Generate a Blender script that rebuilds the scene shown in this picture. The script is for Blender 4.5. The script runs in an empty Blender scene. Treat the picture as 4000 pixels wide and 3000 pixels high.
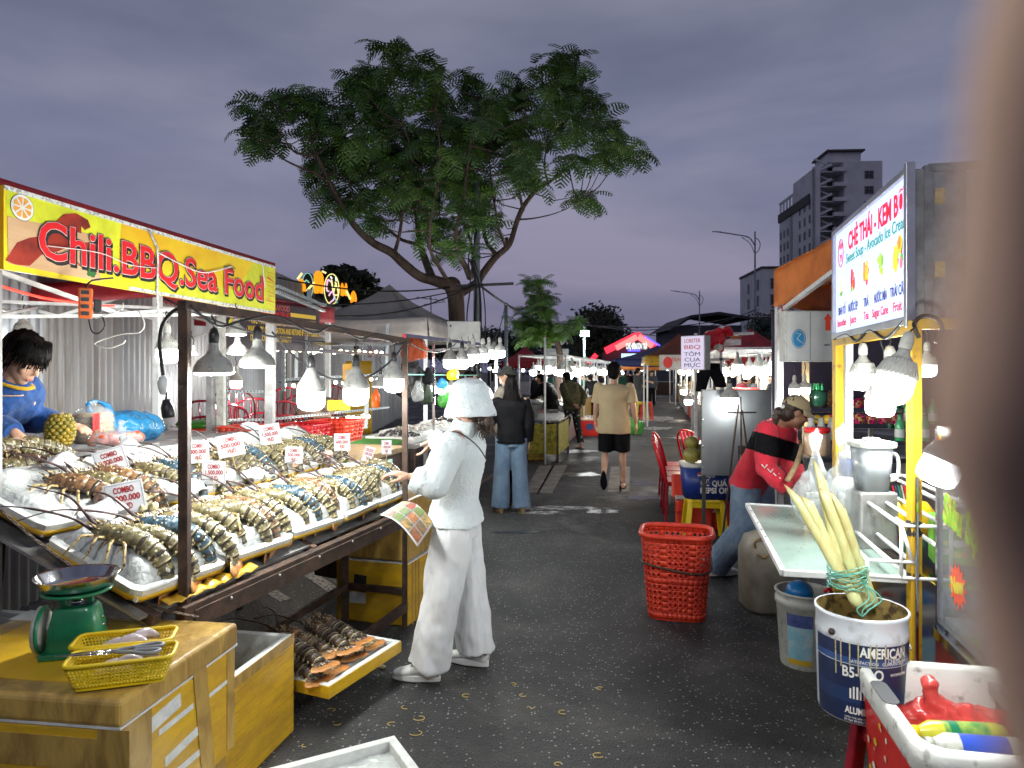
import bpy, bmesh, math, random
from mathutils import Vector as V3, Matrix, Euler, noise
R = math.radians
random.seed(7)
rnd = random.uniform
scene = bpy.context.scene
COL = scene.collection

# ---------------------------------------------------------------- camera, sky, exposure
F, CU, HV, EYE = 1534.0, 1106.0, 802.0, 1.65
cam_d = bpy.data.cameras.new('camera'); cam = bpy.data.objects.new('camera', cam_d); COL.objects.link(cam)
cam.location = (0, 0, EYE); cam.rotation_euler = (R(90), 0, 0)
cam_d.sensor_width = 36; cam_d.lens = 36*F/2212; cam_d.shift_y = -27.5/2212
cam_d.clip_start = .01; cam_d.clip_end = 3000
cam_d.dof.use_dof = True; cam_d.dof.focus_distance = 4.2; cam_d.dof.aperture_fstop = 5.5
scene.camera = cam
world = bpy.data.worlds.new('World'); scene.world = world; world.use_nodes = True
nt = world.node_tree; nt.nodes.clear()
def nn(nt, t, **k):
 n = nt.nodes.new(t)
 for a, b in k.items():
  if a.startswith('i_'):
   n.inputs[a[2:].replace('_', ' ')].default_value = b
  else: setattr(n, a, b)
 return n
def ramp(nt, stops, interp='LINEAR'):
 n = nt.nodes.new('ShaderNodeValToRGB'); cr = n.color_ramp; cr.interpolation = interp
 while len(cr.elements) < len(stops): cr.elements.new(.5)
 for e, (p, c) in zip(cr.elements, stops):
  e.position = p; e.color = tuple(c)+(1,) if len(c) == 3 else c
 return n
def lk(nt, a, ao, b, bi): nt.links.new(a.outputs[ao], b.inputs[bi])
o_ = nn(nt, 'ShaderNodeOutputWorld'); bgc = nn(nt, 'ShaderNodeBackground'); bgs = nn(nt, 'ShaderNodeBackground')
sky = nn(nt, 'ShaderNodeTexSky'); sky.sky_type = 'NISHITA'; sky.sun_disc = False; sky.sun_elevation = R(1.0); sky.sun_rotation = R(200)
lk(nt, sky, 0, bgs, 0); bgs.inputs[1].default_value = .004
tc = nn(nt, 'ShaderNodeTexCoord'); sep = nn(nt, 'ShaderNodeSeparateXYZ'); lk(nt, tc, 'Generated', sep, 0)
mpn = nn(nt, 'ShaderNodeMapping'); mpn.inputs['Scale'].default_value = (1.0, 1.0, 3.6); mpn.inputs['Rotation'].default_value = (0, R(8), R(20))
lk(nt, tc, 'Generated', mpn, 0)
ns = nn(nt, 'ShaderNodeTexNoise', i_Scale=1.7, i_Detail=6.0, i_Roughness=.5, i_Distortion=.25); lk(nt, mpn, 0, ns, 'Vector')
elv = ramp(nt, [(0, (.102, .100, .155)), (.12, (.128, .125, .192)), (.28, (.142, .148, .216)), (.5, (.110, .120, .168)), (1, (.085, .092, .130))])
lk(nt, sep, 'Z', elv, 0)
cl = ramp(nt, [(.30, (.58, .62, .70)), (.48, (.90, .92, .96)), (.68, (1.42, 1.34, 1.26))]); lk(nt, ns, 0, cl, 0)
mul = nn(nt, 'ShaderNodeMix', data_type='RGBA', blend_type='MULTIPLY'); mul.inputs[0].default_value = 1
lk(nt, elv, 0, mul, 6); lk(nt, cl, 0, mul, 7); lk(nt, mul, 2, bgc, 0); bgc.inputs[1].default_value = 1.22
add = nn(nt, 'ShaderNodeAddShader'); lk(nt, bgc, 0, add, 0); lk(nt, bgs, 0, add, 1); lk(nt, add, 0, o_, 0)
sun_d = bpy.data.lights.new('sun', 'SUN'); sun_d.energy = .04; sun_d.angle = R(25); sun_d.color = (1, .9, .85)
sun = bpy.data.objects.new('sun', sun_d); COL.objects.link(sun); sun.rotation_euler = (R(60), 0, R(160))
scene.render.engine = 'CYCLES'
vs_ = scene.view_settings; vs_.view_transform = 'Standard'; vs_.look = 'None'; vs_.gamma = 1; vs_.exposure = .3; vs_.use_curve_mapping = False
cy = scene.cycles; cy.use_denoising = True; cy.use_adaptive_sampling = True; cy.adaptive_threshold = .02
cy.max_bounces = 6; cy.diffuse_bounces = 3; cy.glossy_bounces = 3; cy.transmission_bounces = 5; cy.transparent_max_bounces = 16
cy.sample_clamp_indirect = 4; cy.sample_clamp_direct = 0; cy.caustics_reflective = False; cy.caustics_refractive = False; cy.blur_glossy = .5
try: cy.denoising_input_passes = 'RGB_ALBEDO_NORMAL'; cy.use_light_tree = True
except Exception: pass

# ---------------------------------------------------------------- helpers
def at(u, v, Y): return V3(((u-CU)/F*Y, Y, EYE-(v-HV)/F*Y))
def gr(u, v, z=0.0):
 Y = (EYE-z)*F/(v-HV); return V3(((u-CU)/F*Y, Y, z))
def H(s):
 s = s.lstrip('#'); c = [int(s[i:i+2], 16)/255 for i in (0, 2, 4)]
 return tuple(((x+.055)/1.055)**2.4 if x > .04045 else x/12.92 for x in c)
def setin(n, k, v):
 if k in n.inputs: n.inputs[k].default_value = v
def mat(name, col, rough=.5, metal=0, col2=None, vs=6, lo=.35, hi=.65, bump=.0, bs=60, emit=0, ecol=None, trans=0, alpha=1, coat=0, ior=1.45, sheen=0, sss=0, rvar=.0, stretch=(1, 1, 1), dist=0, spec=.5):
 m = bpy.data.materials.new(name); m.use_nodes = True; t = m.node_tree; p = t.nodes['Principled BSDF']
 c = tuple(col)+(1,)
 p.inputs['Base Color'].default_value = c; p.inputs['Roughness'].default_value = rough; setin(p, 'Specular IOR Level', spec); p.inputs['Metallic'].default_value = metal
 setin(p, 'IOR', ior); setin(p, 'Transmission Weight', trans); setin(p, 'Alpha', alpha); setin(p, 'Coat Weight', coat); setin(p, 'Coat Roughness', .08)
 setin(p, 'Sheen Weight', sheen)
 if sss: setin(p, 'Subsurface Weight', sss); setin(p, 'Subsurface Radius', (.02, .008, .005)); setin(p, 'Subsurface Scale', .5)
 if emit:
  p.inputs['Emission Color'].default_value = tuple(ecol or col)+(1,); p.inputs['Emission Strength'].default_value = emit
 tcn = nn(t, 'ShaderNodeTexCoord'); mp = nn(t, 'ShaderNodeMapping'); mp.inputs['Scale'].default_value = stretch; lk(t, tcn, 'Object', mp, 0)
 if col2 is None: col2 = tuple(x*.72 for x in col)
 n = nn(t, 'ShaderNodeTexNoise', i_Scale=vs, i_Detail=5.0, i_Roughness=.6, i_Distortion=float(dist)); lk(t, mp, 0, n, 'Vector')
 r = ramp(t, [(lo, col2), (hi, col)]); lk(t, n, 0, r, 0); lk(t, r, 0, p, 'Base Color')
 if rvar:
  mr = nn(t, 'ShaderNodeMapRange'); mr.inputs[3].default_value = max(0, rough-rvar); mr.inputs[4].default_value = min(1, rough+rvar)
  lk(t, n, 0, mr, 0); lk(t, mr, 0, p, 'Roughness')
 if bump:
  b = nn(t, 'ShaderNodeTexNoise', i_Scale=bs, i_Detail=4.0, i_Roughness=.6); lk(t, mp, 0, b, 'Vector')
  bp = nn(t, 'ShaderNodeBump', i_Strength=min(1, bump), i_Distance=.01); lk(t, b, 0, bp, 'Height'); lk(t, bp, 0, p, 'Normal')
 return m

class MB:
 """collects faces, then links them as one mesh"""
 def __init__(s): s.v = []; s.f = []; s.m = []; s.s = []
 def add(s, vs, fs, m=0, sm=False, M=None):
  o = len(s.v); s.v += [(M @ V3(p)) if M else V3(p) for p in vs]
  for f in fs: s.f.append([o+i for i in f]); s.m.append(m); s.s.append(sm)
  return s
 def box(s, c, d, m=0, M=None, taper=1.0):
  x, y, z = d[0]/2, d[1]/2, d[2]/2; c = V3(c); t = taper
  vs = [c+V3(p) for p in ((-x*t, -y*t, -z), (x*t, -y*t, -z), (x*t, y*t, -z), (-x*t, y*t, -z), (-x, -y, z), (x, -y, z), (x, y, z), (-x, y, z))]
  return s.add(vs, [(0, 3, 2, 1), (4, 5, 6, 7), (0, 1, 5, 4), (1, 2, 6, 5), (2, 3, 7, 6), (3, 0, 4, 7)], m, False, M)
 def loft(s, rings, n=12, m=0, sm=True, cap=True, M=None, p=1.0):
  """rings: (centre, semi axis a, semi axis b)"""
  vs = []; k = len(rings)
  for c, a, b in rings:
   c, a, b = V3(c), V3(a), V3(b)
   for i in range(n):
    t = 2*math.pi*i/n; ca, sa = math.cos(t), math.sin(t)
    if p != 1: ca = math.copysign(abs(ca)**p, ca); sa = math.copysign(abs(sa)**p, sa)
    vs.append(c+a*ca+b*sa)
  fs = [(j*n+i, j*n+(i+1) % n, (j+1)*n+(i+1) % n, (j+1)*n+i) for j in range(k-1) for i in range(n)]
  if cap:
   fs.append(tuple(range(n))[::-1]); fs.append(tuple((k-1)*n+i for i in range(n)))
  return s.add(vs, fs, m, sm, M)
 def tube(s, pts, r, n=8, m=0, sm=True, cap=True, M=None, fl=1.0, up=None):
  pts = [V3(p) for p in pts]; k = len(pts); rr = r if isinstance(r, (list, tuple)) else [r]*k
  u = V3(up) if up else None; rings = []
  for i in range(k):
   d = (pts[min(i+1, k-1)]-pts[max(i-1, 0)])
   if d.length < 1e-9: d = V3((0, 0, 1))
   d.normalize()
   if u is None or abs(u.dot(d)) > .98: u = V3((0, 0, 1)) if abs(d.z) < .9 else V3((1, 0, 0))
   a = d.cross(u).normalized(); b = a.cross(d).normalized(); u = b if not up else V3(up)
   rings.append((pts[i], a*rr[i], b*rr[i]*fl))
  return s.loft(rings, n, m, sm, cap, M)
 def bar(s, a, b, w, h=None, m=0, M=None):
  a, b = V3(a), V3(b); h = h or w; d = (b-a); L = d.length; d.normalize()
  up = V3((0, 0, 1)) if abs(d.z) < .95 else V3((0, 1, 0))
  x = d.cross(up).normalized(); z = x.cross(d).normalized()
  vs = [p+x*sx*w/2+z*sz*h/2 for p in (a, b) for sx, sz in ((-1, -1), (1, -1), (1, 1), (-1, 1))]
  return s.add(vs, [(0, 1, 2, 3), (7, 6, 5, 4), (0, 4, 5, 1), (1, 5, 6, 2), (2, 6, 7, 3), (3, 7, 4, 0)], m, False, M)
 def lathe(s, prof, n=20, m=0, sm=True, M=None, ms=None, cap=False):
  vs = []; k = len(prof)
  for r, z in prof:
   for i in range(n): t = 2*math.pi*i/n; vs.append((r*math.cos(t), r*math.sin(t), z))
  for j in range(k-1):
   fs = [(j*n+i, j*n+(i+1) % n, (j+1)*n+(i+1) % n, (j+1)*n+i) for i in range(n)]
   if j == 0: o = len(s.v); s.add(vs, [], m, sm, M)
   for f in fs: s.f.append([o+i for i in f]); s.m.append(ms[j] if ms else m); s.s.append(sm)
  if cap:
   s.f.append([o+(k-1)*n+i for i in range(n)]); s.m.append(ms[-1] if ms else m); s.s.append(False)
   s.f.append([o+i for i in range(n)][::-1]); s.m.append(ms[0] if ms else m); s.s.append(False)
  return s
 def grid(s, fn, nu, nv, m=0, sm=True, M=None, mf=None):
  vs = [fn(i/nu, j/nv) for j in range(nv+1) for i in range(nu+1)]; w = nu+1
  o = len(s.v); s.add(vs, [], m, sm, M)
  for j in range(nv):
   for i in range(nu):
    s.f.append([o+j*w+i, o+j*w+i+1, o+(j+1)*w+i+1, o+(j+1)*w+i]); s.m.append(mf(i, j) if mf else m); s.s.append(sm)
  return s
 def prism(s, pts, z0, z1, m=0, M=None, mt=None):
  n = len(pts); vs = [(x, y, z0) for x, y in pts]+[(x, y, z1) for x, y in pts]
  s.add(vs, [tuple(range(n))[::-1]]+[(i, (i+1) % n, n+(i+1) % n, n+i) for i in range(n)], m, False, M)
  o = len(s.v)-n; s.f.append([o+i for i in range(n)]); s.m.append(m if mt is None else mt); s.s.append(False)
  return s
 def ell(s, c, r, m=0, n=12, k=8, M=None, ax=None):
  c = V3(c); X, Y, Z = ax or (V3((1, 0, 0)), V3((0, 1, 0)), V3((0, 0, 1)))
  rings = []
  for j in range(k+1):
   t = -math.pi/2+math.pi*j/k; q = max(math.cos(t), .02)
   rings.append((c+Z*r[2]*math.sin(t), X*r[0]*q, Y*r[1]*q))
  return s.loft(rings, n, m, True, True, M)
 def mesh(s, name, mats):
  me = bpy.data.meshes.new(name); me.from_pydata([tuple(v) for v in s.v], [], s.f)
  for x in (mats if isinstance(mats, (list, tuple)) else [mats]): me.materials.append(x)
  me.polygons.foreach_set('material_index', s.m); me.polygons.foreach_set('use_smooth', s.s); me.update(); return me
 def build(s, name, mats, parent=None, M=None, bevel=0, solid=0, seg=2):
  o = bpy.data.objects.new(name, s.mesh(name, mats)); COL.objects.link(o); o.parent = parent
  if M is not None: o.matrix_local = M
  if solid: md = o.modifiers.new('t', 'SOLIDIFY'); md.thickness = solid; md.offset = 0
  if bevel: md = o.modifiers.new('b', 'BEVEL'); md.width = bevel; md.segments = seg; md.limit_method = 'ANGLE'; md.angle_limit = R(40)
  return o
def inst(me, name, parent=None, M=None):
 o = bpy.data.objects.new(name, me); COL.objects.link(o); o.parent = parent
 if M is not None: o.matrix_local = M
 return o
def tag(o, label=None, cat=None, group=None, kind=None):
 if label: o['label'] = label
 if cat: o['category'] = cat
 if group: o['group'] = group
 if kind: o['kind'] = kind
 return o
def thing(name, label, cat, loc=(0, 0, 0), rz=0, group=None, M=None):
 o = bpy.data.objects.new(name, None); COL.objects.link(o); o.empty_display_size = .1
 if M is not None: o.matrix_world = M
 else: o.location = loc; o.rotation_euler = (0, 0, rz)
 return tag(o, label, cat, group)
KIDS = {}
def dup(root, loc=None, rz=0, label=None, group=None, M=None, scale=None):
 r = root.copy(); COL.objects.link(r)
 if M is not None: r.matrix_world = M
 else: r.location = loc; r.rotation_euler = (0, 0, rz)
 if scale: r.scale = (scale,)*3
 if label: r['label'] = label
 if group: r['group'] = group
 def rec(a, b):
  for ch in a.children:
   c = ch.copy(); COL.objects.link(c); c.parent = b; rec(ch, c)
 rec(root, r)
 return r
def T(x=0, y=0, z=0): return Matrix.Translation((x, y, z))
def RX(a): return Matrix.Rotation(a, 4, 'X')
def RY(a): return Matrix.Rotation(a, 4, 'Y')
def RZ(a): return Matrix.Rotation(a, 4, 'Z')
def S(x, y=None, z=None): return Matrix.Diagonal((x, y if y else x, z if z else x, 1))
def frame(o, x, y, z):
 M = Matrix((x, y, z)).transposed().to_4x4(); M.translation = o; return M
TXT = {}
def text(s, size, m, parent=None, M=None, width=None, ext=.001, bold=0, name='lettering', align='CENTER', shear=0, space=1):
 """flat lettering standing in its own XZ plane, facing -Y"""
 c = bpy.data.curves.new('t', 'FONT'); c.body = s; c.size = size; c.extrude = ext; c.offset = bold; c.align_x = align; c.align_y = 'CENTER'; c.shear = shear; c.resolution_u = 3; c.space_character = space
 o = bpy.data.objects.new('t', c); COL.objects.link(o)
 dg = bpy.context.evaluated_depsgraph_get(); me = bpy.data.meshes.new_from_object(o.evaluated_get(dg)); bpy.data.objects.remove(o); bpy.data.curves.remove(c)
 xs = [v.co.x for v in me.vertices] or [0]
 k = width/(max(xs)-min(xs)+1e-6) if width else 1
 me.transform(RX(R(90)) @ S(k, 1, 1)); me.materials.clear(); me.materials.append(m)
 q = bpy.data.objects.new(name, me); COL.objects.link(q); q.parent = parent
 if M is not None: q.matrix_local = M
 return q
def catenary(a, b, sag, n=12):
 a, b = V3(a), V3(b)
 return [a.lerp(b, i/n)-V3((0, 0, sag*4*(i/n)*(1-i/n))) for i in range(n+1)]
def bez(pts, n=8):
 """Catmull-Rom through points"""
 P = [V3(p) for p in pts]; out = []
 for i in range(len(P)-1):
  p0, p1, p2, p3 = P[max(i-1, 0)], P[i], P[i+1], P[min(i+2, len(P)-1)]
  for k in range(n):
   t = k/n; out.append(.5*((2*p1)+(-p0+p2)*t+(2*p0-5*p1+4*p2-p3)*t*t+(-p0+3*p1-3*p2+p3)*t**3))
 out.append(P[-1]); return out
def remesh(mb, name, mats, parent, vox=.008, smooth=4, wr=None, mf=None, M=None):
 me0 = mb.mesh('tmp', []); o = bpy.data.objects.new('tmp', me0); COL.objects.link(o)
 r = o.modifiers.new('r', 'REMESH'); r.mode = 'VOXEL'; r.voxel_size = vox; r.use_smooth_shade = True
 if smooth: q = o.modifiers.new('s', 'SMOOTH'); q.iterations = smooth; q.factor = .5
 dg = bpy.context.evaluated_depsgraph_get(); me = bpy.data.meshes.new_from_object(o.evaluated_get(dg)); bpy.data.objects.remove(o); bpy.data.meshes.remove(me0)
 if wr:
  nv = len(me.vertices); co = [v.co.copy() for v in me.vertices]; no = [v.normal.copy() for v in me.vertices]
  for v, c, n in zip(me.vertices, co, no):
   d = sum(a*noise.noise(V3((c.x*sx+9, c.y*sy, c.z*sz))) for a, sx, sy, sz in wr); v.co = c+n*d
 me.materials.clear()
 for x in (mats if isinstance(mats, (list, tuple)) else [mats]): me.materials.append(x)
 if mf:
  for p in me.polygons: p.material_index = mf(p.center, p.normal)
 me.polygons.foreach_set('use_smooth', [True]*len(me.polygons)); me.name = name; me.update()
 q = bpy.data.objects.new(name, me); COL.objects.link(q); q.parent = parent
 if M is not None: q.matrix_local = M
 return q

# ---------------------------------------------------------------- materials
def asphalt_mat():
 m = bpy.data.materials.new('asphalt'); m.use_nodes = True; t = m.node_tree; p = t.nodes['Principled BSDF']
 g = nn(t, 'ShaderNodeNewGeometry')
 big = nn(t, 'ShaderNodeTexNoise', i_Scale=.85, i_Detail=8.0, i_Roughness=.70, i_Distortion=.4); lk(t, g, 0, big, 'Vector')
 fine = nn(t, 'ShaderNodeTexNoise', i_Scale=110.0, i_Detail=3.0); lk(t, g, 0, fine, 'Vector')
 base = ramp(t, [(.36, (.008, .008, .009)), (.50, (.026, .026, .026)), (.64, (.062, .060, .055))]); lk(t, big, 0, base, 0)
 fr = ramp(t, [(.3, (.45, .45, .45)), (.7, (1.5, 1.5, 1.5))]); lk(t, fine, 0, fr, 0)
 mx = nn(t, 'ShaderNodeMix', data_type='RGBA', blend_type='MULTIPLY'); mx.inputs[0].default_value = 1; lk(t, base, 0, mx, 6); lk(t, fr, 0, mx, 7)
 v = nn(t, 'ShaderNodeTexVoronoi', i_Scale=62.0); lk(t, g, 0, v, 'Vector')
 sepc = nn(t, 'ShaderNodeSeparateColor'); lk(t, v, 'Color', sepc, 0)
 a = nn(t, 'ShaderNodeMath', operation='GREATER_THAN'); a.inputs[1].default_value = .86; lk(t, sepc, 0, a, 0)
 b = nn(t, 'ShaderNodeMath', operation='LESS_THAN'); b.inputs[1].default_value = .34; lk(t, v, 'Distance', b, 0)
 c = nn(t, 'ShaderNodeMath', operation='MULTIPLY'); lk(t, a, 0, c, 0); lk(t, b, 0, c, 1)
 m2 = nn(t, 'ShaderNodeMix', data_type='RGBA'); lk(t, c, 0, m2, 0); lk(t, mx, 2, m2, 6); m2.inputs[7].default_value = (.24, .235, .22, 1)
 lk(t, m2, 2, p, 'Base Color')
 wet = nn(t, 'ShaderNodeTexNoise', i_Scale=.9, i_Detail=4.0, i_Roughness=.6, i_Distortion=.6)
 mpw = nn(t, 'ShaderNodeMapping'); mpw.inputs['Location'].default_value = (3, 1, 0); mpw.inputs['Scale'].default_value = (1, .55, 1); lk(t, g, 0, mpw, 0); lk(t, mpw, 0, wet, 'Vector')
 sp = nn(t, 'ShaderNodeSeparateXYZ'); lk(t, g, 0, sp, 0)
 far = nn(t, 'ShaderNodeMapRange'); far.inputs[1].default_value = 4.5; far.inputs[2].default_value = 10; far.inputs[3].default_value = -.16; far.inputs[4].default_value = -.01; lk(t, sp, 'Y', far, 0)
 sm = nn(t, 'ShaderNodeMath', operation='ADD'); lk(t, wet, 0, sm, 0); lk(t, far, 0, sm, 1)
 wr = ramp(t, [(.52, (.74, .74, .74)), (.66, (.30, .30, .30))]); lk(t, sm, 0, wr, 0); lk(t, wr, 0, p, 'Roughness')
 bp = nn(t, 'ShaderNodeBump', i_Strength=.75, i_Distance=.006)
 v2 = nn(t, 'ShaderNodeTexVoronoi', i_Scale=95.0); lk(t, g, 0, v2, 'Vector'); lk(t, v2, 'Distance', bp, 'Height'); lk(t, bp, 0, p, 'Normal')
 return m
m_asph = asphalt_mat()
m_conc = mat('weathered_concrete', (.23, .21, .185), .75, col2=(.10, .095, .085), vs=5, bump=.4, bs=60)
m_paint = mat('worn_road_paint', (.32, .31, .29), .7, col2=(.05, .05, .05), vs=40, lo=.42, hi=.56)
m_tin = mat('galvanised_tin', (.36, .37, .39), .42, .55, col2=(.25, .26, .28), vs=3, stretch=(1, 1, .25), bump=.05, rvar=.1)
m_tinr = mat('rust_streaked_tin', (.34, .34, .35), .5, .5, col2=(.21, .19, .17), vs=4, stretch=(1, 1, .2), lo=.3, hi=.6)
m_rust = mat('rusty_brown_steel', (.105, .060, .040), .62, .3, col2=(.035, .024, .020), vs=16, bump=.35, bs=120, rvar=.15)
m_galv = mat('grey_galvanised_steel', (.40, .40, .40), .45, .6, col2=(.24, .23, .22), vs=10, bump=.1)
m_whitep = mat('white_painted_steel', (.72, .73, .72), .4, 0, col2=(.50, .50, .47), vs=14, lo=.25, hi=.5)
m_yelp = mat('yellow_painted_steel', (.46, .27, .012), .45, 0, col2=(.20, .10, .02), vs=12, lo=.32, hi=.42, bump=.1)
m_blk = mat('black_plastic', (.014, .014, .015), .4, col2=(.03, .03, .03))
m_rub = mat('black_rubber_cable', (.012, .012, .013), .5)
m_wplas = mat('aged_white_plastic', (.50, .50, .46), .42, col2=(.30, .29, .26), vs=22, lo=.3, hi=.5, bump=.08)
m_gplas = mat('dusty_grey_housing', (.30, .30, .28), .5, col2=(.16, .15, .13), vs=38, lo=.33, hi=.47, bump=.1)
m_alu = mat('brushed_aluminium', (.62, .63, .65), .3, .9, col2=(.45, .46, .48), vs=5)
m_steel = mat('polished_stainless_steel', (.62, .62, .63), .12, 1, col2=(.50, .50, .52), vs=3)
def glow(name, c, s): return mat(name, c, .5, emit=s, ecol=c, col2=c)
m_lit = glow('lit_cool_white_diffuser', (.93, .97, 1.0), 7.0)
m_litw = glow('lit_warm_diffuser', (1.0, .80, .52), 6.0)
m_foam = mat('white_styrofoam', (.80, .81, .78), .7, col2=(.62, .63, .60), vs=20, bump=.35, bs=170)
m_tapey = mat('yellow_packing_tape', (.76, .46, .018), .36, col2=(.58, .33, .03), vs=3.5, bump=.4, bs=14, coat=.35, stretch=(1, 1, 3), lo=.4, hi=.6)
m_tapeb = mat('brown_packing_tape', (.52, .33, .085), .3, col2=(.32, .19, .05), vs=7, bump=.75, bs=16, coat=.5, stretch=(1, 1, .35), dist=1.6, lo=.40, hi=.58)
def ice_mat():
 m = mat('crushed_ice', (.88, .90, .87), .14, col2=(.66, .70, .67), vs=9, trans=.22, ior=1.31, coat=.3)
 t = m.node_tree; p = t.nodes['Principled BSDF']; tcn = nn(t, 'ShaderNodeTexCoord')
 a = nn(t, 'ShaderNodeTexVoronoi', i_Scale=34.0); a.feature = 'DISTANCE_TO_EDGE'; lk(t, tcn, 'Object', a, 'Vector')
 b = nn(t, 'ShaderNodeTexNoise', i_Scale=24.0, i_Detail=5.0); lk(t, tcn, 'Object', b, 'Vector')
 s_ = nn(t, 'ShaderNodeMath', operation='ADD'); lk(t, a, 0, s_, 0); lk(t, b, 0, s_, 1)
 bp = nn(t, 'ShaderNodeBump', i_Strength=.6, i_Distance=.010); lk(t, s_, 0, bp, 'Height'); lk(t, bp, 0, p, 'Normal'); return m
m_ice = ice_mat()
def shell_mat(name, c, dark, spot, vs=30):
 m = mat(name, c, .22, col2=dark, vs=vs, lo=.38, hi=.58, bump=.35, bs=120, coat=.5)
 t = m.node_tree; p = t.nodes['Principled BSDF']; r = [l.from_node for l in t.links if l.to_socket == p.inputs['Base Color']][0]
 tcn = nn(t, 'ShaderNodeTexCoord'); v = nn(t, 'ShaderNodeTexVoronoi', i_Scale=46.0); lk(t, tcn, 'Object', v, 'Vector')
 q = ramp(t, [(.15, (1, 1, 1)), (.21, (0, 0, 0))]); lk(t, v, 'Distance', q, 0)
 mx = nn(t, 'ShaderNodeMix', data_type='RGBA'); lk(t, q, 0, mx, 0); lk(t, r, 0, mx, 6); mx.inputs[7].default_value = tuple(spot)+(1,)
 lk(t, mx, 2, p, 'Base Color'); return m
SH = {'olive': shell_mat('olive_shell', (.24, .20, .095), (.07, .062, .032), (.72, .66, .42)),
      'brown': shell_mat('brown_shell', (.28, .15, .07), (.08, .04, .022), (.74, .62, .40)),
      'blue': shell_mat('blue_green_shell', (.06, .12, .16), (.012, .025, .04), (.60, .62, .50)),
      'dark': shell_mat('dark_brown_shell', (.13, .075, .045), (.025, .018, .015), (.50, .40, .24))}
m_band = mat('dark_shell_band', (.075, .058, .038), .25, col2=(.02, .016, .012), vs=40, coat=.5)
m_cream = mat('cream_shell_edge', (.50, .44, .26), .3, col2=(.22, .18, .09), vs=70)
m_fan = mat('orange_tail_fan', (.66, .22, .05), .35, col2=(.35, .20, .07), vs=22, bump=.3, bs=60)
m_leg = mat('mottled_lobster_leg', (.62, .45, .20), .35, col2=(.08, .04, .025), vs=85, lo=.46, hi=.52)
m_ant = mat('dark_antenna', (.10, .05, .045), .4, col2=(.03, .02, .02), vs=60)
m_ribg = mat('rubbery_squid', (.52, .44, .46), .2, col2=(.36, .30, .33), vs=18, coat=.5)
m_paper = mat('laminated_white_paper', (.50, .50, .51), .35, col2=(.46, .46, .48), spec=.3)
m_redp = mat('dark_red_print', (.22, .008, .010), .5, col2=(.22, .008, .01))
m_stick = mat('bamboo_stick', (.52, .38, .20), .6, col2=(.35, .24, .12), vs=30)
m_redt = mat('red_tent_fabric', (.38, .018, .025), .6, col2=(.20, .012, .018), vs=4, bump=.2, bs=14)
m_orgt = mat('faded_orange_tarpaulin', (.62, .17, .022), .62, col2=(.33, .085, .015), vs=4.5, bump=.3, bs=9, lo=.25, hi=.6)
m_greyt = mat('grey_tent_fabric', (.50, .46, .42), .8, col2=(.36, .33, .31), vs=3, bump=.25, bs=7)
m_bluet = mat('dark_blue_tent_fabric', (.02, .03, .12), .6, bump=.2, bs=8)
m_chair = mat('red_moulded_plastic', (.62, .012, .02), .28, col2=(.45, .01, .015), coat=.2)
m_chaird = mat('maroon_moulded_plastic', (.26, .008, .02), .25, col2=(.16, .006, .015), coat=.3)
m_bask = mat('orange_red_plastic', (.72, .055, .02), .42, col2=(.55, .035, .018), vs=5, bump=.08)
m_yelpl = mat('yellow_plastic', (.78, .56, .01), .33, col2=(.66, .45, .01), bump=.05)
m_green = mat('green_enamel', (.012, .20, .085), .33, col2=(.008, .13, .06), vs=9, bump=.15, bs=70, coat=.2)
m_skin = mat('skin', (.58, .36, .25), .5, col2=(.48, .26, .17), vs=9, sss=.12, bump=.05, bs=160)
m_skin2 = mat('tanned_skin', (.40, .21, .13), .5, col2=(.31, .15, .09), vs=9, sss=.1, bump=.05, bs=160)
m_hair = mat('black_hair', (.010, .008, .008), .55, col2=(.004, .004, .004), vs=40, stretch=(1, 1, .12), bump=.8, bs=110, spec=.06)
m_hairb = mat('brown_hair', (.065, .035, .022), .42, col2=(.015, .010, .008), vs=40, stretch=(1, 1, .15), bump=.8, bs=110)
def cloth(name, c, c2=None, b=.5, bs=260, r=.85, vs=5, sheen=.15): return mat(name, c, r, col2=c2, bump=b, bs=bs, vs=vs, sheen=sheen, spec=.12)
m_knit = cloth('white_fluffy_knit', (.76, .82, .82), (.70, .77, .78), 1.0, 160, .95, 9, .5)
m_pants = cloth('white_cotton', (.76, .76, .76), (.66, .67, .68), .3, 200)
m_den = cloth('light_blue_denim', (.17, .25, .34), (.10, .16, .24), .5, 300)
m_den2 = cloth('washed_blue_denim', (.20, .27, .36), (.09, .14, .22), .5, 300, vs=7)
m_black = cloth('black_cloth', (.010, .010, .012), (.005, .005, .006), .4, 220, sheen=0)
m_beige = cloth('beige_jersey', (.56, .44, .26), (.48, .37, .21), .3, 240)
m_olive = cloth('olive_quilted_cloth', (.085, .078, .035), (.05, .048, .022), .7, 40)
m_rubs = mat('white_rubber_sole', (.74, .74, .73), .5, col2=(.62, .62, .60))
m_glass = mat('clear_glass', (.95, .97, .97), .03, trans=1, ior=1.25, col2=(.95, .97, .97))
def film(name, c, a, rough=.15):
 m = mat(name, c, rough, col2=tuple(x*.8 for x in c), vs=14, bump=.7, bs=26, coat=.6); t = m.node_tree; p = t.nodes['Principled BSDF']
 tr = nn(t, 'ShaderNodeBsdfTransparent'); tr.inputs[0].default_value = tuple(.5+.5*x for x in c)+(1,); mx = nn(t, 'ShaderNodeMixShader'); mx.inputs[0].default_value = a
 lk(t, tr, 0, mx, 1); lk(t, p, 0, mx, 2); o = [n for n in t.nodes if n.type == 'OUTPUT_MATERIAL'][0]; lk(t, mx, 0, o, 0); return m
m_bagb = film('blue_bag_film', (.03, .30, .62), .62); m_bagc = film('clear_bag_film', (.80, .84, .84), .27)
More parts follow.
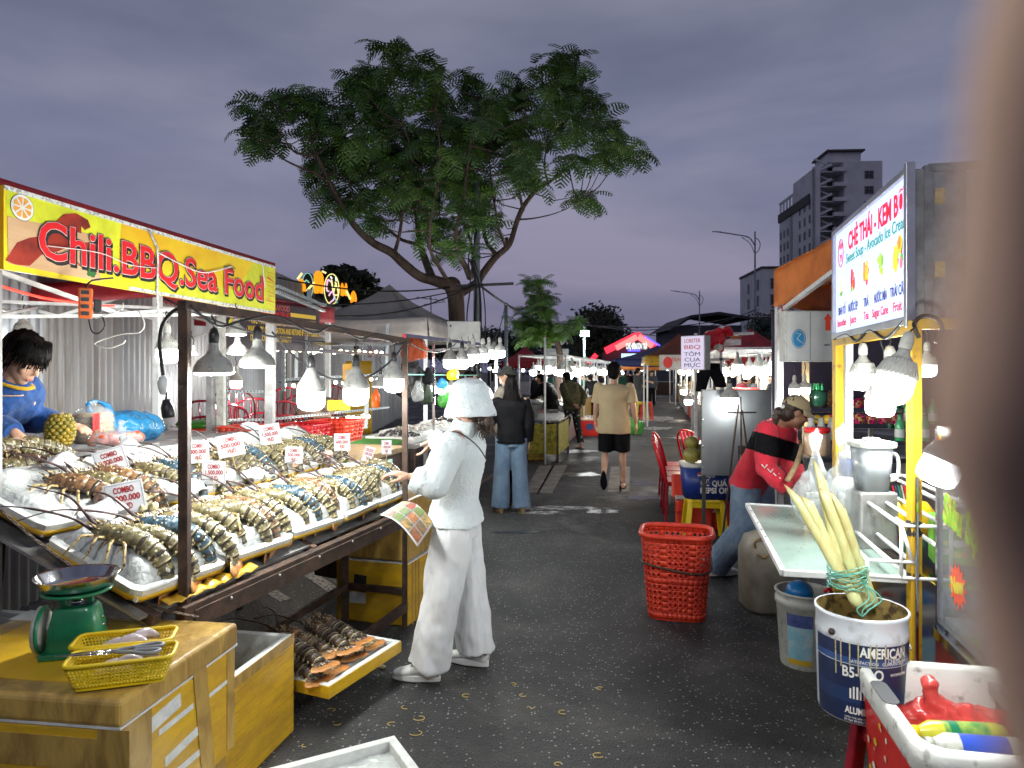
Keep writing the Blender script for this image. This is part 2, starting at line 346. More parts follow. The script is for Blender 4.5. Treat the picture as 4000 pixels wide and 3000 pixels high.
m_bagg = film('green_bag_film', (.12, .55, .10), .6); m_bagr = film('red_bag_film', (.75, .06, .05), .6)
m_pane = film('display_pane', (.70, .76, .78), .16, .03)
m_leaf = mat('dark_green_leaflets', (.13, .26, .045), .5, col2=(.035, .090, .020), vs=1.6, sss=0)
m_leafb = mat('lamplit_green_leaflets', (.13, .28, .04), .5, col2=(.06, .15, .025), vs=1.5)  # lighter copy of the leaf green, stall lamp light put into the colour
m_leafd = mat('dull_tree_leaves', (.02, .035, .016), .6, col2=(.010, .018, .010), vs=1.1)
m_bark = mat('grey_brown_bark', (.15, .105, .08), .85, col2=(.06, .042, .034), vs=9, bump=.8, bs=16, stretch=(1, 1, .35))
# ---------------------------------------------------------------- lamps
def _bulbmesh(kind):
 out = {}
 if kind == 'dome':
  out['socket'] = (MB().lathe([(.004, 0), (.012, -.004), (.017, -.02), (.020, -.026), (.020, -.055), (.016, -.062)], 16, cap=True).mesh('socket', m_blk), None)
  pr = [(.020, -.060), (.024, -.075), (.042, -.110), (.062, -.140), (.068, -.160), (.068, -.176)]
  out['housing'] = (MB().lathe(pr, 24, cap=True).mesh('housing', m_gplas), None)
  out['diffuser'] = (MB().lathe([(.066, -.176), (.0665, -.225), (.060, -.248), (.040, -.262), (.004, -.268)], 24, cap=True).mesh('diffuser', m_lit), None)
  z = -.30
 elif kind == 'rib':
  out['socket'] = (MB().lathe([(.004, 0), (.014, -.004), (.020, -.02), (.022, -.03), (.022, -.06), (.019, -.066)], 16, cap=True).mesh('socket', m_wplas), None)
  mb = MB().lathe([(.019, -.064), (.021, -.08), (.04, -.105), (.060, -.13), (.064, -.155), (.064, -.165)], 24, cap=True)
  for i in range(28):
   a = 2*math.pi*i/28; c, s = math.cos(a), math.sin(a)
   mb.bar((c*.045, s*.045, -.108), (c*.0655, s*.0655, -.162), .005, .012)
  out['housing'] = (mb.mesh('housing', m_wplas), None)
  out['diffuser'] = (MB().lathe([(.063, -.165), (.064, -.215), (.058, -.236), (.04, -.246), (.004, -.25)], 24, cap=True).mesh('diffuser', m_lit), None)
  z = -.28
 elif kind == 'cone':
  out['socket'] = (MB().lathe([(.004, 0), (.012, -.004), (.018, -.02), (.020, -.026), (.020, -.055), (.017, -.062)], 16, cap=True).mesh('socket', m_blk), None)
  out['housing'] = (MB().lathe([(.019, -.060), (.021, -.085), (.032, -.105), (.060, -.128), (.073, -.152), (.076, -.168), (.076, -.174), (.070, -.174)], 28).mesh('housing', m_gplas), None)
  out['diffuser'] = (MB().lathe([(.073, -.170), (.071, -.180), (.05, -.184), (.004, -.185)], 24, cap=True).mesh('diffuser', m_lit), None)
  z = -.215
 else:   # small far bulb
  out['housing'] = (MB().lathe([(.012, 0), (.016, -.05), (.045, -.10), (.055, -.13)], 10, cap=True).mesh('housing', m_wplas), None)
  out['diffuser'] = (MB().lathe([(.055, -.13), (.058, -.19), (.04, -.22), (.004, -.225)], 10, cap=True).mesh('diffuser', m_lit), None)
  out['diffuser_warm'] = (MB().lathe([(.055, -.13), (.058, -.19), (.04, -.22), (.004, -.225)], 10, cap=True).mesh('diffuser', m_litw), None)
  z = -.26
 return out, z
BM = {k: _bulbmesh(k) for k in ('dome', 'rib', 'cone', 'far')}
LAMP = 1.15
def bulb(kind, p, label, W=0, cord=None, sc=1, rot=(0, 0, 0), group=None, lit=True, warm=False, name='hanging_bulb', lightc=(.97, 1.0, .96), drop=None):
 t = thing(name, label, 'light bulb', p, 0, group); t.rotation_euler = rot; t.scale = (sc,)*3
 ms, z = BM[kind]
 for k, (me, _) in ms.items():
  if k == 'diffuser_warm': continue
  if k == 'diffuser' and warm and 'diffuser_warm' in ms: me = ms['diffuser_warm'][0]
  if k == 'diffuser' and not lit: continue
  inst(me, k, t)
 if cord is not None:
  c = V3(cord)-V3(p); Mi = t.rotation_euler.to_matrix().inverted()
  q = [Mi @ (c*(i/6.0)+V3((math.sin(i)*.004*min(i, 6-i), 0, 0)))/sc for i in range(7)]
  MB().tube(q, .0035/sc, 6).build('cord', m_rub, t)
 if W:
  W *= LAMP
  l = bpy.data.lights.new('lamp', 'POINT'); l.energy = W; l.color = lightc if not warm else (1, .78, .5); l.shadow_soft_size = .05*sc
  o = bpy.data.objects.new('lamp', l); COL.objects.link(o); o.parent = t; o.location = (0, 0, drop if drop else z-.035)
 return t

# ---------------------------------------------------------------- people
BJ = dict(pel=(0, 0, .93), wai=(0, .0, 1.08), che=(0, .0, 1.27), nek=(0, -.01, 1.43), hed=(0, .015, 1.56),
          shR=(.175, -.005, 1.395), elR=(.225, -.03, 1.12), wrR=(.235, .04, .88), shL=(-.175, -.005, 1.395), elL=(-.225, -.03, 1.12), wrL=(-.235, .04, .88),
          hiR=(.09, 0, .90), knR=(.10, .015, .50), anR=(.10, -.02, .085), hiL=(-.09, 0, .90), knL=(-.10, .015, .50), anL=(-.10, -.02, .085))
def hand(mb, w, d, pn, s=1, curl=.5, side=1, spread=.12):
 d = V3(d).normalized(); pn = V3(pn); pn = (pn-d*pn.dot(d)).normalized(); x = d.cross(pn).normalized()*side
 w = V3(w)
 mb.loft([(w-d*.02*s, x*.024*s, pn*.019*s), (w+d*.02*s, x*.032*s, pn*.015*s), (w+d*.06*s, x*.042*s, pn*.014*s), (w+d*.092*s, x*.040*s, pn*.012*s)], 12)
 for i, (ox, L) in enumerate(((-.031, .9), (-.011, 1.05), (.011, 1.0), (.030, .78))):
  p = w+d*.085*s+x*ox*s; dd = (d+x*ox*spread*18*.1).normalized(); pts = [p-dd*.02*s]; c = 0
  pts.append(p)
  for k, l in enumerate((.040, .027, .022)):
   c += curl*(.55 if k == 0 else .8)*(1+.12*i); q = dd*math.cos(c)+pn*math.sin(c); p = p+q*l*L*s; pts.append(p)
  mb.tube(pts, [.0095*s, .0095*s, .009*s, .0085*s, .0072*s], 8)
 p = w+d*.025*s-x*.028*s; q = (d*.6-x*.7+pn*.35).normalized(); q2 = (d*.85-x*.25+pn*.45).normalized()
 mb.tube([p-q*.01*s, p+q*.032*s, p+q*.032*s+q2*.03*s, p+q*.032*s+q2*.052*s], [.013*s, .0115*s, .010*s, .008*s], 8)
def head_frame(f, tilt=0, roll=0):
 f = V3(f).normalized(); up = V3((0, 0, 1)); r = f.cross(up).normalized()
 Mt = Matrix.Rotation(tilt, 3, r); f2 = Mt @ f; u2 = Mt @ up
 Mr = Matrix.Rotation(roll, 3, f2); return Mr @ r, f2, Mr @ u2
def add_head(mb, c, fr, s=1):
 x, y, z = fr; c = V3(c)
 mb.ell(c+z*.03*s-y*.012*s, (.074*s, .094*s, .090*s), n=20, k=14, ax=fr)
 mb.ell(c-z*.03*s+y*.022*s, (.058*s, .070*s, .075*s), n=16, k=10, ax=fr)
 mb.ell(c-z*.088*s+y*.058*s, (.026*s, .024*s, .020*s), ax=fr)                 # chin
 mb.loft([(c+z*.012*s+y*.082*s, x*.008*s, z*.010*s), (c-z*.020*s+y*.104*s, x*.013*s, y*.012*s), (c-z*.032*s+y*.092*s, x*.016*s, y*.012*s)], 10)
 mb.ell(c+z*.020*s+y*.074*s, (.050*s, .014*s, .009*s), ax=fr)                  # brow
 mb.ell(c-z*.056*s+y*.083*s, (.024*s, .011*s, .006*s), ax=fr); mb.ell(c-z*.067*s+y*.081*s, (.021*s, .011*s, .007*s), ax=fr)
 for q in (-1, 1):
  mb.ell(c+x*q*.075*s-z*.005*s-y*.008*s, (.008*s, .018*s, .030*s), ax=fr)
  mb.ell(c+x*q*.036*s-z*.022*s+y*.064*s, (.024*s, .018*s, .022*s), ax=fr)
def face_bits(c, fr, s, parent, mlip, mbrow, shut=False):
 x, y, z = fr
 for q in (-1, 1):
  a = c+x*q*.031*s+z*.001*s+y*.078*s
  MB().ell(a-z*(.004*s if shut else 0), (.013*s, .008*s, .0018*s if shut else .006*s), ax=fr, n=8, k=6).build('eye', m_eye, parent)
  MB().tube([a-x*.016*s+z*.018*s+y*.003*s, a+z*.022*s+y*.006*s, a+x*.016*s+z*.018*s+y*.003*s], [.002*s, .004*s, .002*s], 6).build('eyebrow', mbrow, parent)
 MB().ell(c-z*.061*s+y*.088*s, (.021*s, .009*s, .0065*s), ax=fr, n=10, k=6).build('lips', mlip, parent)
m_eye = mat('dark_eye', (.02, .012, .01), .15, col2=(.02, .012, .01)); m_lip = mat('lips', (.42, .13, .10), .35, col2=(.36, .10, .08))
def person(label, base, rz=0, s=1, P=None, W=None, top=None, bot=None, shoes=None, hair='short', hat=None, skin=None, hm=None, face=False, look=None, tilt=0, roll=0,
           hands=None, vox=.0075, hs=1, group=None, cat='person', width=1.0, extra=None, boots=None):
 """P: joints in the body's own frame (x right, y forward); W: joints in world space"""
 base = V3(base); skin = skin or m_skin; hm = hm or m_hair
 t = thing('person', label, cat, base, 0, group)
 f = Matrix.Rotation(rz, 3, 'Z') @ V3((0, 1, 0)); M3 = Matrix.Rotation(rz, 3, 'Z')
 J = {}
 for k, v in BJ.items():
  v = (P or {}).get(k, v); v = V3(v); v.x *= width if k[:2] in ('sh', 'el', 'wr', 'hi', 'kn', 'an') else 1; J[k] = M3 @ v*s
 for k, v in (W or {}).items(): J[k] = V3(v)-base
 up = V3((0, 0, 1)); lat = (J['shR']-J['shL']).normalized(); lath = (J['hiR']-J['hiL']).normalized()
 sp = [J['pel'], J['wai'], J['che'], J['nek']]
 def ring(p, d, L, rx, ry): b = L.cross(d).normalized(); L2 = d.cross(b).normalized(); return (p, L2*rx*s, b*ry*s)
 def torso(mb, rs, n=20, pw=.9):
  out = []
  for u, rx, ry in rs:
   if u < 0: p = J['pel']+(J['pel']-J['wai']).normalized()*(-u)*s; d = (J['wai']-J['pel']).normalized()
   else:
    i = min(int(u), 2); q = u-i; p = sp[i].lerp(sp[i+1], q); d = (sp[min(i+1, 3)]-sp[max(i-1 if q < .5 else i, 0)]).normalized()
   L = lath.lerp(lat, max(0, min(1, u/2))).normalized(); out.append(ring(p, d, L, rx*width, ry))
  mb.loft(out, n, p=pw)
 fr = head_frame(look if look else f, tilt, roll); hc = J['hed']+V3((0, 0, .01))
 b = MB()
 torso(b, [(-.05, .11, .08), (0, .13, .09), (1, .105, .078), (2, .125, .09), (2.6, .135, .078), (2.9, .09, .06)])
 b.tube([J['nek']-V3((0, 0, .04)), J['nek'], J['hed']-fr[2]*.04], [.062*s, .054*s, .052*s], 12)
 add_head(b, hc, fr, s*hs)
 for q in 'RL':
  sh, el, wr = J['sh'+q], J['el'+q], J['wr'+q]
  b.tube([sh, sh.lerp(el, .5), el, el.lerp(wr, .35), wr], [.050*s, .044*s, .037*s, .038*s, .026*s], 10); b.ell(sh, (.055*s,)*3); b.ell(el, (.037*s,)*3)
  hi, kn, an = J['hi'+q], J['kn'+q], J['an'+q]
  b.tube([hi, hi.lerp(kn, .5), kn, kn.lerp(an, .3), an], [.082*s, .070*s, .050*s, .052*s, .034*s], 12); b.ell(kn, (.050*s,)*3)
  h = (hands or {}).get(q, {}); d = V3(h['d']) if 'd' in h else (wr-el).normalized(); pn = V3(h['pn']) if 'pn' in h else (-lat if q == 'R' else lat)
  hand(b, wr, d, pn, s*h.get('s', 1), h.get('curl', .35), 1 if q == 'R' else -1)
  tf = V3(J['toe'+q]) if 'toe'+q in J else f
  fd = V3((P or {}).get('ft'+q, (0, 1, 0))); fd = (M3 @ fd).normalized(); J['fd'+q] = fd
  fu = lath.cross(fd).normalized(); fl = fd.cross(fu).normalized(); heel = an-fu*.045*s-fd*.05*s
  b.loft([(heel, fl*.028*s, fu*.028*s), (heel+fd*.07*s, fl*.034*s, fu*.034*s), (heel+fd*.16*s, fl*.042*s, fu*.022*s-fu*0), (heel+fd*.23*s-fu*.01*s, fl*.034*s, fu*.012*s)], 12)
 body = remesh(b, 'body', skin, t, vox, 3)
 if face: face_bits(hc, fr, s*hs, t, m_lip, hm, face == 'down')
 if top:
  m = MB(); w = top.get('w', 1.0); hemz = top.get('hem', .10); flare = top.get('flare', 1.0)
  rr = [(-hemz, .165*w*flare, .125*w*flare), (-hemz*.5, .168*w*flare, .128*w*flare), (0, .165*w*flare, .122*w*flare), (.6, .155*w, .118*w), (1, .152*w, .115*w), (1.6, .162*w, .124*w), (2, .172*w, .130*w), (2.5, .188*w, .116*w), (2.82, .142*w, .088*w), (3, top.get('neck', .075), top.get('neck', .075)*.9)]
  if top.get('collar'): rr.append((3.0, .07, .066))
  torso(m, rr, 24)
  if top.get('collar'): m.tube([J['nek']-V3((0, 0, .03)), J['nek']+V3((0, 0, .025)), J['nek'].lerp(J['hed'], .45)], [.080*s, .078*s, .070*s], 16)
  sl = top.get('sleeve', 1.0); sr = top.get('sr', (.075, .062, .048))
  for q in 'RL':
   if q in top.get('noslv', ''): continue
   sh, el, wr = J['sh'+q], J['el'+q], J['wr'+q]
   inn = sh-(lat if q == 'R' else -lat)*.05*s
   if sl >= 1: m.tube([inn, sh, sh.lerp(el, .5), el, el.lerp(wr, .5), wr.lerp(el, .06)], [.05*s, sr[0]*.86*s, sr[0]*.95*s, sr[1]*s, sr[1]*.95*s, sr[2]*s], 14); m.ell(el, (sr[1]*s,)*3)
   else: m.tube([inn, sh, sh.lerp(el, .4), sh.lerp(el, sl)], [.05*s, .062*s, sr[0]*.92*s, sr[0]*s], 14)
   m.ell(sh, (.060*s,)*3)
  remesh(m, top.get('name', 'shirt'), top['mats'], t, top.get('vox', vox), top.get('smooth', 5), top.get('wr', [(.010, 7, 7, 4), (.004, 22, 22, 14)]), top.get('mf'))
 if bot:
  m = MB(); wz = bot.get('waist', .35)
  torso(m, [(-.10, .14*bot.get('w', 1), .12*bot.get('w', 1)), (-.03, .165*bot.get('w', 1), .13*bot.get('w', 1)), (wz*.5, .155, .118), (wz, .142, .108)], 20, 1)
  r0, r1, r2 = bot.get('r', (.098, .075, .07)); e = bot.get('end', 1.0)
  for q in 'RL':
   hi, kn, an = J['hi'+q], J['kn'+q], J['an'+q]
   if e >= 1:
    end = an+(an-kn).normalized()*bot.get('cuff', .02)*s
    m.tube([hi+V3((0, 0, .03)), hi.lerp(kn, .45), kn, kn.lerp(an, .5), end], [r0*s, (r0*.55+r1*.45)*s, r1*s, (r1+r2)/2*s, r2*s], 16); m.ell(kn, (r1*s,)*3)
   else: m.tube([hi+V3((0, 0, .03)), hi.lerp(kn, e*.5), hi.lerp(kn, e)], [r0*s, r1*1.05*s, r2*s], 16)
  remesh(m, bot.get('name', 'trousers'), bot['mats'], t, bot.get('vox', vox), 4, bot.get('wr', [(.011, 8, 8, 3), (.004, 20, 20, 9)]), bot.get('mf'))
 if shoes:
  for q in 'RL':
   fd = J['fd'+q]; fu = lath.cross(fd).normalized(); fl = fd.cross(fu).normalized(); an = J['an'+q]; heel = an-fu*.085*s-fd*.065*s
   sole = MB(); n = 20; pts = []
   for k in range(n):
    a = 2*math.pi*k/n; L = .145; xx = math.cos(a)*L+.125; ww = .046 if xx > .1 else .037
    pts.append((math.sin(a)*ww*s, xx*s))
   M = frame(heel+(fu*.0), fl, fd, fu)
   h = shoes.get('sole', .03)*s
   sole.prism(pts, 0, h, M=M); sole.build('sole', shoes['msole'], t, bevel=.006)
   if shoes.get('slip'):
    st = MB(); c = heel+fd*.20*s+fu*h
    st.tube([c-fl*.043*s, c-fl*.03*s+fu*.03*s, c+fu*.042*s, c+fl*.03*s+fu*.03*s, c+fl*.043*s], .007*s, 8); st.tube([c-fl*.03*s-fd*.06*s, c-fl*.03*s+fu*.035*s, c+fl*.03*s+fu*.035*s, c+fl*.03*s-fd*.06*s], .007*s, 6); st.build('strap', shoes['m'], t)
   else:
    u = MB(); o = heel+fu*h*.8
    u.loft([(o-fd*.012*s+fu*.03*s, fl*.026*s, fu*.035*s), (o+fd*.03*s+fu*.04*s, fl*.040*s, fu*.052*s), (o+fd*.10*s+fu*.035*s, fl*.043*s, fu*.045*s), (o+fd*.17*s+fu*.018*s, fl*.046*s, fu*.028*s), (o+fd*.235*s+fu*.008*s, fl*.042*s, fu*.018*s), (o+fd*.262*s+fu*.004*s, fl*.024*s, fu*.010*s)], 16, p=.85)
    if shoes.get('high', True): u.tube([o+fd*.035*s+fu*.03*s, o+fd*.04*s+fu*.085*s], [.042*s, .040*s], 14)
    u.build('shoe_upper', shoes['m'], t)
 S_ = s*hs; x, y, z = fr
 hb = MB()
 if hair:
  if hair != 'none':
   hb.ell(hc+z*.040*S_-y*.022*S_, (.082*S_, .096*S_, .090*S_), n=20, k=12, ax=fr)
   hb.ell(hc-z*.015*S_-y*.050*S_, (.074*S_, .062*S_, .075*S_), n=16, k=10, ax=fr)
   hb.ell(hc+z*.075*S_+y*.030*S_, (.066*S_, .060*S_, .040*S_), n=16, k=8, ax=fr)
  if hair == 'fringe': hb.ell(hc+z*.055*S_+y*.055*S_, (.072*S_, .045*S_, .048*S_), n=16, k=8, ax=fr); hb.ell(hc+z*.01*S_-y*.03*S_, (.086*S_, .07*S_, .085*S_), n=16, k=8, ax=fr)
  if hair == 'long':
   back = -y; L = [(hc+z*.03*S_-y*.03*S_, x*.085*S_, y*.085*S_)]
   for k, (dz, w, dd) in enumerate(((-.06, .098, .06), (-.16, .115, .05), (-.28, .125, .040), (-.38, .115, .032), (-.45, .07, .018))): L.append((hc+V3((0, 0, dz))*s-y*(.055+.012*k)*s, x*w*s, y*dd*s))
   hb.loft(L, 18)
  if hair in ('bun', 'pony'):
   c = hc-y*.11*S_-z*.045*S_; hb.ell(c, (.045*S_, .040*S_, .042*S_), n=12, k=8, ax=fr); hb.tube([c, c-y*.025*s-V3((0, 0, .05)), c-y*.03*s-V3((0, 0, .11))], [.03*s, .032*s, .012*s], 10)
  if hb.v: remesh(hb, 'hair', hm, t, max(.006, vox*.8), 2, [(.006, 60, 60, 10), (.004, 120, 120, 30)])
 if hair == 'fringe':
  k = MB(); r = random.Random(6)
  for i in range(330):
   a = r.uniform(-2.9, 2.9); o = hc+z*.105*S_-y*.02*S_; d = y*math.cos(a)+x*math.sin(a); e = hc+d*.098*S_+z*r.uniform(.0, .055)*S_-(z*.05*S_ if abs(a) > 1.2 else z*0); m_ = (o+e)/2+d*.030*S_+z*.034*S_
   k.tube([o, m_, e, e-z*.022*S_+d*r.uniform(-.01, .012)], [.0028, .003, .0022, .0004], 4)
  k.build('hair_strands', hm, t)
 if hat: hat(t, hc, fr, S_)
 if extra: extra(t, J, fr, hc)
 return t
def cap_hat(m):
 def fn(t, c, fr, s):
  x, y, z = fr; k = MB(); rings = []
  for j in range(9):
   a = math.pi/2*j/8; rings.append((c+z*(.035+.098*math.sin(a))*s-y*.010*s, x*(.090*math.cos(a)+.002)*s, y*(.106*math.cos(a)+.002)*s))
  k.loft(rings, 24)
  k.ell(c+z*.134*s-y*.010*s, (.008*s, .008*s, .006*s), ax=fr); k.build('cap_crown', m, t)
  b = MB()
  def br(u, v):
   a = (u-.5)*math.pi*.86; r = 1+v*.82
   return c+z*(.045-.022*v-.018*math.sin(abs(a))*v*1.4)*s+x*math.sin(a)*.088*r**.35*s+y*(math.cos(a)*.10*r-.012)*s
  b.grid(br, 16, 5); b.build('cap_brim', m, t, solid=.004)
 return fn
def bucket_hat(m):
 def fn(t, c, fr, s):
  x, y, z = fr; k = MB()
  pr = [(.150, -.058), (.146, -.035), (.133, -.005), (.121, .030), (.115, .060), (.107, .092), (.090, .125), (.058, .146), (.01, .154)]
  k.loft([(c+z*h*s-y*.012*s, x*r*.92*s, y*r*1.02*s) for r, h in pr], 28)
  remesh(k, 'bucket_hat', m, t, .006, 3, [(.006, 16, 16, 16), (.003, 60, 60, 60)])
 return fn

# ---------------------------------------------------------------- lobsters
LOB = {}
def lobster_meshes(tone, bend):
 key = (tone, bend)
 if key in LOB: return LOB[key]
 sm = SH[tone]; out = []
 k = MB()
 k.loft([((0, .155, .030), V3((.010, 0, 0)), V3((0, 0, .010))), ((0, .14, .034), V3((.022, 0, 0)), V3((0, 0, .019))), ((0, .11, .036), V3((.031, 0, 0)), V3((0, 0, .026))),
   ((0, .07, .038), V3((.036, 0, 0)), V3((0, 0, .030))), ((0, .035, .039), V3((.036, 0, 0)), V3((0, 0, .031))), ((0, .018, .038), V3((.033, 0, 0)), V3((0, 0, .028)))], 14)
 rr = random.Random(3)
 for i in range(18):
  a = rr.uniform(-1.2, 1.2); y = rr.uniform(.03, .145); r = .031 if y < .12 else .024
  p = V3((math.sin(a)*r*1.05, y, .038+math.cos(a)*r*.92)); d = (V3((math.sin(a), .6, math.cos(a)))).normalized(); k.tube([p, p+d*.010], [.0032, .0004], 4, m=1)
 for q in (-1, 1): k.tube([(q*.014, .14, .045), (q*.017, .158, .056), (q*.016, .17, .060)], [.005, .003, .0006], 5, m=1); k.ell((q*.022, .15, .045), (.005, .005, .005), m=2, n=8, k=5)
 out.append(('carapace', k.mesh('carapace', [sm, m_leg, m_blk])))
 p = V3((0, .018, .036)); a = R(4)
 for i in range(6):
  a += R(bend); d = V3((0, -math.cos(a), -math.sin(a))); u = V3((0, -math.sin(a), math.cos(a))); r = (.036, .036, .035, .033, .030, .027)[i]; L = .030
  k = MB()
  def rg(t, q, z=1): return (p+d*t, V3((r*q, 0, 0)), u*r*.80*q*z)
  k.loft([rg(-.004, .90), rg(.003, .97)], 14, m=0, cap=False); k.loft([rg(.003, .97), rg(.019, 1.03)], 14, m=0, cap=False)
  k.loft([rg(.019, 1.03), rg(.025, 1.05)], 14, m=2 if i % 2 else 1, cap=False); k.loft([rg(.025, 1.05), rg(.030, 1.03), rg(.031, .93)], 14, m=1, cap=False); k.loft([rg(.031, .93), rg(.034, .80)], 14, m=1)
  for q in (-1, 1): k.tube([p+d*.015+V3((q*r, 0, 0))-u*.004, p+d*.022+V3((q*(r+.006), 0, 0))-u*.016], [.006, .001], 5, m=2)
  out.append(('tail_segment', k.mesh('tail_segment', [sm, m_band, m_cream]))); p = p+d*L
 for i in range(5):
  q = (i-2)*.34; k = MB(); aa = a+R(bend*.6)
  d = V3((math.sin(q), -math.cos(q)*math.cos(aa), -math.cos(q)*math.sin(aa))); u = V3((0, -math.sin(aa), math.cos(aa))); x = d.cross(u).normalized()
  b0 = p+V3((q*.030, 0, 0))-d*.006; L = .068 if i == 2 else .074
  k.loft([(b0, x*.008, u*.005), (b0+d*L*.5, x*.018, u*.003)], 8, m=0, cap=False); k.loft([(b0+d*L*.5, x*.018, u*.003), (b0+d*L*.85, x*.0205, u*.0022), (b0+d*L, x*.011, u*.001)], 8, m=1)
  out.append(('tail_fan', k.mesh('tail_fan', [sm, m_fan])))
 for q in (-1, 1):
  for j in range(4):
   y = .125-.026*j; r2 = random.Random(j*7+q); e = V3((q*(.062+.006*j), y+.03-.02*j, .030+r2.uniform(0, .014))); f_ = V3((q*(.085+.01*j), y+.05-.035*j, -.01))
   out.append(('leg', MB().tube([(q*.025, y, .026), e, f_, f_+V3((q*.006, .01, -.022))], [.0058, .0048, .0036, .001], 6).mesh('leg', m_leg)))
  out.append(('antenna', MB().tube(bez([(q*.016, .15, .036), (q*.030, .20, .062), (q*.075, .28, .085), (q*.10, .38, .08), (q*.16, .46, .055)], 4), [.0062]*4+[.0040]*6+[.0022]*7, 5).mesh('antenna', m_ant)))
 LOB[key] = out; return out
def lobster(M, label, tone='olive', bend=9, sc=1.0, group=None, ant=True, legs=True):
 t = thing('spiny_lobster', label, 'lobster', M=M @ S(sc), group=group)
 for n, me in lobster_meshes(tone, bend):
  if (n == 'antenna' and not ant) or (n == 'leg' and not legs): continue
  inst(me, n, t)
 return t

# ---------------------------------------------------------------- perforated plastic, boxes, chairs
def perf(mb, Sf, nu, nv, hr=.32, mask=None, m=0, sq=False):
 for j in range(nv):
  for i in range(nu):
   u0, u1, v0, v1 = i/nu, (i+1)/nu, j/nv, (j+1)/nv
   if mask and not mask(i, j): mb.add([Sf(u0, v0), Sf(u1, v0), Sf(u1, v1), Sf(u0, v1)], [(0, 1, 2, 3)], m, True); continue
   cu, cv = (u0+u1)/2, (v0+v1)/2; out = [(u0, v0), (cu, v0), (u1, v0), (u1, cv), (u1, v1), (cu, v1), (u0, v1), (u0, cv)]
   inn = []
   for k in range(8):
    a = -3*math.pi/4+k*math.pi/4; c, s_ = math.cos(a), math.sin(a)
    if sq: q = max(abs(c), abs(s_)); c /= q; s_ /= q
    inn.append((cu+c*(u1-u0)*hr, cv+s_*(v1-v0)*hr))
   mb.add([Sf(*q) for q in out+inn], [(k, (k+1) % 8, 8+(k+1) % 8, 8+k) for k in range(8)], m, True)
def rrect(w, d, r, t, n=24):
 """point on a rounded rectangle, t 0..1"""
 segs = []
 for (cx, cy, a0) in ((w/2-r, d/2-r, 0), (-w/2+r, d/2-r, 90), (-w/2+r, -d/2+r, 180), (w/2-r, -d/2+r, 270)):
  for k in range(7): a = R(a0+15*k); segs.append((cx+r*math.cos(a), cy+r*math.sin(a)))
 L = [0]
 for i in range(len(segs)): p, q = segs[i], segs[(i+1) % len(segs)]; L.append(L[-1]+math.hypot(q[0]-p[0], q[1]-p[1]))
 x = (t % 1)*L[-1]
 for i in range(len(segs)):
  if x <= L[i+1]+1e-9:
   p, q = segs[i], segs[(i+1) % len(segs)]; f = (x-L[i])/(L[i+1]-L[i]+1e-9); return p[0]+(q[0]-p[0])*f, p[1]+(q[1]-p[1])*f
 return segs[0]
def basket(name, label, cat, M, w, d, h, taper, m, nu, nv, hr, rim, r=.04, sq=False, maskf=None, group=None):
 t = thing(name, label, cat, M=M, group=group); k = MB()
 def Sf(u, v):
  q = taper+(1-taper)*v; x, y = rrect(w*q, d*q, r*q, u); return (x, y, .012+v*(h-.012))
 perf(k, Sf, nu, nv, hr, maskf, sq=sq); k.build('side', m, t, solid=.003)
 b = MB(); b.prism([rrect(w*taper, d*taper, r*taper, i/32) for i in range(32)], .004, .014); b.build('bottom', m, t)
 rm = MB(); pts = [rrect(w, d, r, i/48)+(h,) for i in range(49)]; rm.tube(pts, rim, 8, fl=1.0, cap=False); rm.build('rim', m, t)
 return t
def foam_box(label, M, w, d, h, th=.03, outer=None, open_=True, lid=False, group=None, cat='box', name='foam_box'):
 """w along x, d along y; outer tape, white foam rim and inside"""
 t = thing(name, label, cat, M=M, group=group); k = MB(); o = outer or m_tapey
 if open_:
  for (c, s_) in (((0, -d/2+th/2, h/2), (w, th, h)), ((0, d/2-th/2, h/2), (w, th, h)), ((-w/2+th/2, 0, h/2), (th, d-2*th, h)), ((w/2-th/2, 0, h/2), (th, d-2*th, h)), ((0, 0, th/2), (w-2*th, d-2*th, th))): k.box(c, s_, 0)
  k.build('shell', m_foam, t, bevel=.003)
  e = MB(); q = .003
  for (c, s_) in (((0, -d/2-q/2, h*.47), (w+2*q, q, h*.93)), ((0, d/2+q/2, h*.47), (w+2*q, q, h*.93)), ((-w/2-q/2, 0, h*.47), (q, d, h*.93)), ((w/2+q/2, 0, h*.47), (q, d, h*.93))): e.box(c, s_, 0)
  e.build('tape_wrap', o, t)
 else:
  k.box((0, 0, h/2), (w, d, h)); k.build('shell', o, t, bevel=.012)
 return t
def plastic_chair(label, M, m, ml, group=None):
 t = thing('plastic_chair', label, 'chair', M=M, group=group)
 k = MB(); k.box((0, 0, .43), (.40, .38, .022)); k.box((0, 0, .405), (.36, .34, .03)); k.build('seat', m, t, bevel=.008)
 arch = bez([(-.19, -.18, .43), (-.205, -.225, .60), (-.19, -.27, .76), (-.10, -.30, .835), (0, -.305, .85), (.10, -.30, .835), (.19, -.27, .76), (.205, -.225, .60), (.19, -.18, .43)], 4)
 MB().tube(arch, .018, 8, fl=.6).build('back_frame', m, t)
 for i in range(4):
  x = -.105+.07*i; MB().tube([(x*.9, -.185, .44), (x, -.235, .62), (x, -.295, .83)], .022, 6, fl=.28).build('back_slat', m, t)
 for x, y in ((-.18, -.17), (.18, -.17), (-.18, .17), (.18, .17)): MB().bar((x, y, .42), (x*1.12, y*1.12, 0), .034, .03).build('leg', ml, t, bevel=.004)
 return t
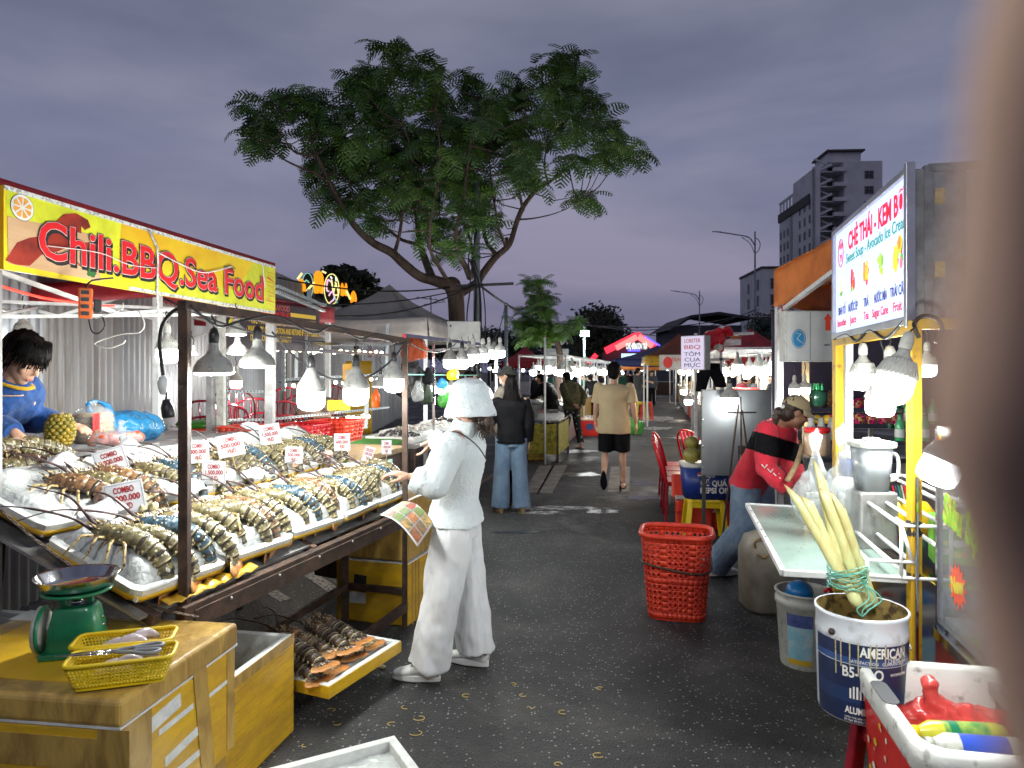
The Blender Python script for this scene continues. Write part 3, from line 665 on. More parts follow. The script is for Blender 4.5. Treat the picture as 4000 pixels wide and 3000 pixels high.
def stool(label, M, m, h=.45, w=.30, group=None, name='plastic_stool'):
 t = thing(name, label, 'stool', M=M, group=group)
 k = MB(); k.prism([rrect(w, w, .04, i/24) for i in range(24)], h-.03, h); k.build('seat', m, t, bevel=.008)
 for a, b in ((1, 1), (1, -1), (-1, -1), (-1, 1)):
  q = w/2-.025; MB().bar((a*q, b*q, h-.02), (a*(q+.045), b*(q+.045), 0), .05, .035).build('leg', m, t, bevel=.006)
 k = MB()
 for i in range(4):
  a = [(1, 1), (1, -1), (-1, -1), (-1, 1)]; p, q = a[i], a[(i+1) % 4]; z = w/2-.02; k.bar((p[0]*z, p[1]*z, h-.055), (q[0]*z, q[1]*z, h-.055), .012, .05)
 k.build('apron', m, t); return t

# ---------------------------------------------------------------- tents, trees
def tent(label, M, w, d, ze, zp, m, mv=None, val=.22, legs=True, group=None, sag=.10, mleg=None, name='canopy_tent', truss=True):
 t = thing(name, label, 'tent', M=M, group=group); mv = mv or m; ml = mleg or m_whitep
 for q in range(4):
  k = MB(); a = [(-w/2, -d/2), (w/2, -d/2), (w/2, d/2), (-w/2, d/2)]; p0, p1 = V3(a[q]+(ze,)), V3(a[(q+1) % 4]+(ze,)); top = V3((0, 0, zp))
  def fn(u, v, p0=p0, p1=p1):
   e = p0.lerp(p1, u); p = e.lerp(top, v); z = p.z-sag*4*v*(1-v)*.8-.03*math.sin(math.pi*u)*(1-v); n = noise.noise(p*2.3)*.035*(1-v*.5)
   return V3((p.x, p.y, z+n))
  k.grid(fn, 8, 8); k.build('canopy_side', m, t, solid=.004)
  v_ = MB()
  def fv(u, v, p0=p0, p1=p1):
   e = p0.lerp(p1, u); out = V3(((p0+p1)/2).to_tuple()); out.z = 0; out.normalize()
   return V3((e.x, e.y, e.z-.03*math.sin(math.pi*u)-val*v))+out*(.012+.018*math.sin(u*17)*v+.02*v)
  v_.grid(fv, 18, 3); v_.build('valance', mv, t, solid=.004)
 if legs:
  for x, y in ((-1, -1), (1, -1), (1, 1), (-1, 1)): MB().bar((x*(w/2-.04), y*(d/2-.04), 0), (x*(w/2-.04), y*(d/2-.04), ze-.02), .045).build('leg', ml, t)
 if truss:
  for y in (-1, 1):
   MB().bar((-w/2+.05, y*(d/2-.05), ze-.06), (0, y*(d/2-.05), ze-.26), .02).build('brace', ml, t); MB().bar((w/2-.05, y*(d/2-.05), ze-.06), (0, y*(d/2-.05), ze-.262), .02).build('brace', ml, t)
   MB().bar((-w/2+.05, y*(d/2-.06), ze-.30), (0, y*(d/2-.06), ze-.08), .02).build('brace', ml, t); MB().bar((w/2-.05, y*(d/2-.06), ze-.30), (0, y*(d/2-.06), ze-.082), .02).build('brace', ml, t)
  for x in (-1, 1): MB().bar((x*(w/2-.05), -d/2+.05, ze-.07), (x*(w/2-.05), d/2-.05, ze-.07), .022).build('rail', ml, t)
 return t
def frond_mesh(name, m, L=.34, n=11, W=.085, droop=.5, seed=0, tip=1.0):
 k = MB(); r = random.Random(seed); pts = []; p = V3((0, 0, 0)); a = R(18)
 for i in range(n+1): pts.append(p.copy()); a -= droop/n*1.6; p = p+V3((0, math.cos(a), math.sin(a)))*L/n
 for i in range(n):
  k.bar(pts[i], pts[i+1], .004) if i < n-1 and i % 2 == 0 else None
  q = i/(n-1); w = W*math.sin(math.pi*(.18+.74*q))*tip; d = (pts[i+1]-pts[i]).normalized()
  for s_ in (-1, 1):
   b = pts[i]+d*.004; e = b+V3((s_*w, 0, 0))+d*w*.45-V3((0, 0, w*.28+r.uniform(0, .012))); g = L/n*.40
   k.add([b-d*g*.5, b+d*g*.95, e+d*g*.6, e-d*g*.4], [(0, 1, 2, 3)])
 return k.mesh(name, m)
def leafclump_mesh(name, m, n=26, r=.16, ls=.05, seed=1):
 k = MB(); q = random.Random(seed)
 for i in range(n):
  c = V3((q.gauss(0, 1), q.gauss(0, 1), q.gauss(0, .8)))*r*.55; a = V3((q.gauss(0, 1), q.gauss(0, 1), q.gauss(0, .5))).normalized(); b = a.cross(V3((q.gauss(0, 1), q.gauss(0, 1), q.gauss(0, 1)))).normalized()
  k.add([c-a*ls, c-b*ls*.5, c+a*ls, c+b*ls*.5], [(0, 1, 2, 3)])
 return k.mesh(name, m)
def join_instances(name, meshes, mats, parent, items):
 """many copies of small meshes joined into one mesh (numpy-fast)"""
 import numpy as np
 VS, FS, MI, o = [], [], [], 0
 data = []
 for me in meshes:
  n = len(me.vertices); c = np.empty(n*3); me.vertices.foreach_get('co', c); data.append((c.reshape(-1, 3), [tuple(p.vertices) for p in me.polygons]))
 for idx, M in items:
  c, f = data[idx]; A = np.array(M.to_3x3()); VS.append(c @ A.T+np.array(M.translation)); FS += [tuple(o+i for i in q) for q in f]; o += len(c)
 me = bpy.data.meshes.new(name); me.from_pydata(np.concatenate(VS).tolist(), [], FS)
 for x in mats: me.materials.append(x)
 me.update(); ob = bpy.data.objects.new(name, me); COL.objects.link(ob); ob.parent = parent; return ob
def aim(p, d, roll=0, sc=1):
 d = V3(d).normalized(); up = V3((0, 0, 1)); x = d.cross(up)
 x = x.normalized() if x.length > 1e-3 else V3((1, 0, 0)); z = x.cross(d).normalized()
 M = frame(V3(p), x, d, z); return M @ RY(roll) @ S(sc)
# ================================================================ SETTING
k = MB(); k.add([(-400, -60, 0), (400, -60, 0), (400, 900, 0), (-400, 900, 0)], [(0, 1, 2, 3)]); tag(k.build('ground', m_asph), kind='structure')
def patch(name, pts, z, m, th=.0):
 k = MB(); k.prism([(p.x, p.y) for p in pts], z-.012, z, m=0); return tag(k.build(name, m), kind='structure')
for (u0, u1, v0, v1, sh) in ((1157, 1190, 1006, 1066, 26), (1186, 1218, 1005, 1066, 26), (1318, 1348, 1008, 1063, 6), (1340, 1361, 1008, 1063, 2)):
 patch('concrete_slab', [gr(u0-sh, v1), gr(u1-sh, v1), gr(u1+sh*.3, v0), gr(u0+sh*.3, v0)], .006, m_conc)
for (a, b, w) in (((585, 1278), (618, 1298), .09), ((655, 1232), (735, 1285), .10), ((705, 1190), (790, 1240), .09), ((760, 1160), (830, 1196), .09), ((835, 1130), (880, 1152), .08)):
 p, q = gr(*a), gr(*b); d = (q-p).normalized(); n = V3((-d.y, d.x, 0))*w/2; patch('painted_line', [p-n, q-n, q+n, p+n], .004, m_paint)
m_wet = mat('shallow_water', (.035, .036, .038), .28, col2=(.02, .02, .022), vs=4, bump=.12, bs=30)
m_slush = mat('icy_meltwater_residue', (.50, .50, .48), .5, col2=(.08, .08, .08), vs=9, lo=.45, hi=.62)
rg = random.Random(5)
for (u, v, ru, rv, mm) in ((1400, 905, 60, 7, m_slush), (1420, 925, 40, 4, m_slush), (1200, 1098, 120, 5, m_slush), (1170, 1108, 60, 4, m_slush), (1300, 1105, 45, 5, m_wet), (1395, 1045, 45, 8, m_wet), (1260, 1025, 50, 6, m_wet), (1390, 1075, 50, 6, m_wet), (1240, 975, 60, 4, m_slush), (1120, 1150, 60, 4, m_wet)):
 pts = [gr(u+ru*math.cos(a*.35)*rg.uniform(.55, 1.1), v-rv*math.sin(a*.35)*rg.uniform(.5, 1.1)) for a in range(18)]
 patch('wet_patch', pts, .003 if mm is m_wet else .0035, mm)
m_rubb = mat('yellow_rubber_band', (.62, .45, .10), .5)
LB = (('long thin', 728, 1565), ('small looped', 660, 1612), ('long bowed', 905, 1553), ('short curled', 846, 1565), ('arched', 898, 1585), ('hooked', 878, 1529), ('oval', 1008, 1504), ('wavy', 1146, 1530), ('flat arched', 1130, 1503), ('tiny', 1108, 1479), ('small hooked', 1218, 1540), ('broad U shaped', 1293, 1633), ('low arched', 1206, 1657), ('stubby', 1296, 1488), ('faint', 715, 1535))
for i, (w_, u, v) in enumerate(LB):
 p = gr(u, min(v, 1652)); t0 = rg.uniform(0, 6); n = 10; L = rg.uniform(2.6, 5.2); r = rg.uniform(.012, .022)
 pts = [(math.cos(t0+L*j/n)*r*1.3, math.sin(t0+L*j/n)*r, .004) for j in range(n+1)]
 if w_ == 'wavy': pts = [(.035*(j/n-.5), .010*math.sin(j/n*6.3), .004) for j in range(n+1)]
 o = MB().tube(pts, .0019, 5).build('rubber_band', m_rubb); o.location = p
 tag(o, '%s yellow rubber band on the dark asphalt, %s' % (w_, ('left of the open yellow box', 'below the white shoes', 'towards the middle of the lane')[0 if u < 760 else 1 if u < 1020 else 2]), 'rubber band', 'rubber bands dropped on the asphalt')
o = MB().ell((0, 0, .012), (.022, .016, .012), n=10, k=6).build('shell', m_cream); o.location = gr(826, 1446); tag(o, 'small pale broken shell on the asphalt left of the white shoes', 'shell')

WA, WB = V3((-3.22, .2, 0)), V3((-4.0, 26, 0)); wd = (WB-WA).normalized(); nW = int((WB-WA).length/.98)
fence = thing('tin_fence', 'tall grey corrugated tin fence running behind the left stalls', 'fence', WA, 0)
def wave(y): return .016*math.sin(2*math.pi*y/.098)
k = MB(); n_ = 80
k.grid(lambda u, v: (wave(u*1.0), u*1.0, v*3.12), n_, 1, sm=True); pm = [k.mesh('tin_sheet', m_tin), k.mesh('tin_sheet', m_tinr)]
angw = -math.atan2(wd.x, wd.y)
for i in range(nW):
 o = inst(pm[(i*5) % 3 == 1], 'tin_sheet', fence, T(*(wd*i*.98)) @ RZ(angw) @ T(rg.uniform(-.008, .008), 0, rg.uniform(-.04, .03)) @ S(1, 1, .80+.20*min(1, i/9.0)))
for z in (.5, 1.4, 2.3): MB().bar(wd*0+V3((-.06, 0, z)), wd*nW*.98+V3((-.06, 0, z)), .05).build('rail', m_galv, fence)

# ---- buildings
m_bw = mat('grey_rendered_wall', (.74, .74, .75), .85, col2=(.58, .58, .60), vs=.25)
m_bd = mat('dark_window', (.03, .035, .05), .2, col2=(.018, .02, .03))
m_bs = mat('stained_parapet', (.10, .09, .085), .8, col2=(.06, .055, .05), vs=.3)
m_wf = mat('window_frame', (.22, .23, .24), .5)
def facade_local(t, o, x, nrm, cols, rows, w, h, z0, dz, x0, dx, frame_=.12, skip=None, m=None, bars=True):
 """windows as parts on the face at origin o, along x, outward normal nrm"""
 for r in range(rows):
  for c in range(cols):
   if skip and skip(c, r): continue
   p = o+x*(x0+dx*c)+V3((0, 0, z0+dz*r)); M = frame(p+nrm*.03, x, -nrm, V3((0, 0, 1)))
   f = MB(); 
   for (cc, s_) in (((0, 0, -h/2), (w+.3, .18, .14)), ((0, 0, h/2), (w+.3, .18, .14)), ((-w/2, 0, 0), (.13, .16, h)), ((w/2, 0, 0), (.13, .16, h))): f.box(cc, s_)
   if bars: f.box((0, 0, 0), (.09, .1, h)); f.box((0, -.01, h*.18), (w, .1, .09))
   wi = f.build('window', m_wf, t, M=M); MB().box((0, .03, 0), (w, .06, h)).build('pane', m_bd, wi)
zc = 165.0; C0 = V3((70.0, 165.0, 0)); dl = V3((.061, .998, 0)); dr = V3((.998, -.061, 0)); nl = V3((-.998, .061, 0)); nr = V3((-.061, -.998, 0))
tw = thing('hotel_tower', 'tall grey hotel tower with open stair landings, behind the orange canopy', 'building', C0)
def obox(mb, o, x, y, a, b, c, d, z0, z1, m=0):
 P = [o+x*p+y*q for p, q in ((a, c), (b, c), (b, d), (a, d))]; mb.add([p+V3((0, 0, z0)) for p in P]+[p+V3((0, 0, z1)) for p in P], [(0, 3, 2, 1), (4, 5, 6, 7), (0, 1, 5, 4), (1, 2, 6, 5), (2, 3, 7, 6), (3, 0, 4, 7)], m)
Z = V3((0, 0, 0)); k = MB()
obox(k, Z, dl, dr, 0, 14, 7.0, 15.6, 0, 50.3); obox(k, Z, dl, dr, 0, 14, 0, .5, 0, 48.8); obox(k, Z, dl, dr, 5, 14, .5, 7, 0, 48.8); obox(k, Z, dl, dr, 14, 25, 0, 15, 0, 43.5); obox(k, Z, dl, dr, 0, .6, 0, 1.6, 0, 49.2)
k.build('wall', m_bw, tw)
k = MB(); obox(k, Z, dl, dr, .6, 9, 3.6, 11, 50.3, 52.6); k.build('roof_house', m_bw, tw)
k = MB(); obox(k, Z, dl, dr, -.4, 9.6, 3.0, 11.6, 52.6, 53.0); k.build('roof_slab', m_bs, tw)
k = MB(); obox(k, Z, dl, dr, 2, 25.2, -.35, 0, 41.2, 43.4); k.build('stained_band', m_bs, tw)
k = MB()
for i in range(5): obox(k, Z, dl, dr, 14+i*2.5, 14.4+i*2.5, -.1, .3, 43.5, 46.0)
obox(k, Z, dl, dr, 14, 25, -.15, .4, 46.0, 46.5); k.build('roof_pergola', m_bw, tw)
k = MB(); obox(k, Z, dl, dr, 14.6, 16.4, -.12, 0, 2, 41); k.build('duct_strip', m_bd, tw)
facade_local(tw, Z, dl, nl, 3, 12, .9, 1.7, 4.5, 3.3, 2.2, 3.4, bars=False, skip=lambda c, r: r == 11 and c > 3)
facade_local(tw, Z, dl, nl, 3, 11, .9, 1.7, 4.5, 3.3, 18.0, 2.8, bars=False)
facade_local(tw, Z, dr, nr, 1, 13, 1.9, 1.7, 4.5, 3.55, 12.6, 3)
for r in range(14):
 z = 3+3.45*r
 k = MB(); obox(k, Z, dl, dr, .1, 4.9, .5, 7, z, z+.25); k.build('landing', m_bw, tw)
 k = MB(); obox(k, Z, dl, dr, -.9, .1, 4.4, 7.4, z, z+.9); k.build('balcony', m_bw, tw)
 k = MB(); a = Z+dr*.8+dl*.6+V3((0, 0, z+.3)); b = Z+dr*4.4+dl*.6+V3((0, 0, z+2.0)); k.bar(a, b, .4, .5); a2 = b+dl*1.2; k.bar(a2, Z+dr*.8+dl*1.8+V3((0, 0, z+3.6)), .4, .4); k.build('stair_flight', m_bw, tw)
 k = MB(); obox(k, Z, dl, dr, 4.80, 4.97, 5, 6.6, z+.3, z+2.4); k.build('door', m_bd, tw)
B0 = V3((53.5, 152, 0)); lb = thing('low_office_block', 'low white block with wide windows, left of the hotel tower', 'building', B0)
k = MB(); obox(k, Z, dr, dl, 0, 26, 0, 18, 0, 23.6); k.build('wall', m_bw, lb)
k = MB(); obox(k, Z, dr, dl, -.2, 26.2, -.2, 18.2, 23.6, 24.1); k.build('roof_edge', m_bs, lb)
facade_local(lb, Z, dr, nr, 4, 6, 2.9, 2.1, 3.2, 3.45, 3.3, 5.4)
facade_local(lb, Z, dl, nl, 2, 6, 1.1, 2.1, 3.2, 3.45, 3.0, 7.5, bars=False)
k_ = thing('roofed_hall', 'dark hall with a wide low pitched roof behind the red tents', 'building', (27, 98, 0))
m_dk = mat('dark_roofing', (.05, .05, .055), .8); m_dk2 = mat('dark_hall_wall', (.10, .10, .11), .8, vs=.2)
MB().box((0, 6, 4.0), (9.4, 12, 8.0)).build('wall', m_dk2, k_)
k = MB(); k.add([(-5.6, -1.5, 7.3), (-2.6, -1.5, 9.3), (1.2, -1.5, 9.75), (6.5, -1.5, 8.9), (-5.6, 14, 7.3), (-2.6, 14, 9.3), (1.2, 14, 9.75), (6.5, 14, 8.9), (-5.6, -1.5, 6.9), (-2.6, -1.5, 8.9), (1.2, -1.5, 9.35), (6.5, -1.5, 8.5)], [(0, 1, 5, 4), (1, 2, 6, 5), (2, 3, 7, 6), (8, 9, 1, 0), (9, 10, 2, 1), (10, 11, 3, 2)]); k.build('roof', m_dk, k_)
for i in range(3): MB().box((-2.6+i*2.6, -.04, 5.9), (1.9, .08, 1.3)).build('window', m_bd, k_)
fb = thing('far_apartment_block', 'far pale apartment block with rows of lit balconies beyond the small tree', 'building', (at(1205, 760, 300).x, 300, 0))
MB().box((0, 6, 8), (13, 12, 20)).build('wall', mat('far_wall', (.20, .18, .26), .9), fb)
m_far = glow('dim_lit_balcony', (.45, .35, .50), .35)
for i in range(6): MB().box((0, -.1, 3.5+2.5*i), (10.5, .2, .7)).build('balcony', m_far, fb)

# ---- night market gate
m_neon = glow('red_led_roof', (1.0, .03, .06), 1.6); m_neonp = glow('pink_led_panel', (1.0, .22, .20), 1.3); m_neonb = glow('blue_led', (.10, .08, 1.0), 2.2); m_neony = glow('amber_led', (1, .5, .03), 1.6); m_cw = glow('white_letter_glow', (.8, .9, .85), 1.2)
gY = 46.0; g = thing('market_gate', 'market gate with a glowing red peaked roof and white letters', 'gate', (at(1377, 760, gY).x, gY, 0))
def gp(u, v): p = at(u, v, gY); return V3((p.x-g.location.x, 0, p.z))
def strip(a, b, w, m, name, dy=0, th=.3):
 a, b = a+V3((0, dy, 0)), b+V3((0, dy, 0)); d = (b-a).normalized(); n = V3((-d.z, 0, d.x))*w/2
 k = MB(); P = [a-n, b-n, b+n, a+n]; k.add([p+V3((0, -th/2, 0)) for p in P]+[p+V3((0, th/2, 0)) for p in P], [(0, 1, 2, 3), (7, 6, 5, 4), (0, 4, 5, 1), (1, 5, 6, 2), (2, 6, 7, 3), (3, 7, 4, 0)]); return k.build(name, m, g)
strip(gp(1308, 758), gp(1376, 724), .42, m_neon, 'roof_edge_light'); strip(gp(1376, 724), gp(1416, 750), .42, m_neon, 'roof_edge_light')
strip(gp(1330, 752), gp(1374, 728), .35, m_neonp, 'roof_panel_light', -.2); strip(gp(1378, 727), gp(1408, 748), .34, m_neonp, 'roof_panel_light', -.2)
strip(gp(1392, 727), gp(1424, 747), .10, m_neonb, 'roof_ridge_light', -.1); strip(gp(1268, 790), gp(1288, 766), .28, m_neon, 'side_roof_light'); strip(gp(1258, 782), gp(1265, 772), .28, m_neony, 'side_roof_light', -.1)
strip(gp(1355, 757), gp(1380, 757), .13, m_neonb, 'blue_strip_light', -.3)
text('CHỢ ĐÊM SƠN TRÀ', .5, m_cw, g, M=T(*gp(1372, 749)) @ T(0, -.5, 0), width=1.35, bold=.02)
k = MB(); P = [gp(1305, 762), gp(1376, 728), gp(1418, 752), gp(1418, 800), gp(1305, 800)]; k.add([p+V3((0, .5, 0)) for p in P]+[p+V3((0, 1.2, 0)) for p in P], [(0, 1, 2, 3, 4), (9, 8, 7, 6, 5)]); k.build('gable', m_dk2, g)
for u in (1312, 1412): MB().bar(gp(u, 790)+V3((0, .8, 0)), V3((gp(u, 790).x, .8, 0)), .5).build('pillar', m_dk2, g)

# ---- round glowing sign boards over the fence
m_o = glow('orange_light_box', (1.0, .36, .01), .8); m_pk = glow('pink_neon_line', (.85, .50, .75), .9); m_yl = glow('yellow_neon_line', (.9, .85, .3), 1.0); m_gn = glow('teal_neon_line', (.25, .7, .6), .5); m_pan = mat('black_sign_board', (.01, .01, .016), .4)
ns_ = thing('neon_sign', 'cluster of round and orange glowing figures above the tin fence', 'sign', at(700, 620, 12.2))
def sp(u, v, dy=0): p = at(u, v, 12.2)-ns_.location; return V3((p.x, dy, p.z))
for (u, v, ru, rv) in ((665, 618, 14, 30), (717, 625, 18, 35)):
 k = MB(); k.loft([(sp(u, v), V3((ru/F*12.2, 0, 0)), V3((0, 0, rv/F*12.2))), (sp(u, v, .1), V3((ru/F*12.2, 0, 0)), V3((0, 0, rv/F*12.2)))], 28); k.build('round_board', m_pan, ns_)
 MB().tube([sp(u, v, -.02)+V3((math.cos(a*.2244)*(ru-2)/F*12.2, 0, math.sin(a*.2244)*(rv-2)/F*12.2)) for a in range(29)], .008, 5).build('rim_light', m_yl if u > 700 else m_gn, ns_)
for (pts, mm, r) in (([(716, 610), (711, 605), (708, 615), (708, 628), (713, 630)], m_pk, .014), ([(718, 605), (720, 620), (722, 632)], m_yl, .012), ([(712, 640), (720, 630), (724, 645), (714, 655)], m_pk, .014), ([(726, 610), (733, 635), (722, 636), (728, 612)], m_yl, .012), ([(724, 640), (730, 655)], m_gn, .012), ([(660, 612), (664, 606), (670, 612)], m_gn, .012), ([(716, 598), (719, 603)], m_cw, .012), ([(727, 600), (728, 608)], m_cw, .01)):
 MB().tube(bez([sp(a, b, -.06) for a, b in pts], 4), r, 6).build('script_line', mm, ns_)
def fig(pts, u, v, s, name='orange_figure', m=None):
 k = MB(); q = [sp(u+a*s, v+b*s) for a, b in pts]; n = len(q); k.add([p+V3((0, -.10, 0)) for p in q]+[p+V3((0, .0, 0)) for p in q], [tuple(range(n)), tuple(range(n, 2*n))[::-1]]+[(i, (i+1) % n, n+(i+1) % n, n+i) for i in range(n)]); k.build(name, m or m_o, ns_)
fig([(-8, 16), (-8, 5), (-5, -6), (0, -11), (5, -6), (8, 8), (8, 16)], 653, 614, 1); fig([(-9, 28), (-9, 12), (-9, -10), (-5, -18), (0, -20), (5, -18), (9, -8), (9, 10), (8, 28), (3, 28), (1, 14), (-2, 28)], 690, 606, 1)
fig([(-8, 22), (-8, -2), (-5, -12), (-3, -2), (3, -2), (5, -12), (7, -4), (7, 22), (3, 22), (1, 12), (-3, 22)], 745, 622, .8); fig([(-6, 16), (-7, 4), (-3, -8), (1, -12), (5, -4), (7, 8), (5, 14), (0, 12)], 765, 640, .9)
for a, b in (((647, 605), (657, 592)), ((667, 630), (683, 612)), ((700, 588), (708, 592)), ((752, 630), (760, 648))): MB().bar(sp(*a, -.12), sp(*b, -.12), .03).build('stick', m_yl, ns_)
MB().bar(sp(690, 650, .08), sp(690, 720, .08), .05).build('support', m_dk, ns_)

# ================================================================ TREES
bigt = thing('flame_tree', 'tall spreading tree with feathery dark leaves and a forked trunk behind the lamp post', 'tree', gr(985, 1013)); TB = bigt.location.copy()
def tp(u, v, dY=0): return at(u, v, 12.0+dY)-TB
def limb(pts, r0, r1, name='branch', par=bigt, m=m_bark, n=4):
 q = bez(pts, n); N = len(q); rr = [.6*(r0+(r1-r0)*(i/(N-1))**.8)*(1+.08*noise.noise(q[i]*3)) for i in range(N)]
 MB().tube(q, rr, 10).build(name, m, par); return q
trunk = MB(); q = bez([tp(996, 1005), tp(993, 900), tp(990, 760), tp(987, 690), tp(984, 640), tp(976, 618)], 5); trunk.tube(q, [.14+.05*max(0,1-i/10) for i in range(len(q))], 14)
trunk.ell(tp(976, 616), (.155, .15, .145)); trunk.build('trunk', m_bark, bigt)
LIM = []
def L_(uvs, r0, r1): LIM.append(limb([tp(*p) for p in uvs], r0, r1))
L_([(975, 618, 0), (935, 605, -.1), (905, 596, -.2), (868, 566, -.4), (845, 545, -.6), (808, 526, -.7), (775, 498, -.8), (748, 462, -.9), (728, 425, -1.0), (712, 395, -1.1), (692, 352, -1.1), (676, 318, -1.0), (670, 280, -.8), (668, 240, -.7)], .17, .02)
L_([(712, 395, -1.1), (680, 374, -1.3), (640, 358, -1.5), (602, 337, -1.6), (585, 312, -1.7)], .045, .012)
L_([(680, 338, -1.1), (640, 330, -1.3), (622, 312, -1.4), (610, 290, -1.5), (600, 262, -1.5)], .035, .010)
L_([(935, 605, -.1), (918, 560, .4), (906, 520, .8), (900, 470, 1.0), (890, 420, 1.2), (870, 350, 1.3), (845, 290, 1.3), (820, 230, 1.2)], .13, .02)
L_([(906, 528, .8), (868, 518, .6), (838, 495, .5), (800, 470, .3), (770, 430, .2), (745, 370, 0), (735, 300, 0)], .06, .012)
L_([(852, 548, -.6), (862, 510, -.8), (870, 460, -1.0), (880, 400, -1.2), (890, 330, -1.4), (870, 270, -1.5)], .06, .012)
L_([(970, 612, 0), (945, 570, -.9), (930, 540, -1.3), (930, 480, -1.6), (945, 400, -1.8), (950, 320, -1.9), (940, 240, -1.8)], .06, .012)
L_([(1015, 598, -.2), (1005, 575, -.7), (990, 545, -1.0), (985, 500, -1.2), (1000, 440, -1.5), (1010, 360, -1.7), (1020, 280, -1.8)], .10, .02)
L_([(985, 640, 0), (1003, 628, .1), (1028, 612, .2), (1045, 588, .3), (1070, 556, .4), (1100, 528, .5), (1116, 480, .5), (1132, 444, .6), (1160, 410, .7), (1184, 395, .8), (1215, 372, .8), (1240, 355, .9), (1290, 335, 1.0), (1330, 322, 1.0)], .15, .015)
L_([(1184, 395, .8), (1176, 360, .7), (1182, 320, .6), (1205, 280, .5), (1225, 240, .4), (1235, 190, .3)], .035, .010)
L_([(1182, 330, .7), (1200, 300, 1.0), (1225, 262, 1.1), (1262, 240, 1.2), (1280, 215, 1.2)], .03, .010)
L_([(1130, 455, .6), (1122, 415, .3), (1118, 370, .1), (1120, 310, 0), (1135, 240, 0), (1140, 190, -.1)], .05, .012)
L_([(1122, 474, .5), (1150, 472, .3), (1185, 465, .2), (1215, 455, 0), (1250, 438, 0)], .028, .008)
L_([(1092, 532, .5), (1078, 495, .1), (1070, 450, -.2), (1060, 380, -.4), (1055, 300, -.5), (1050, 220, -.5)], .05, .012)
L_([(1068, 545, .4), (1050, 520, .9), (1040, 470, 1.3), (1030, 400, 1.6), (1000, 320, 1.8), (960, 250, 1.8), (920, 180, 1.7), (880, 130, 1.5)], .07, .012)
L_([(1018, 600, .0), (1022, 560, 1.0), (1010, 500, 1.5), (970, 430, 2.0), (930, 360, 2.2), (900, 290, 2.2)], .06, .012)
for p in ((748, 462, -.9), (808, 526, -.7), (935, 606, -.1), (1100, 528, .5), (862, 566, -.3)):
 a = tp(*p); MB().tube([a, a+V3((rg.uniform(-.08, .02), 0, .12))], [.05, .03], 8).build('branch_stub', m_bark, bigt)
BLOBS = [(562, 228, 40, 16), (600, 222, 30, 16), (570, 300, 42, 28), (556, 262, 34, 22), (600, 262, 24, 16), (650, 215, 40, 24), (672, 245, 26, 18), (715, 250, 50, 48), (698, 298, 42, 32), (700, 378, 36, 40), (735, 425, 46, 34), (740, 190, 42, 26), (745, 330, 50, 40), (800, 180, 56, 40), (850, 122, 30, 24), (870, 150, 40, 30), (820, 250, 64, 54), (800, 340, 64, 48), (790, 410, 50, 40), (815, 470, 40, 24), (870, 420, 50, 44), (930, 180, 58, 44), (940, 270, 66, 54), (930, 370, 60, 54), (915, 455, 46, 40), (945, 505, 40, 28), (985, 535, 38, 18), (985, 455, 40, 36), (1040, 195, 58, 40), (1050, 290, 58, 54), (1010, 370, 50, 50), (1045, 420, 44, 48), (1060, 480, 32, 20), (1125, 205, 54, 40), (1140, 290, 44, 46), (1122, 360, 42, 40), (1150, 395, 26, 18), (1188, 150, 44, 36), (1225, 125, 26, 18), (1240, 185, 44, 46), (1200, 240, 32, 34), (1262, 250, 50, 40), (1300, 285, 40, 30), (1312, 330, 36, 26), (1368, 342, 32, 14), (1340, 318, 30, 16), (1240, 350, 26, 10), (1262, 426, 28, 14), (870, 310, 50, 40), (985, 320, 50, 50), (1090, 250, 50, 40)]
rt = random.Random(11); nodes = [(p, li) for li in range(len(LIM)) for p in LIM[li][len(LIM[li])//3:]]
FM = [frond_mesh('leaf', m_leaf, L=.44, n=8, seed=i, droop=(.8, 1.2, 1.6, 1.0)[i], W=(.115, .13, .11, .135)[i]) for i in range(4)]
FMb = [frond_mesh('leaf', m_leafb, L=.38, n=8, W=.12, seed=9, droop=.8)]
items = []; tw_ = MB()
for (u, v, ru, rv) in BLOBS:
 nc = max(4, int(ru*rv/200))
 for _ in range(nc):
  a = rt.uniform(0, 6.28); r = math.sqrt(rt.random()); uu, vv = u+ru*r*math.cos(a), v+rv*r*math.sin(a)
  wdep = 2.6*math.sqrt(max(.05, 1-((uu-960)/480)**2)); dY = rt.gauss(0, .45)*wdep
  c = tp(uu, vv, dY); best = min(nodes, key=lambda nd: (nd[0]-c).length+max(0, nd[0].z-c.z)*1.5)[0]
  if (c-best).length < 1.1: mid = best.lerp(c, .5)+V3((0, 0, -.10)); tw_.tube([best, mid, c], [.012, .009, .005], 4, cap=False)
  for j in range(rt.randint(6, 9)):
   az = rt.uniform(0, 6.28); el = rt.uniform(-.3, .65); d = V3((math.cos(az)*math.cos(el), math.sin(az)*math.cos(el), math.sin(el)))
   items.append((rt.choice((0, 1, 2, 3)) if not (vv > 440 and rt.random() < .35) else 4, aim(c+V3((rt.gauss(0, .05), rt.gauss(0, .05), rt.gauss(0, .05))), d, rt.uniform(-.5, .5), rt.uniform(.75, 1.2))))  # lighter leaves mixed in low down, painting the lamp light from below
tw_.build('twigs', m_bark, bigt)['kind'] = 'stuff'
items.sort(key=lambda it: it[1].translation.y)
allm = FM+FMb
for idx, M in items[:290]: inst(allm[idx], 'leaf', bigt, M)
join_instances('crown', allm, [m_leaf], bigt, [i for i in items[290:] if i[0] < 4])['kind'] = 'stuff'
join_instances('lamplit_lower_leaves', allm, [m_leafb], bigt, [i for i in items[290:] if i[0] == 4])['kind'] = 'stuff'

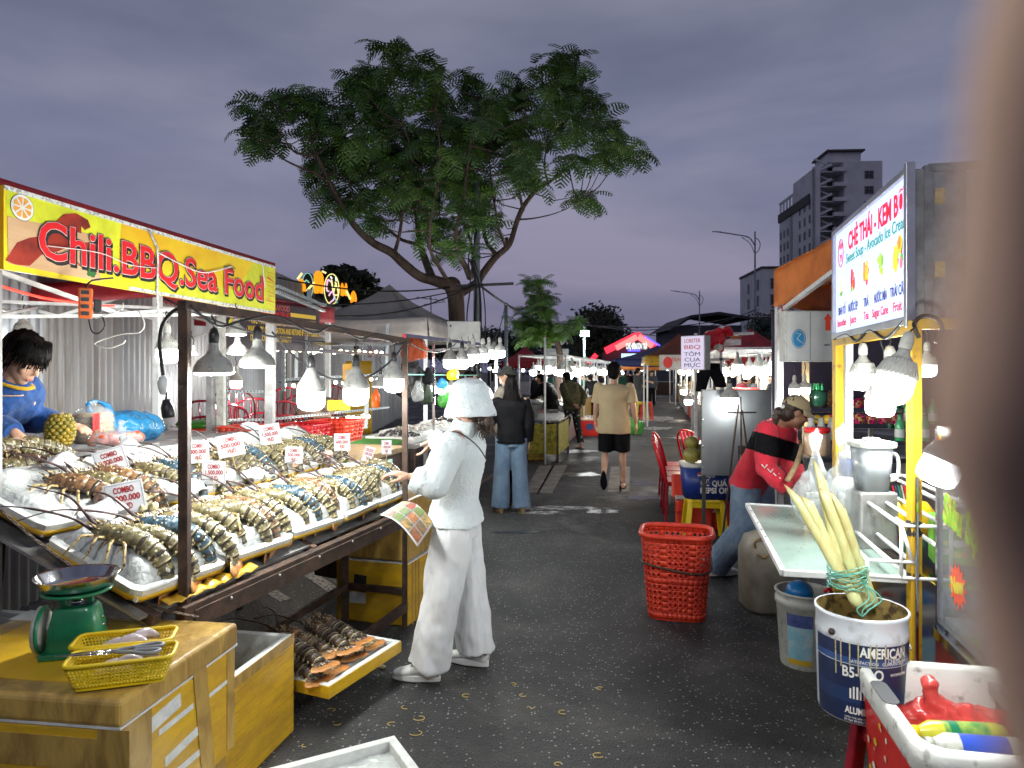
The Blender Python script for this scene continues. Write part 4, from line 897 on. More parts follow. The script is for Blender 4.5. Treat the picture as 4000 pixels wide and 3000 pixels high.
def small_tree(label, base, trunk_pts, blobs, Y, mesh, m, per, sc, seed, rad=.09, dep=.8, pinn=True, cat='tree', name='young_tree'):
 t = thing(name, label, cat, base); B = t.location.copy(); q = bez([V3(p)-B for p in trunk_pts], 4)
 MB().tube(q, [rad*(1-.7*i/len(q)) for i in range(len(q))], 8).build('trunk', m_bark, t); r = random.Random(seed); it = []; br = MB()
 for (u, v, ru, rv, n) in blobs:
  for _ in range(n):
   a = r.uniform(0, 6.28); k_ = math.sqrt(r.random()); c = at(u+ru*k_*math.cos(a), v+rv*k_*math.sin(a), Y+r.gauss(0, dep))-B
   nb = min(q, key=lambda p: (p-c).length+max(0, p.z-c.z)); br.tube([nb, nb.lerp(c, .6), c], [rad*.25, rad*.14, .006], 4, cap=False)
   for j in range(per):
    az = r.uniform(0, 6.28); el = r.uniform(-.5, .8); it.append((r.randrange(len(mesh)), aim(c, (math.cos(az)*math.cos(el), math.sin(az)*math.cos(el), math.sin(el)), r.uniform(-.6, .6), sc*r.uniform(.7, 1.25))))
 br.build('branches', m_bark, t); join_instances('crown', mesh, [m], t, it)['kind'] = 'stuff'; return t
Yt = 17.0
small_tree('young feathery tree with bright green leaves, past the lamp post', gr(1200, 802+2531/Yt), [gr(1203, 802+2531/Yt), at(1205, 850, Yt), at(1210, 770, Yt), at(1196, 720, Yt), at(1180, 680, Yt), at(1170, 640, Yt), at(1165, 605, Yt)],
 [(1160, 610, 20, 8, 7), (1162, 640, 26, 12, 10), (1160, 672, 34, 14, 14), (1145, 700, 38, 14, 16), (1190, 715, 34, 12, 13), (1160, 725, 34, 12, 12), (1222, 712, 30, 11, 12), (1238, 700, 16, 7, 4)], Yt, FMb, m_leafb, 6, .95, 3, .10, .7)
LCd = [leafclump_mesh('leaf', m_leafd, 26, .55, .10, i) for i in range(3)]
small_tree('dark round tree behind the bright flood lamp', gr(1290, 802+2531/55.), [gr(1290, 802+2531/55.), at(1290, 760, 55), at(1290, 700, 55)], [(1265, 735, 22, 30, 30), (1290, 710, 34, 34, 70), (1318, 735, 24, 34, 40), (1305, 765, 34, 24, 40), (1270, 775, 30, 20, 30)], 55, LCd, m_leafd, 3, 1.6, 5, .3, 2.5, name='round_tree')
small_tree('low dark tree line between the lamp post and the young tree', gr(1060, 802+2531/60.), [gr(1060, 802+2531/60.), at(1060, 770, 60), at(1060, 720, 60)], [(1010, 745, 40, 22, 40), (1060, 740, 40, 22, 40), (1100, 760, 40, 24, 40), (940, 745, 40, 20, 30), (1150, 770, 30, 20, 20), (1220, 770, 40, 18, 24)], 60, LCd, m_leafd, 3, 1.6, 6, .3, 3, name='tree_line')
LCs = [leafclump_mesh('leaf', m_leafd, 22, .16, .075, i+5) for i in range(3)]
small_tree('dark leafy bush tree rising over the tin fence beside the neon sign', gr(765, 802+2531/14.), [gr(768, 802+2531/14.), at(770, 720, 14), at(768, 660, 14), at(760, 620, 14)], [(735, 605, 20, 12, 14), (755, 615, 24, 16, 24), (778, 612, 14, 14, 12), (775, 635, 16, 14, 12), (745, 640, 16, 14, 10), (720, 600, 8, 8, 5)], 13.5, LCs, m_leafd, 4, 1.0, 8, .06, .35, name='bush_tree')
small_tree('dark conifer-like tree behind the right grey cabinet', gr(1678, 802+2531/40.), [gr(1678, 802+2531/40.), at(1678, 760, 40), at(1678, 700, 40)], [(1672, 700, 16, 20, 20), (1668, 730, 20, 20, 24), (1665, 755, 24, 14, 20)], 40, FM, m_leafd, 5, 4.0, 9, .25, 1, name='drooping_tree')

# ---- lamp post, cabinet, cables
m_polep = mat('pale_blue_grey_pole', (.30, .34, .36), .5, .3, col2=(.20, .22, .23), vs=5, bump=.1)
pY = 11.2; pb = gr(1030, 802+2531/pY); lp = thing('lamp_post', 'pale round steel post wrapped in black cables in front of the tree', 'post', pb)
MB().tube([(0, 0, 0), (0, 0, 2.0), (0, 0, 4.65)], [.062, .056, .046], 16).build('pole', m_polep, lp)
for z in (2.98, 3.45, 1.2): MB().lathe([(.062, z-.02), (.066, z-.015), (.066, z+.015), (.062, z+.02)], 16).build('clamp', m_dk, lp)
MB().bar((-.32, -.03, 2.99), (.58, -.03, 3.03), .045, .04).build('cross_arm', m_dk, lp)
for i in range(7):
 a = rg.uniform(-1, 1)*.1; MB().tube(bez([(a*.4, -.07, 4.2-rg.uniform(0, 1.1)), (-.08+a*.5, -.08, 3.4), (a, -.085, 3.0), (a*1.6, -.10, 2.4), (a*.8, -.09, 1.4+rg.uniform(-.2, .3)), (a*.5, -.07, .9)], 5), .010, 5).build('cable', m_rub, lp)
cb = thing('cabinet', 'pale grey electrical cabinet fixed beside the lamp post', 'cabinet', at(1001, 757, 10.7))
MB().box((0, .08, .22), (.50, .20, .44)).build('case', mat('pale_cabinet_paint', (.55, .55, .53), .6, col2=(.46, .46, .44), vs=4), cb, bevel=.008); MB().box((0, -.022, .22), (.48, .004, .42)).build('door', mat('pale_cabinet_door', (.56, .56, .54), .55), cb)
for z in (.05, .37): MB().box((-.19, -.027, z), (.025, .008, .03)).build('lock', m_blk, cb)
MB().bar((.22, .18, .1), (.42, .40, .1), .03).build('bracket', m_dk, cb)
def cable(label, a, b, sag, r=.012, n=14): o = MB().tube(catenary(a, b, sag, n), r, 5).build('cable', m_rub); tag(o, label, 'cable'); return o
pt = at(1030, 612, pY)
cable('black overhead cable running from the far left past the bush to the tree fork', at(600, 600, 9.5), at(975, 620, 11.9), .12); cable('twin cable dipping from the lamp post to the grey tent side', pt, at(600, 668, 8), .25); cable('lowest cable from the lamp post over the grey tent peak', pt+V3((0, 0, -.03)), at(640, 655, 10), .12, .009)
cable('long cable from the lamp post to the flood lamp pole', pt, at(1262, 700, 34), .5, .02); cable('cable from the flood lamp pole to the right tents', at(1262, 700, 34), at(1470, 700, 60), .4, .03); cable('upper cable across the sky right of the dark round tree', at(1262, 702, 34), at(1640, 668, 58), .6, .03)
cable('lower cable sagging left of the low white block', at(1350, 715, 55), at(1640, 720, 58), .5, .03); cable('cable slanting up from the red tent to the double arm street lamp', at(1480, 715, 50), at(1632, 668, 58), .2, .03)
sp2 = thing('utility_pole', 'thin grey utility pole left of the young feathery tree', 'pole', gr(1093, 802+2531/20.)); MB().tube([(0, 0, 0), (0, 0, 3.58)], [.07, .05], 10).build('pole', m_polep, sp2)
cable('slanting cable from the thin utility pole down to the white bulbs', at(1092, 655, 20), at(1055, 745, 13), .25, .012); cable('short cable from the thin utility pole into the young tree', at(1093, 655, 20), at(1135, 668, 20), .06, .014)
an = thing('tv_antenna', 'small dark television aerial right of the grey tent peak', 'aerial', at(931, 700, 16)); MB().bar((0, 0, -1.5), (0, 0, .62), .02).build('mast', m_dk, an)
k = MB(); k.bar((-.32, 0, .60), (.30, 0, .52), .014)
for i in range(5): k.bar((-.28+.13*i, -.15, .60-.012*i), (-.28+.13*i, .15, .60-.012*i), .01)
k.bar((-.16, 0, .44), (.34, 0, .50), .012); k.build('antenna_bars', m_dk, an)
def street_lamp(label, u, vt, Y, hgt, arm, lit=False):
 b = gr(u, HV+2531/Y); t = thing('street_lamp', label, 'street lamp', b); zt = at(u, vt, Y).z
 MB().tube([(0, 0, 0), (0, 0, zt)], [.12, .06], 10).build('pole', m_polep, t)
 if arm:
  MB().tube(bez([(0, 0, zt-1.2), (-.5, 0, zt-.5), (-1.6, 0, zt-.25), (-2.9, 0, zt-.05)], 5), .05, 6).build('arm', m_polep, t); MB().tube(bez([(0, 0, zt-1.8), (.25, 0, zt-1.6), (.42, 0, zt-1.1), (.3, 0, zt-.7), (0, 0, zt-.5)], 5), .035, 6).build('scroll', m_polep, t)
  MB().tube(bez([(0, 0, zt-1.9), (-.4, 0, zt-1.0), (-1.1, 0, zt-.45)], 5), .03, 6).build('scroll', m_polep, t); MB().loft([((-2.8, 0, zt-.05), (0, .12, 0), (0, 0, .05)), ((-3.5, 0, zt), (0, .10, 0), (0, 0, .03))], 10).build('lamp_head', m_polep, t)
 return t
street_lamp('tall street lamp with a long curved arm left of the hotel tower', 1631, 500, 58, 12, True); street_lamp('shorter distant street lamp with a curved arm over the dark hall roof', 1511, 628, 86, 10, True)
fl = thing('flood_lamp', 'bright flood lamp glowing on a thin pole before the dark tree', 'flood lamp', gr(1262, 802+2531/34.)); MB().tube([(0, 0, 0), (0, 0, 3.8)], [.06, .05], 8).build('pole', m_polep, fl)
MB().box((0, -.1, 3.45), (.46, .16, .30)).build('housing', m_dk, fl, bevel=.02); MB().box((0, -.19, 3.45), (.42, .02, .26)).build('lens', glow('flood_light', (.75, 1, .98), 14), fl)
l = bpy.data.lights.new('lamp', 'SPOT'); l.energy = 500; l.spot_size = R(130); l.color = (.8, 1, .97); l.shadow_soft_size = .15; o = bpy.data.objects.new('lamp', l); COL.objects.link(o); o.parent = fl; o.location = (0, -.4, 3.4); o.rotation_euler = (R(60), 0, 0)
rs = thing('road_sign', 'backs of a round and a square road sign on one pole', 'sign', gr(1203, 802+2531/19.)); MB().tube([(0, 0, 0), (0, 0, 2.95)], .04, 8).build('pole', m_galv, rs)
m_sgb = mat('grey_sign_back', (.33, .36, .37), .55, .3); MB().loft([((0, -.05, 2.62), (.30, 0, 0), (0, 0, .30)), ((0, -.07, 2.62), (.30, 0, 0), (0, 0, .30))], 24).build('round_board', m_sgb, rs)
for i in range(2): MB().box((0, -.06, 2.10-i*.31), (.62, .02, .30)).build('square_board', m_sgb, rs)
for z in (2.15, 1.85): MB().box((0, -.085, z), (.44, .03, .03)).build('clamp', m_galv, rs)
# ================================================================ LEFT SEAFOOD STALL
A0 = V3((-1.24, 2.69, 0)); ES = V3((.279, .960, 0)).normalized(); ET = V3((-ES.y, ES.x, 0)); SL = .37; RS = -math.atan2(ES.x, ES.y)
def LP(s, t, dz=0, flat=None): p = A0+ES*s+ET*t; p.z = (flat if flat is not None else .80+SL*t)+dz; return p
tilt = math.atan(SL)
def MS(s, t, dz=0, rz=0): return Matrix.Translation(LP(s, t, dz)) @ RZ(RS) @ RY(tilt) @ RZ(rz)      # local x towards the aisle, y along the street
def MF(s, t, z, rz=0): return Matrix.Translation(LP(s, t, 0, z)) @ RZ(RS) @ RZ(rz)
st = thing('seafood_stall', 'rusty steel seafood stall frame with sloping display under the yellow banner', 'stall', A0)
def P_(s, t, z): p = LP(s, t, 0, z)-A0; return p
def sbar(name, a, b, w, h, m, bev=.002): return MB().bar(P_(*a), P_(*b), w, h).build(name, m, st, bevel=bev)
sbar('post', (0, 0, .0), (0, 0, 1.915), .036, .036, m_rust); sbar('post', (1.97, 0, 0), (1.97, 0, 1.86), .034, .034, m_rust)
sbar('top_rail', (-.02, -.003, 1.90), (1.99, -.003, 1.845), .04, .035, m_rust)
sbar('front_rail', (-.05, -.022, .745), (2.02, -.022, .735), .045, .055, m_rust); sbar('edge_angle', (.0, -.045, .715), (2.02, -.045, .705), .012, .07, m_rust); sbar('back_rail', (-.2, 1.25, 1.20), (2.02, 1.25, 1.20), .04, .05, m_rust)
for s in (-.14, .9, 1.98): sbar('cross_rail', (s, 0, .755), (s, 1.25, 1.21), .04, .04, m_rust)
sbar('near_rail', (-.16, .0, .68), (-.16, 1.3, .70), .04, .05, m_galv); sbar('near_rail', (-.24, .05, .60), (-.24, 1.4, .60), .04, .05, m_rust)
sbar('leg', (1.95, .42, 0), (1.95, .42, .80), .045, .045, m_rust); sbar('leg', (-.16, 1.25, 0), (-.16, 1.25, 1.2), .04, .04, m_rust); sbar('leg', (1.97, 1.25, 0), (1.97, 1.25, 1.2), .04, .04, m_rust)
sbar('lower_rail', (.25, .0, .13), (1.97, .0, .13), .04, .05, m_rust); sbar('lower_rail', (1.96, .0, .235), (1.96, .42, .235), .04, .04, m_rust); sbar('lower_rail', (.3, .42, .23), (1.95, .42, .23), .04, .04, m_rust)
sbar('grey_post', (-.12, .80, .60), (-.12, .80, 2.05), .04, .04, m_galv)
for i in range(6): MB().ell(P_(.2+.33*i, -.053, .735), (.007, .007, .007), n=8, k=5).build('rivet', m_galv, st)
k = MB(); k.add([P_(-.2, .02, .775), P_(2.0, .02, .775), P_(2.0, 1.25, 1.23), P_(-.2, 1.25, 1.23)], [(0, 1, 2, 3)]); k.build('display_board', m_galv, st, solid=.012)
k = MB(); k.add([P_(.1, 1.28, 1.215), P_(2.0, 1.28, 1.215), P_(2.0, 1.85, 1.215), P_(.1, 1.85, 1.215)], [(0, 1, 2, 3)]); k.build('back_shelf', m_galv, st, solid=.015)
k = MB(); a, b = at(0, 1100, 2.5)-A0, at(425, 1332, 2.62)-A0; m_ch = mat('rusty_chain', (.12, .085, .06), .5, .6, col2=(.04, .03, .025), vs=60)
n = 34; cp = [a.lerp(b, i/n)-V3((0, 0, .14*4*(i/n)*(1-i/n)*.5)) for i in range(n+1)]
for i in range(n):
 c, d = (cp[i]+cp[i+1])/2, (cp[i+1]-cp[i]).normalized(); q = d.cross(V3((0, 0, 1))).normalized() if i % 2 else V3((0, 0, 1)); x = d.cross(q).normalized(); u = x if i % 2 == 0 else q
 MB().tube([c+d*math.cos(t*.785)*.0175+u*math.sin(t*.785)*.008 for t in range(9)], .0028, 5).build('chain_link', m_ch, st)

def tray(label, M, w, d, h=.05, ice=True, ih=.10, wrap=True, group='foam trays of ice on the display', seed=0):
 t = thing('foam_tray', label, 'tray', M=M, group=group)
 k = MB(); th = .028; e = .025
 k.box((0, 0, .012), (w-.01, d-.01, .02))
 pts = [rrect(w, d, .035, i/40) for i in range(41)]; pin = [rrect(w-2*th, d-2*th, .025, i/40) for i in range(41)]
 o = MB()
 o.add([(x, y, .004) for x, y in pts]+[(x*1.02, y*1.02, h) for x, y in pts]+[(x, y, h) for x, y in pin]+[(x, y, .02) for x, y in pin], [(j*41+i, j*41+i+1, (j+1)*41+i+1, (j+1)*41+i) for j in range(3) for i in range(40)], 0, False)
 k.build('tray_floor', m_foam, t); o.build('rim', m_foam, t)
 if wrap:
  y_ = MB(); y_.add([(x*1.012, y*1.012, .002) for x, y in pts]+[(x*1.028, y*1.028, h*.55) for x, y in pts], [(i, i+1, 41+i+1, 41+i) for i in range(40)], 0, True); y_.build('tape_edge', m_tapey, t, solid=.002)
 if ice:
  b = MB(); W, D = w-2*th-.004, d-2*th-.004
  def fn(u, v):
   x, y = (u-.5)*W, (v-.5)*D; ex = min(u, 1-u)*W; ey = min(v, 1-v)*D; s = min(1, ex/.035)**.5*min(1, ey/.035)**.5
   n = noise.noise(V3((x*9+seed*7, y*9, seed)))*.018+noise.noise(V3((x*30, y*30+seed, 2)))*.006
   return (x*(1-.06*s), y*(1-.04*s), .018+s*(ih-.02+n)-(.02*u*s))
  b.grid(fn, 22, 22); b.build('ice_block', m_ice, t)
 return t
TW, TD = .47, .46; hd = 0
front = [(.04, 'nearest front'), (.52, 'second front'), (1.0, 'third front'), (1.45, 'fourth front'), (1.86, 'last front')]
TONES = ['olive', 'olive', 'blue', 'olive', 'brown', 'blue', 'olive', 'brown', 'olive', 'olive']
rl = random.Random(21); LC = {}
def lob_on(s, t, dz, ang, tone, bend, sc, label, grp, **kw):
 M = Matrix.Translation(LP(s, t, dz)) @ RZ(RS) @ RY(tilt*.8) @ RZ(R(90+ang)) @ RX(R(rl.uniform(-4, 3))) @ RY(R(rl.uniform(-9, 9)))
 return lobster(M, label, tone, bend, sc, grp, **kw)
G = 'spiny lobsters laid on ice'
words = {'olive': 'olive green', 'blue': 'blue-grey', 'brown': 'reddish brown', 'dark': 'dark brown'}
FT = [['olive', 'olive', 'blue', 'olive'], ['olive', 'olive', 'brown', 'olive'], ['olive', 'blue', 'olive', 'brown'], ['olive', 'blue', 'olive', 'olive'], ['olive', 'olive', 'blue', 'olive']]
ordw = ['nearest', 'second', 'third', 'farthest']
for i, (s, nm) in enumerate(front):
 tray('%s tray of ice along the aisle edge of the seafood stall' % nm, MS(s, .25, .012, R(rl.uniform(-3, 3))), TW, TD, .045, seed=i, ih=.115)
 n = 4
 for j in range(n):
  tone = FT[i][j]; y = s-.14+.105*j+rl.uniform(-.01, .01)
  lob_on(y+.03, .140+rl.uniform(-.02, .02), .118+rl.uniform(0, .012), 24+rl.uniform(-7, 7), tone, rl.choice((9, 11, 12)), (1.12 if i < 2 else 1.0)*rl.uniform(.95, 1.08),
               '%s lobster, %s of the four on the %s tray of the aisle row' % (words[tone], ordw[j], nm.replace(' front', '')), G, ant=(i+j) % 2 == 0)
back = [(.13, 'wide near', .56), (.66, 'second', .44), (1.14, 'third', .44), (1.62, 'fourth', .44), (2.02, 'end', .30)]
BT = [['brown', 'olive', 'brown'], ['olive', 'blue', 'olive'], ['olive', 'olive', 'blue', 'olive'], ['olive', 'olive', 'olive', 'blue'], ['olive', 'olive']]
for i, (s, nm, dd) in enumerate(back):
 tray('%s tray of ice in the upper row of the seafood display' % nm, MS(s, .76, .02, R(rl.uniform(-2, 2))), .50, dd, .05, seed=i+9, ih=.09 if i == 0 else .12, group='foam trays of ice on the display')
 n = len(BT[i])
 for j in range(n):
  tone = BT[i][j]; y = s-dd*.5+.10+.115*j+(.18 if i == 0 else 0)
  lob_on(y+.02, .59+rl.uniform(-.02, .03), (.10 if i == 0 else .115), 20+rl.uniform(-8, 8), tone, rl.choice((9, 11)), (1.2 if i == 0 else 1.0)*rl.uniform(.95, 1.08),
               '%s lobster, %s on the %s tray of the upper row' % (words[tone], ordw[j] if not (n == 2 and j == 1) else 'farther', nm), G, ant=(i+j) % 2 == 1)
c = 0
for r_, (t_, ss, z) in enumerate(((1.02, (-.06, .05, .16, .27, .38), .03), (1.16, (-.10, .0, .10, .20, .31, .42), .03), (1.09, (-.02, .09, .2, .32), .085))):
 for s in ss:
  tone = rl.choice(('olive', 'dark', 'olive', 'dark', 'brown')); c += 1
  lob_on(s, t_, z, rl.uniform(55, 100), tone, 4, rl.uniform(.85, 1.0), '%s lobster in the wet heap below the pineapple, %s of the %s layer' % (words[tone], ('nearest', 'second', 'third', 'fourth', 'fifth', 'farthest')[(-.06, .05, .16, .27, .38).index(s) if r_ == 0 else (-.10, .0, .10, .20, .31, .42).index(s) if r_ == 1 else (-.02, .09, .2, .32).index(s)], ('lower front', 'lower rear', 'top')[r_]), 'lobsters heaped below the pineapple', ant=c % 3 == 0, legs=c % 2 == 0)
k = tray('plain foam slab beneath the lobster heap at the near corner', MS(.12, 1.08, .0, 0), .34, .66, .035, ice=False)
m_tow = cloth('white_towelling', (.78, .78, .78), (.66, .67, .70), 1, 260)
def towel(label, s, t, dz, rz, w, d):
 o = thing('wet_towel', label, 'towel', M=MS(s, t, dz, rz), group='white towels over the lobsters'); k = MB()
 k.grid(lambda u, v: ((u-.5)*w*(1+.15*math.sin(v*7)), (v-.5)*d*(1+.2*math.sin(u*5)), .028*math.sin(math.pi*u)*math.sin(math.pi*v)+.012*noise.noise(V3((u*4+s*9, v*4, t)))), 18, 14); k.build('cloth', m_tow, o, solid=.012)
towel('white towel over the lobster heads on the nearest aisle tray', .02, .40, .150, R(20), .10, .22); towel('white towel over the heads on the second aisle tray', .50, .42, .155, R(10), .11, .20); towel('small white towel on the third aisle tray', 1.0, .42, .15, R(15), .09, .17)
towel('white towel on the second tray of the upper row', .62, .88, .15, R(40), .09, .20); towel('crumpled white towel on the fourth upper tray', 1.66, .92, .15, R(0), .10, .12); towel('white towel on the brown lobsters of the wide near tray', .24, .86, .135, R(30), .08, .17)
m_conch = mat('peach_shell', (.62, .33, .24), .35, col2=(.72, .52, .42), vs=40)
for (lab, s, t, dz, r, mm) in (('round peach coloured snail shell between the near trays', .12, .50, .14, .042, m_conch), ('peach snail shell on the second tray gap', .22, .46, .14, .028, m_conch), ('cream clam on the nearest tray', .17, .36, .15, .02, m_cream), ('second cream clam beside the first on the nearest tray', .21, .34, .155, .022, m_cream), ('pinkish snail shell on the fourth aisle tray', 1.40, .44, .15, .03, m_conch), ('pink snail on the last aisle tray', 1.80, .46, .15, .034, m_conch)):
 o = MB().lathe([(.002, r*.8), (r*.3, r*.7), (r*.34, r*.55), (r*.65, r*.5), (r*.7, r*.3), (r, r*.15), (r*.9, -r*.2), (r*.4, -r*.4)], 14).build('sea_shell', mm); o.matrix_world = MS(s, t, dz) @ RX(R(40)); tag(o, lab, 'shell', 'shells on the trays')
o = MB().tube(bez([(0, 0, 0), (.05, .02, .02), (.10, -.01, .0), (.15, .01, -.03)], 4), [.016, .024, .028, .03, .03, .028, .026, .022, .018, .015, .012, .009, .006], 10).build('squid', m_ribg); o.matrix_world = MS(.22, .24, .15) @ RZ(R(-60)); tag(o, 'glossy pale squid lying between lobsters on the nearest tray', 'squid')
k = MB(); k.grid(lambda u, v: (rg.uniform(-.002, .002)+(v-.5)*.05, u*.52, .012*noise.noise(V3((u*9, v*3, 1)))+.006*math.sin(u*40)), 40, 3); o = k.build('torn_tape', m_tapey, solid=.001); o.matrix_world = MS(-.10, .0, .005); tag(o, 'crumpled yellow tape along the edge of the nearest tray', 'tape')

def card(label, u, v, uw, Y, lines, rz, stick=.10, roll=0, hr=.76):
 w = uw/F*Y; h = w*hr; c = at(u, v, Y); t = thing('price_card', label, 'price card', M=Matrix.Translation(c) @ RZ(rz) @ RY(roll), group='price cards on sticks')
 MB().box((0, 0, 0), (w, .002, h)).build('card', m_paper, t, bevel=.0006, seg=1); k = MB(); q = .90
 for (cc, s_) in (((0, -.0014, h*q/2), (w*q, .0006, .0012)), ((0, -.0014, -h*q/2), (w*q, .0006, .0012)), ((-w*q/2, -.0014, 0), (.0012, .0006, h*q)), ((w*q/2, -.0014, 0), (.0012, .0006, h*q))): k.box(cc, s_)
 k.build('printed_border', m_navy, t); n = len(lines)
 for i, s_ in enumerate(lines):
  wd_ = w*(.52 if s_ == 'COMBO' else .34 if s_ == 'VND' else .74); text(s_, h*.26, m_redp, t, M=T(0, -.0022, h*(.26-.26*i)), width=wd_, ext=.0003, bold=h*.008, space=1.0)
 MB().tube([(-.002, -.006, -h*.20), (.006, -.007, -h*.5-stick)], .0022, 6).build('stick', m_stick, t)
m_navy = mat('navy_print', (.03, .04, .10), .5)
FA = R(22)
card('large card reading COMBO 1.000.000 VND, lowest of the near cards', 270, 1076, 76, 2.92, ['COMBO', '1.000.000', 'VND'], FA+R(4), .13, R(-9), .92)
card('card reading COMBO 2.000.000 VND below the pineapple tray', 240, 997, 62, 3.25, ['COMBO', '2.000.000', 'VND'], FA, .06, R(-17), .92)
card('card reading COMBO 400.000 VND just right of the near rusty post', 428, 976, 44, 3.55, ['COMBO', '400.000', 'VND'], FA, .07, R(-3), 1.1)
card('card reading COMBO 1.500.000 VND on the second upper tray', 462, 1021, 50, 3.42, ['COMBO', '1.500.000', 'VND'], R(3), .16, R(0), .98)
card('card reading COMBO 500.000 VND tilted, above the second upper tray', 498, 962, 54, 3.75, ['COMBO', '500.000', 'VND'], FA, .10, R(-10), .9)
card('highest card reading COMBO 1.500.000 VND before the red crates', 583, 938, 44, 4.2, ['COMBO', '1.500.000', 'VND'], R(10), .06, R(-9), 1.0)
card('card reading COMBO 500.000 VND in the middle of the upper row', 635, 983, 37, 4.1, ['COMBO', '500.000', 'VND'], R(5), .12, R(2), .98)
card('card reading COMBO 600.000 VND before the green turf', 739, 955, 34, 4.6, ['COMBO', '600.000', 'VND'], R(5), .12, R(0), 1.1)
card('small tilted card left of the last card, before the durian sign', 796, 981, 22, 4.7, ['SIZE', '300.000', 'VND'], R(10), .04, R(18), 1.5)
card('small card reading COMBO 1.000.000 VND nearest the girl in white', 835, 966, 22, 4.85, ['COMBO', '1.000.000', 'VND'], R(5), .10, R(0), 1.4)

# ---- yellow banner with canopy
PL, PR = V3((-1.99, 2.78, 0)), V3((-1.65, 4.95, 0)); bx = (PR-PL); BW = bx.length; bx.normalize(); by = V3((-bx.y, bx.x, 0)); bc = (PL+PR)/2
bn = thing('banner_sign', 'yellow CHILI BBQ SEA FOOD banner board with lobster picture under a red edge', 'sign', M=frame(V3((bc.x, bc.y, 2.215)), bx, by, V3((0, 0, 1)))); BH = .33
m_ban = mat('yellow_banner_print', (.78, .62, .02), .4, col2=(.72, .40, .01), vs=.9, lo=.42, hi=.55, bump=.1, bs=12)
m_lime = mat('lime_print', (.70, .72, .03), .45); m_wood = mat('printed_cutting_board', (.62, .40, .22), .5, col2=(.50, .30, .15), vs=3, stretch=(.4, 1, 3)); m_dred = mat('red_letter_vinyl', (.62, .012, .015), .4, col2=(.52, .01, .012), vs=9, lo=.2, hi=.3)
m_lobp = mat('printed_red_lobster', (.42, .035, .012), .45, col2=(.16, .015, .008), vs=7); m_whp = mat('white_print', (.80, .78, .72), .5); m_orp = mat('orange_print', (.80, .38, .05), .45, col2=(.70, .28, .03), vs=20); m_blp = mat('black_print', (.012, .012, .012), .5); m_grp = mat('green_print', (.03, .14, .03), .5)
MB().box((0, .01, 0), (BW, .02, BH)).build('board', m_ban, bn)
def flat(name, pts, y, m, par=bn, th=.0008):
 k = MB(); n = len(pts); k.add([(x, y, z) for x, z in pts]+[(x, y+th, z) for x, z in pts], [tuple(range(n)), tuple(range(n, 2*n))[::-1]]+[(i, (i+1) % n, n+(i+1) % n, n+i) for i in range(n)]); return k.build(name, m, par)
def disc(name, x, z, rx, rz, y, m, par=bn, n=24, a0=0, a1=6.2832): return flat(name, [(x+rx*math.cos(a0+(a1-a0)*i/n), z+rz*math.sin(a0+(a1-a0)*i/n)) for i in range(n+(a1 < 6))], y, m, par)
xl = -BW/2
flat('lime_corner', [(xl+.01, .155), (xl+.66, .155), (xl+.62, -.155), (xl+.40, .02), (xl+.01, .05)], -.0008, m_lime); flat('lime_corner', [(xl+.66, -.155), (BW/2-.01, -.155), (BW/2-.01, .155), (BW/2-.28, .155), (BW/2-.5, -.06), (xl+.95, -.05)], -.0009, m_lime)
flat('printed_board', [(xl+.015, .045), (xl+.50, .060), (xl+.52, -.15), (xl+.02, -.14)], -.0020, m_wood)
LBO = [(.005, -.13), (.06, -.05), (.12, -.02), (.19, .0), (.24, .06), (.30, .115), (.37, .135), (.44, .12), (.455, .09), (.42, .07), (.40, .085), (.40, .05), (.33, .06), (.31, .03), (.37, .005), (.50, .03), (.58, .02), (.57, -.01), (.50, -.02), (.40, -.03), (.33, -.02), (.27, -.05), (.18, -.08), (.12, -.135), (.05, -.14)]
flat('printed_lobster', [(xl+x, z) for x, z in LBO], -.0032, m_lobp)
for i in range(5): o = MB(); a = .16+.045*i; o.tube([(xl+a, -.0036, -.05), (xl+a+.05, -.0036, -.095), (xl+a+.10, -.0036, -.085)], .0035, 4, fl=.2); o.build('printed_leg', m_lobp, bn)
disc('orange_slice', xl+.085, .095, .055, .052, -.0032, m_whp); disc('slice_edge', xl+.085, .095, .057, .054, -.0026, m_blp)
for i in range(8):
 a = i*.7854+.3; c, s_ = math.cos(a), math.sin(a); flat('slice_wedge', [(xl+.085+c*.010, .095+s_*.009), (xl+.085+math.cos(a-.28)*.042, .095+math.sin(a-.28)*.04), (xl+.085+c*.046, .095+s_*.043), (xl+.085+math.cos(a+.28)*.042, .095+math.sin(a+.28)*.04)], -.0044, m_orp)
for q in range(5): disc('printed_leaf', xl+.46+.016*math.cos(q*1.3), -.115+.014*math.sin(q*1.3), .016, .010, -.0036-.0002*q, m_grp, n=10)
for i in range(14): a = rg.uniform(-.05, .05); flat('printed_stroke', [(BW/2-.10+rg.uniform(-.06, 0), -.10+i*.016), (BW/2-.02, -.105+i*.016+a*.4), (BW/2-.02, -.102+i*.016+a*.4), (BW/2-.10, -.097+i*.016)], -.0012-.0001*i, m_dred if i % 2 else m_orp)
TWd = BW*.842; tx = xl+BW*.075+TWd/2
for (dx, dz, bo, y, mm, nm) in ((.009, -.012, .0085, -.0050, m_blp, 'letter_shadow'), (-.001, .0, .0090, -.0057, m_blp, 'letter_shadow'), (0, 0, .0058, -.0064, m_whp, 'letter_outline'), (0, 0, .0036, -.0078, m_dred, 'lettering')):
 text('Chili.BBQ.Sea Food', .225, mm, bn, M=T(tx+dx, y, -.022+dz), width=TWd+bo*1.5, bold=bo, ext=.0005, name=nm)
m_eye2 = mat('white_eyelet_tape', (.66, .66, .62), .5, col2=(.34, .33, .30), vs=60, lo=.42, hi=.5)
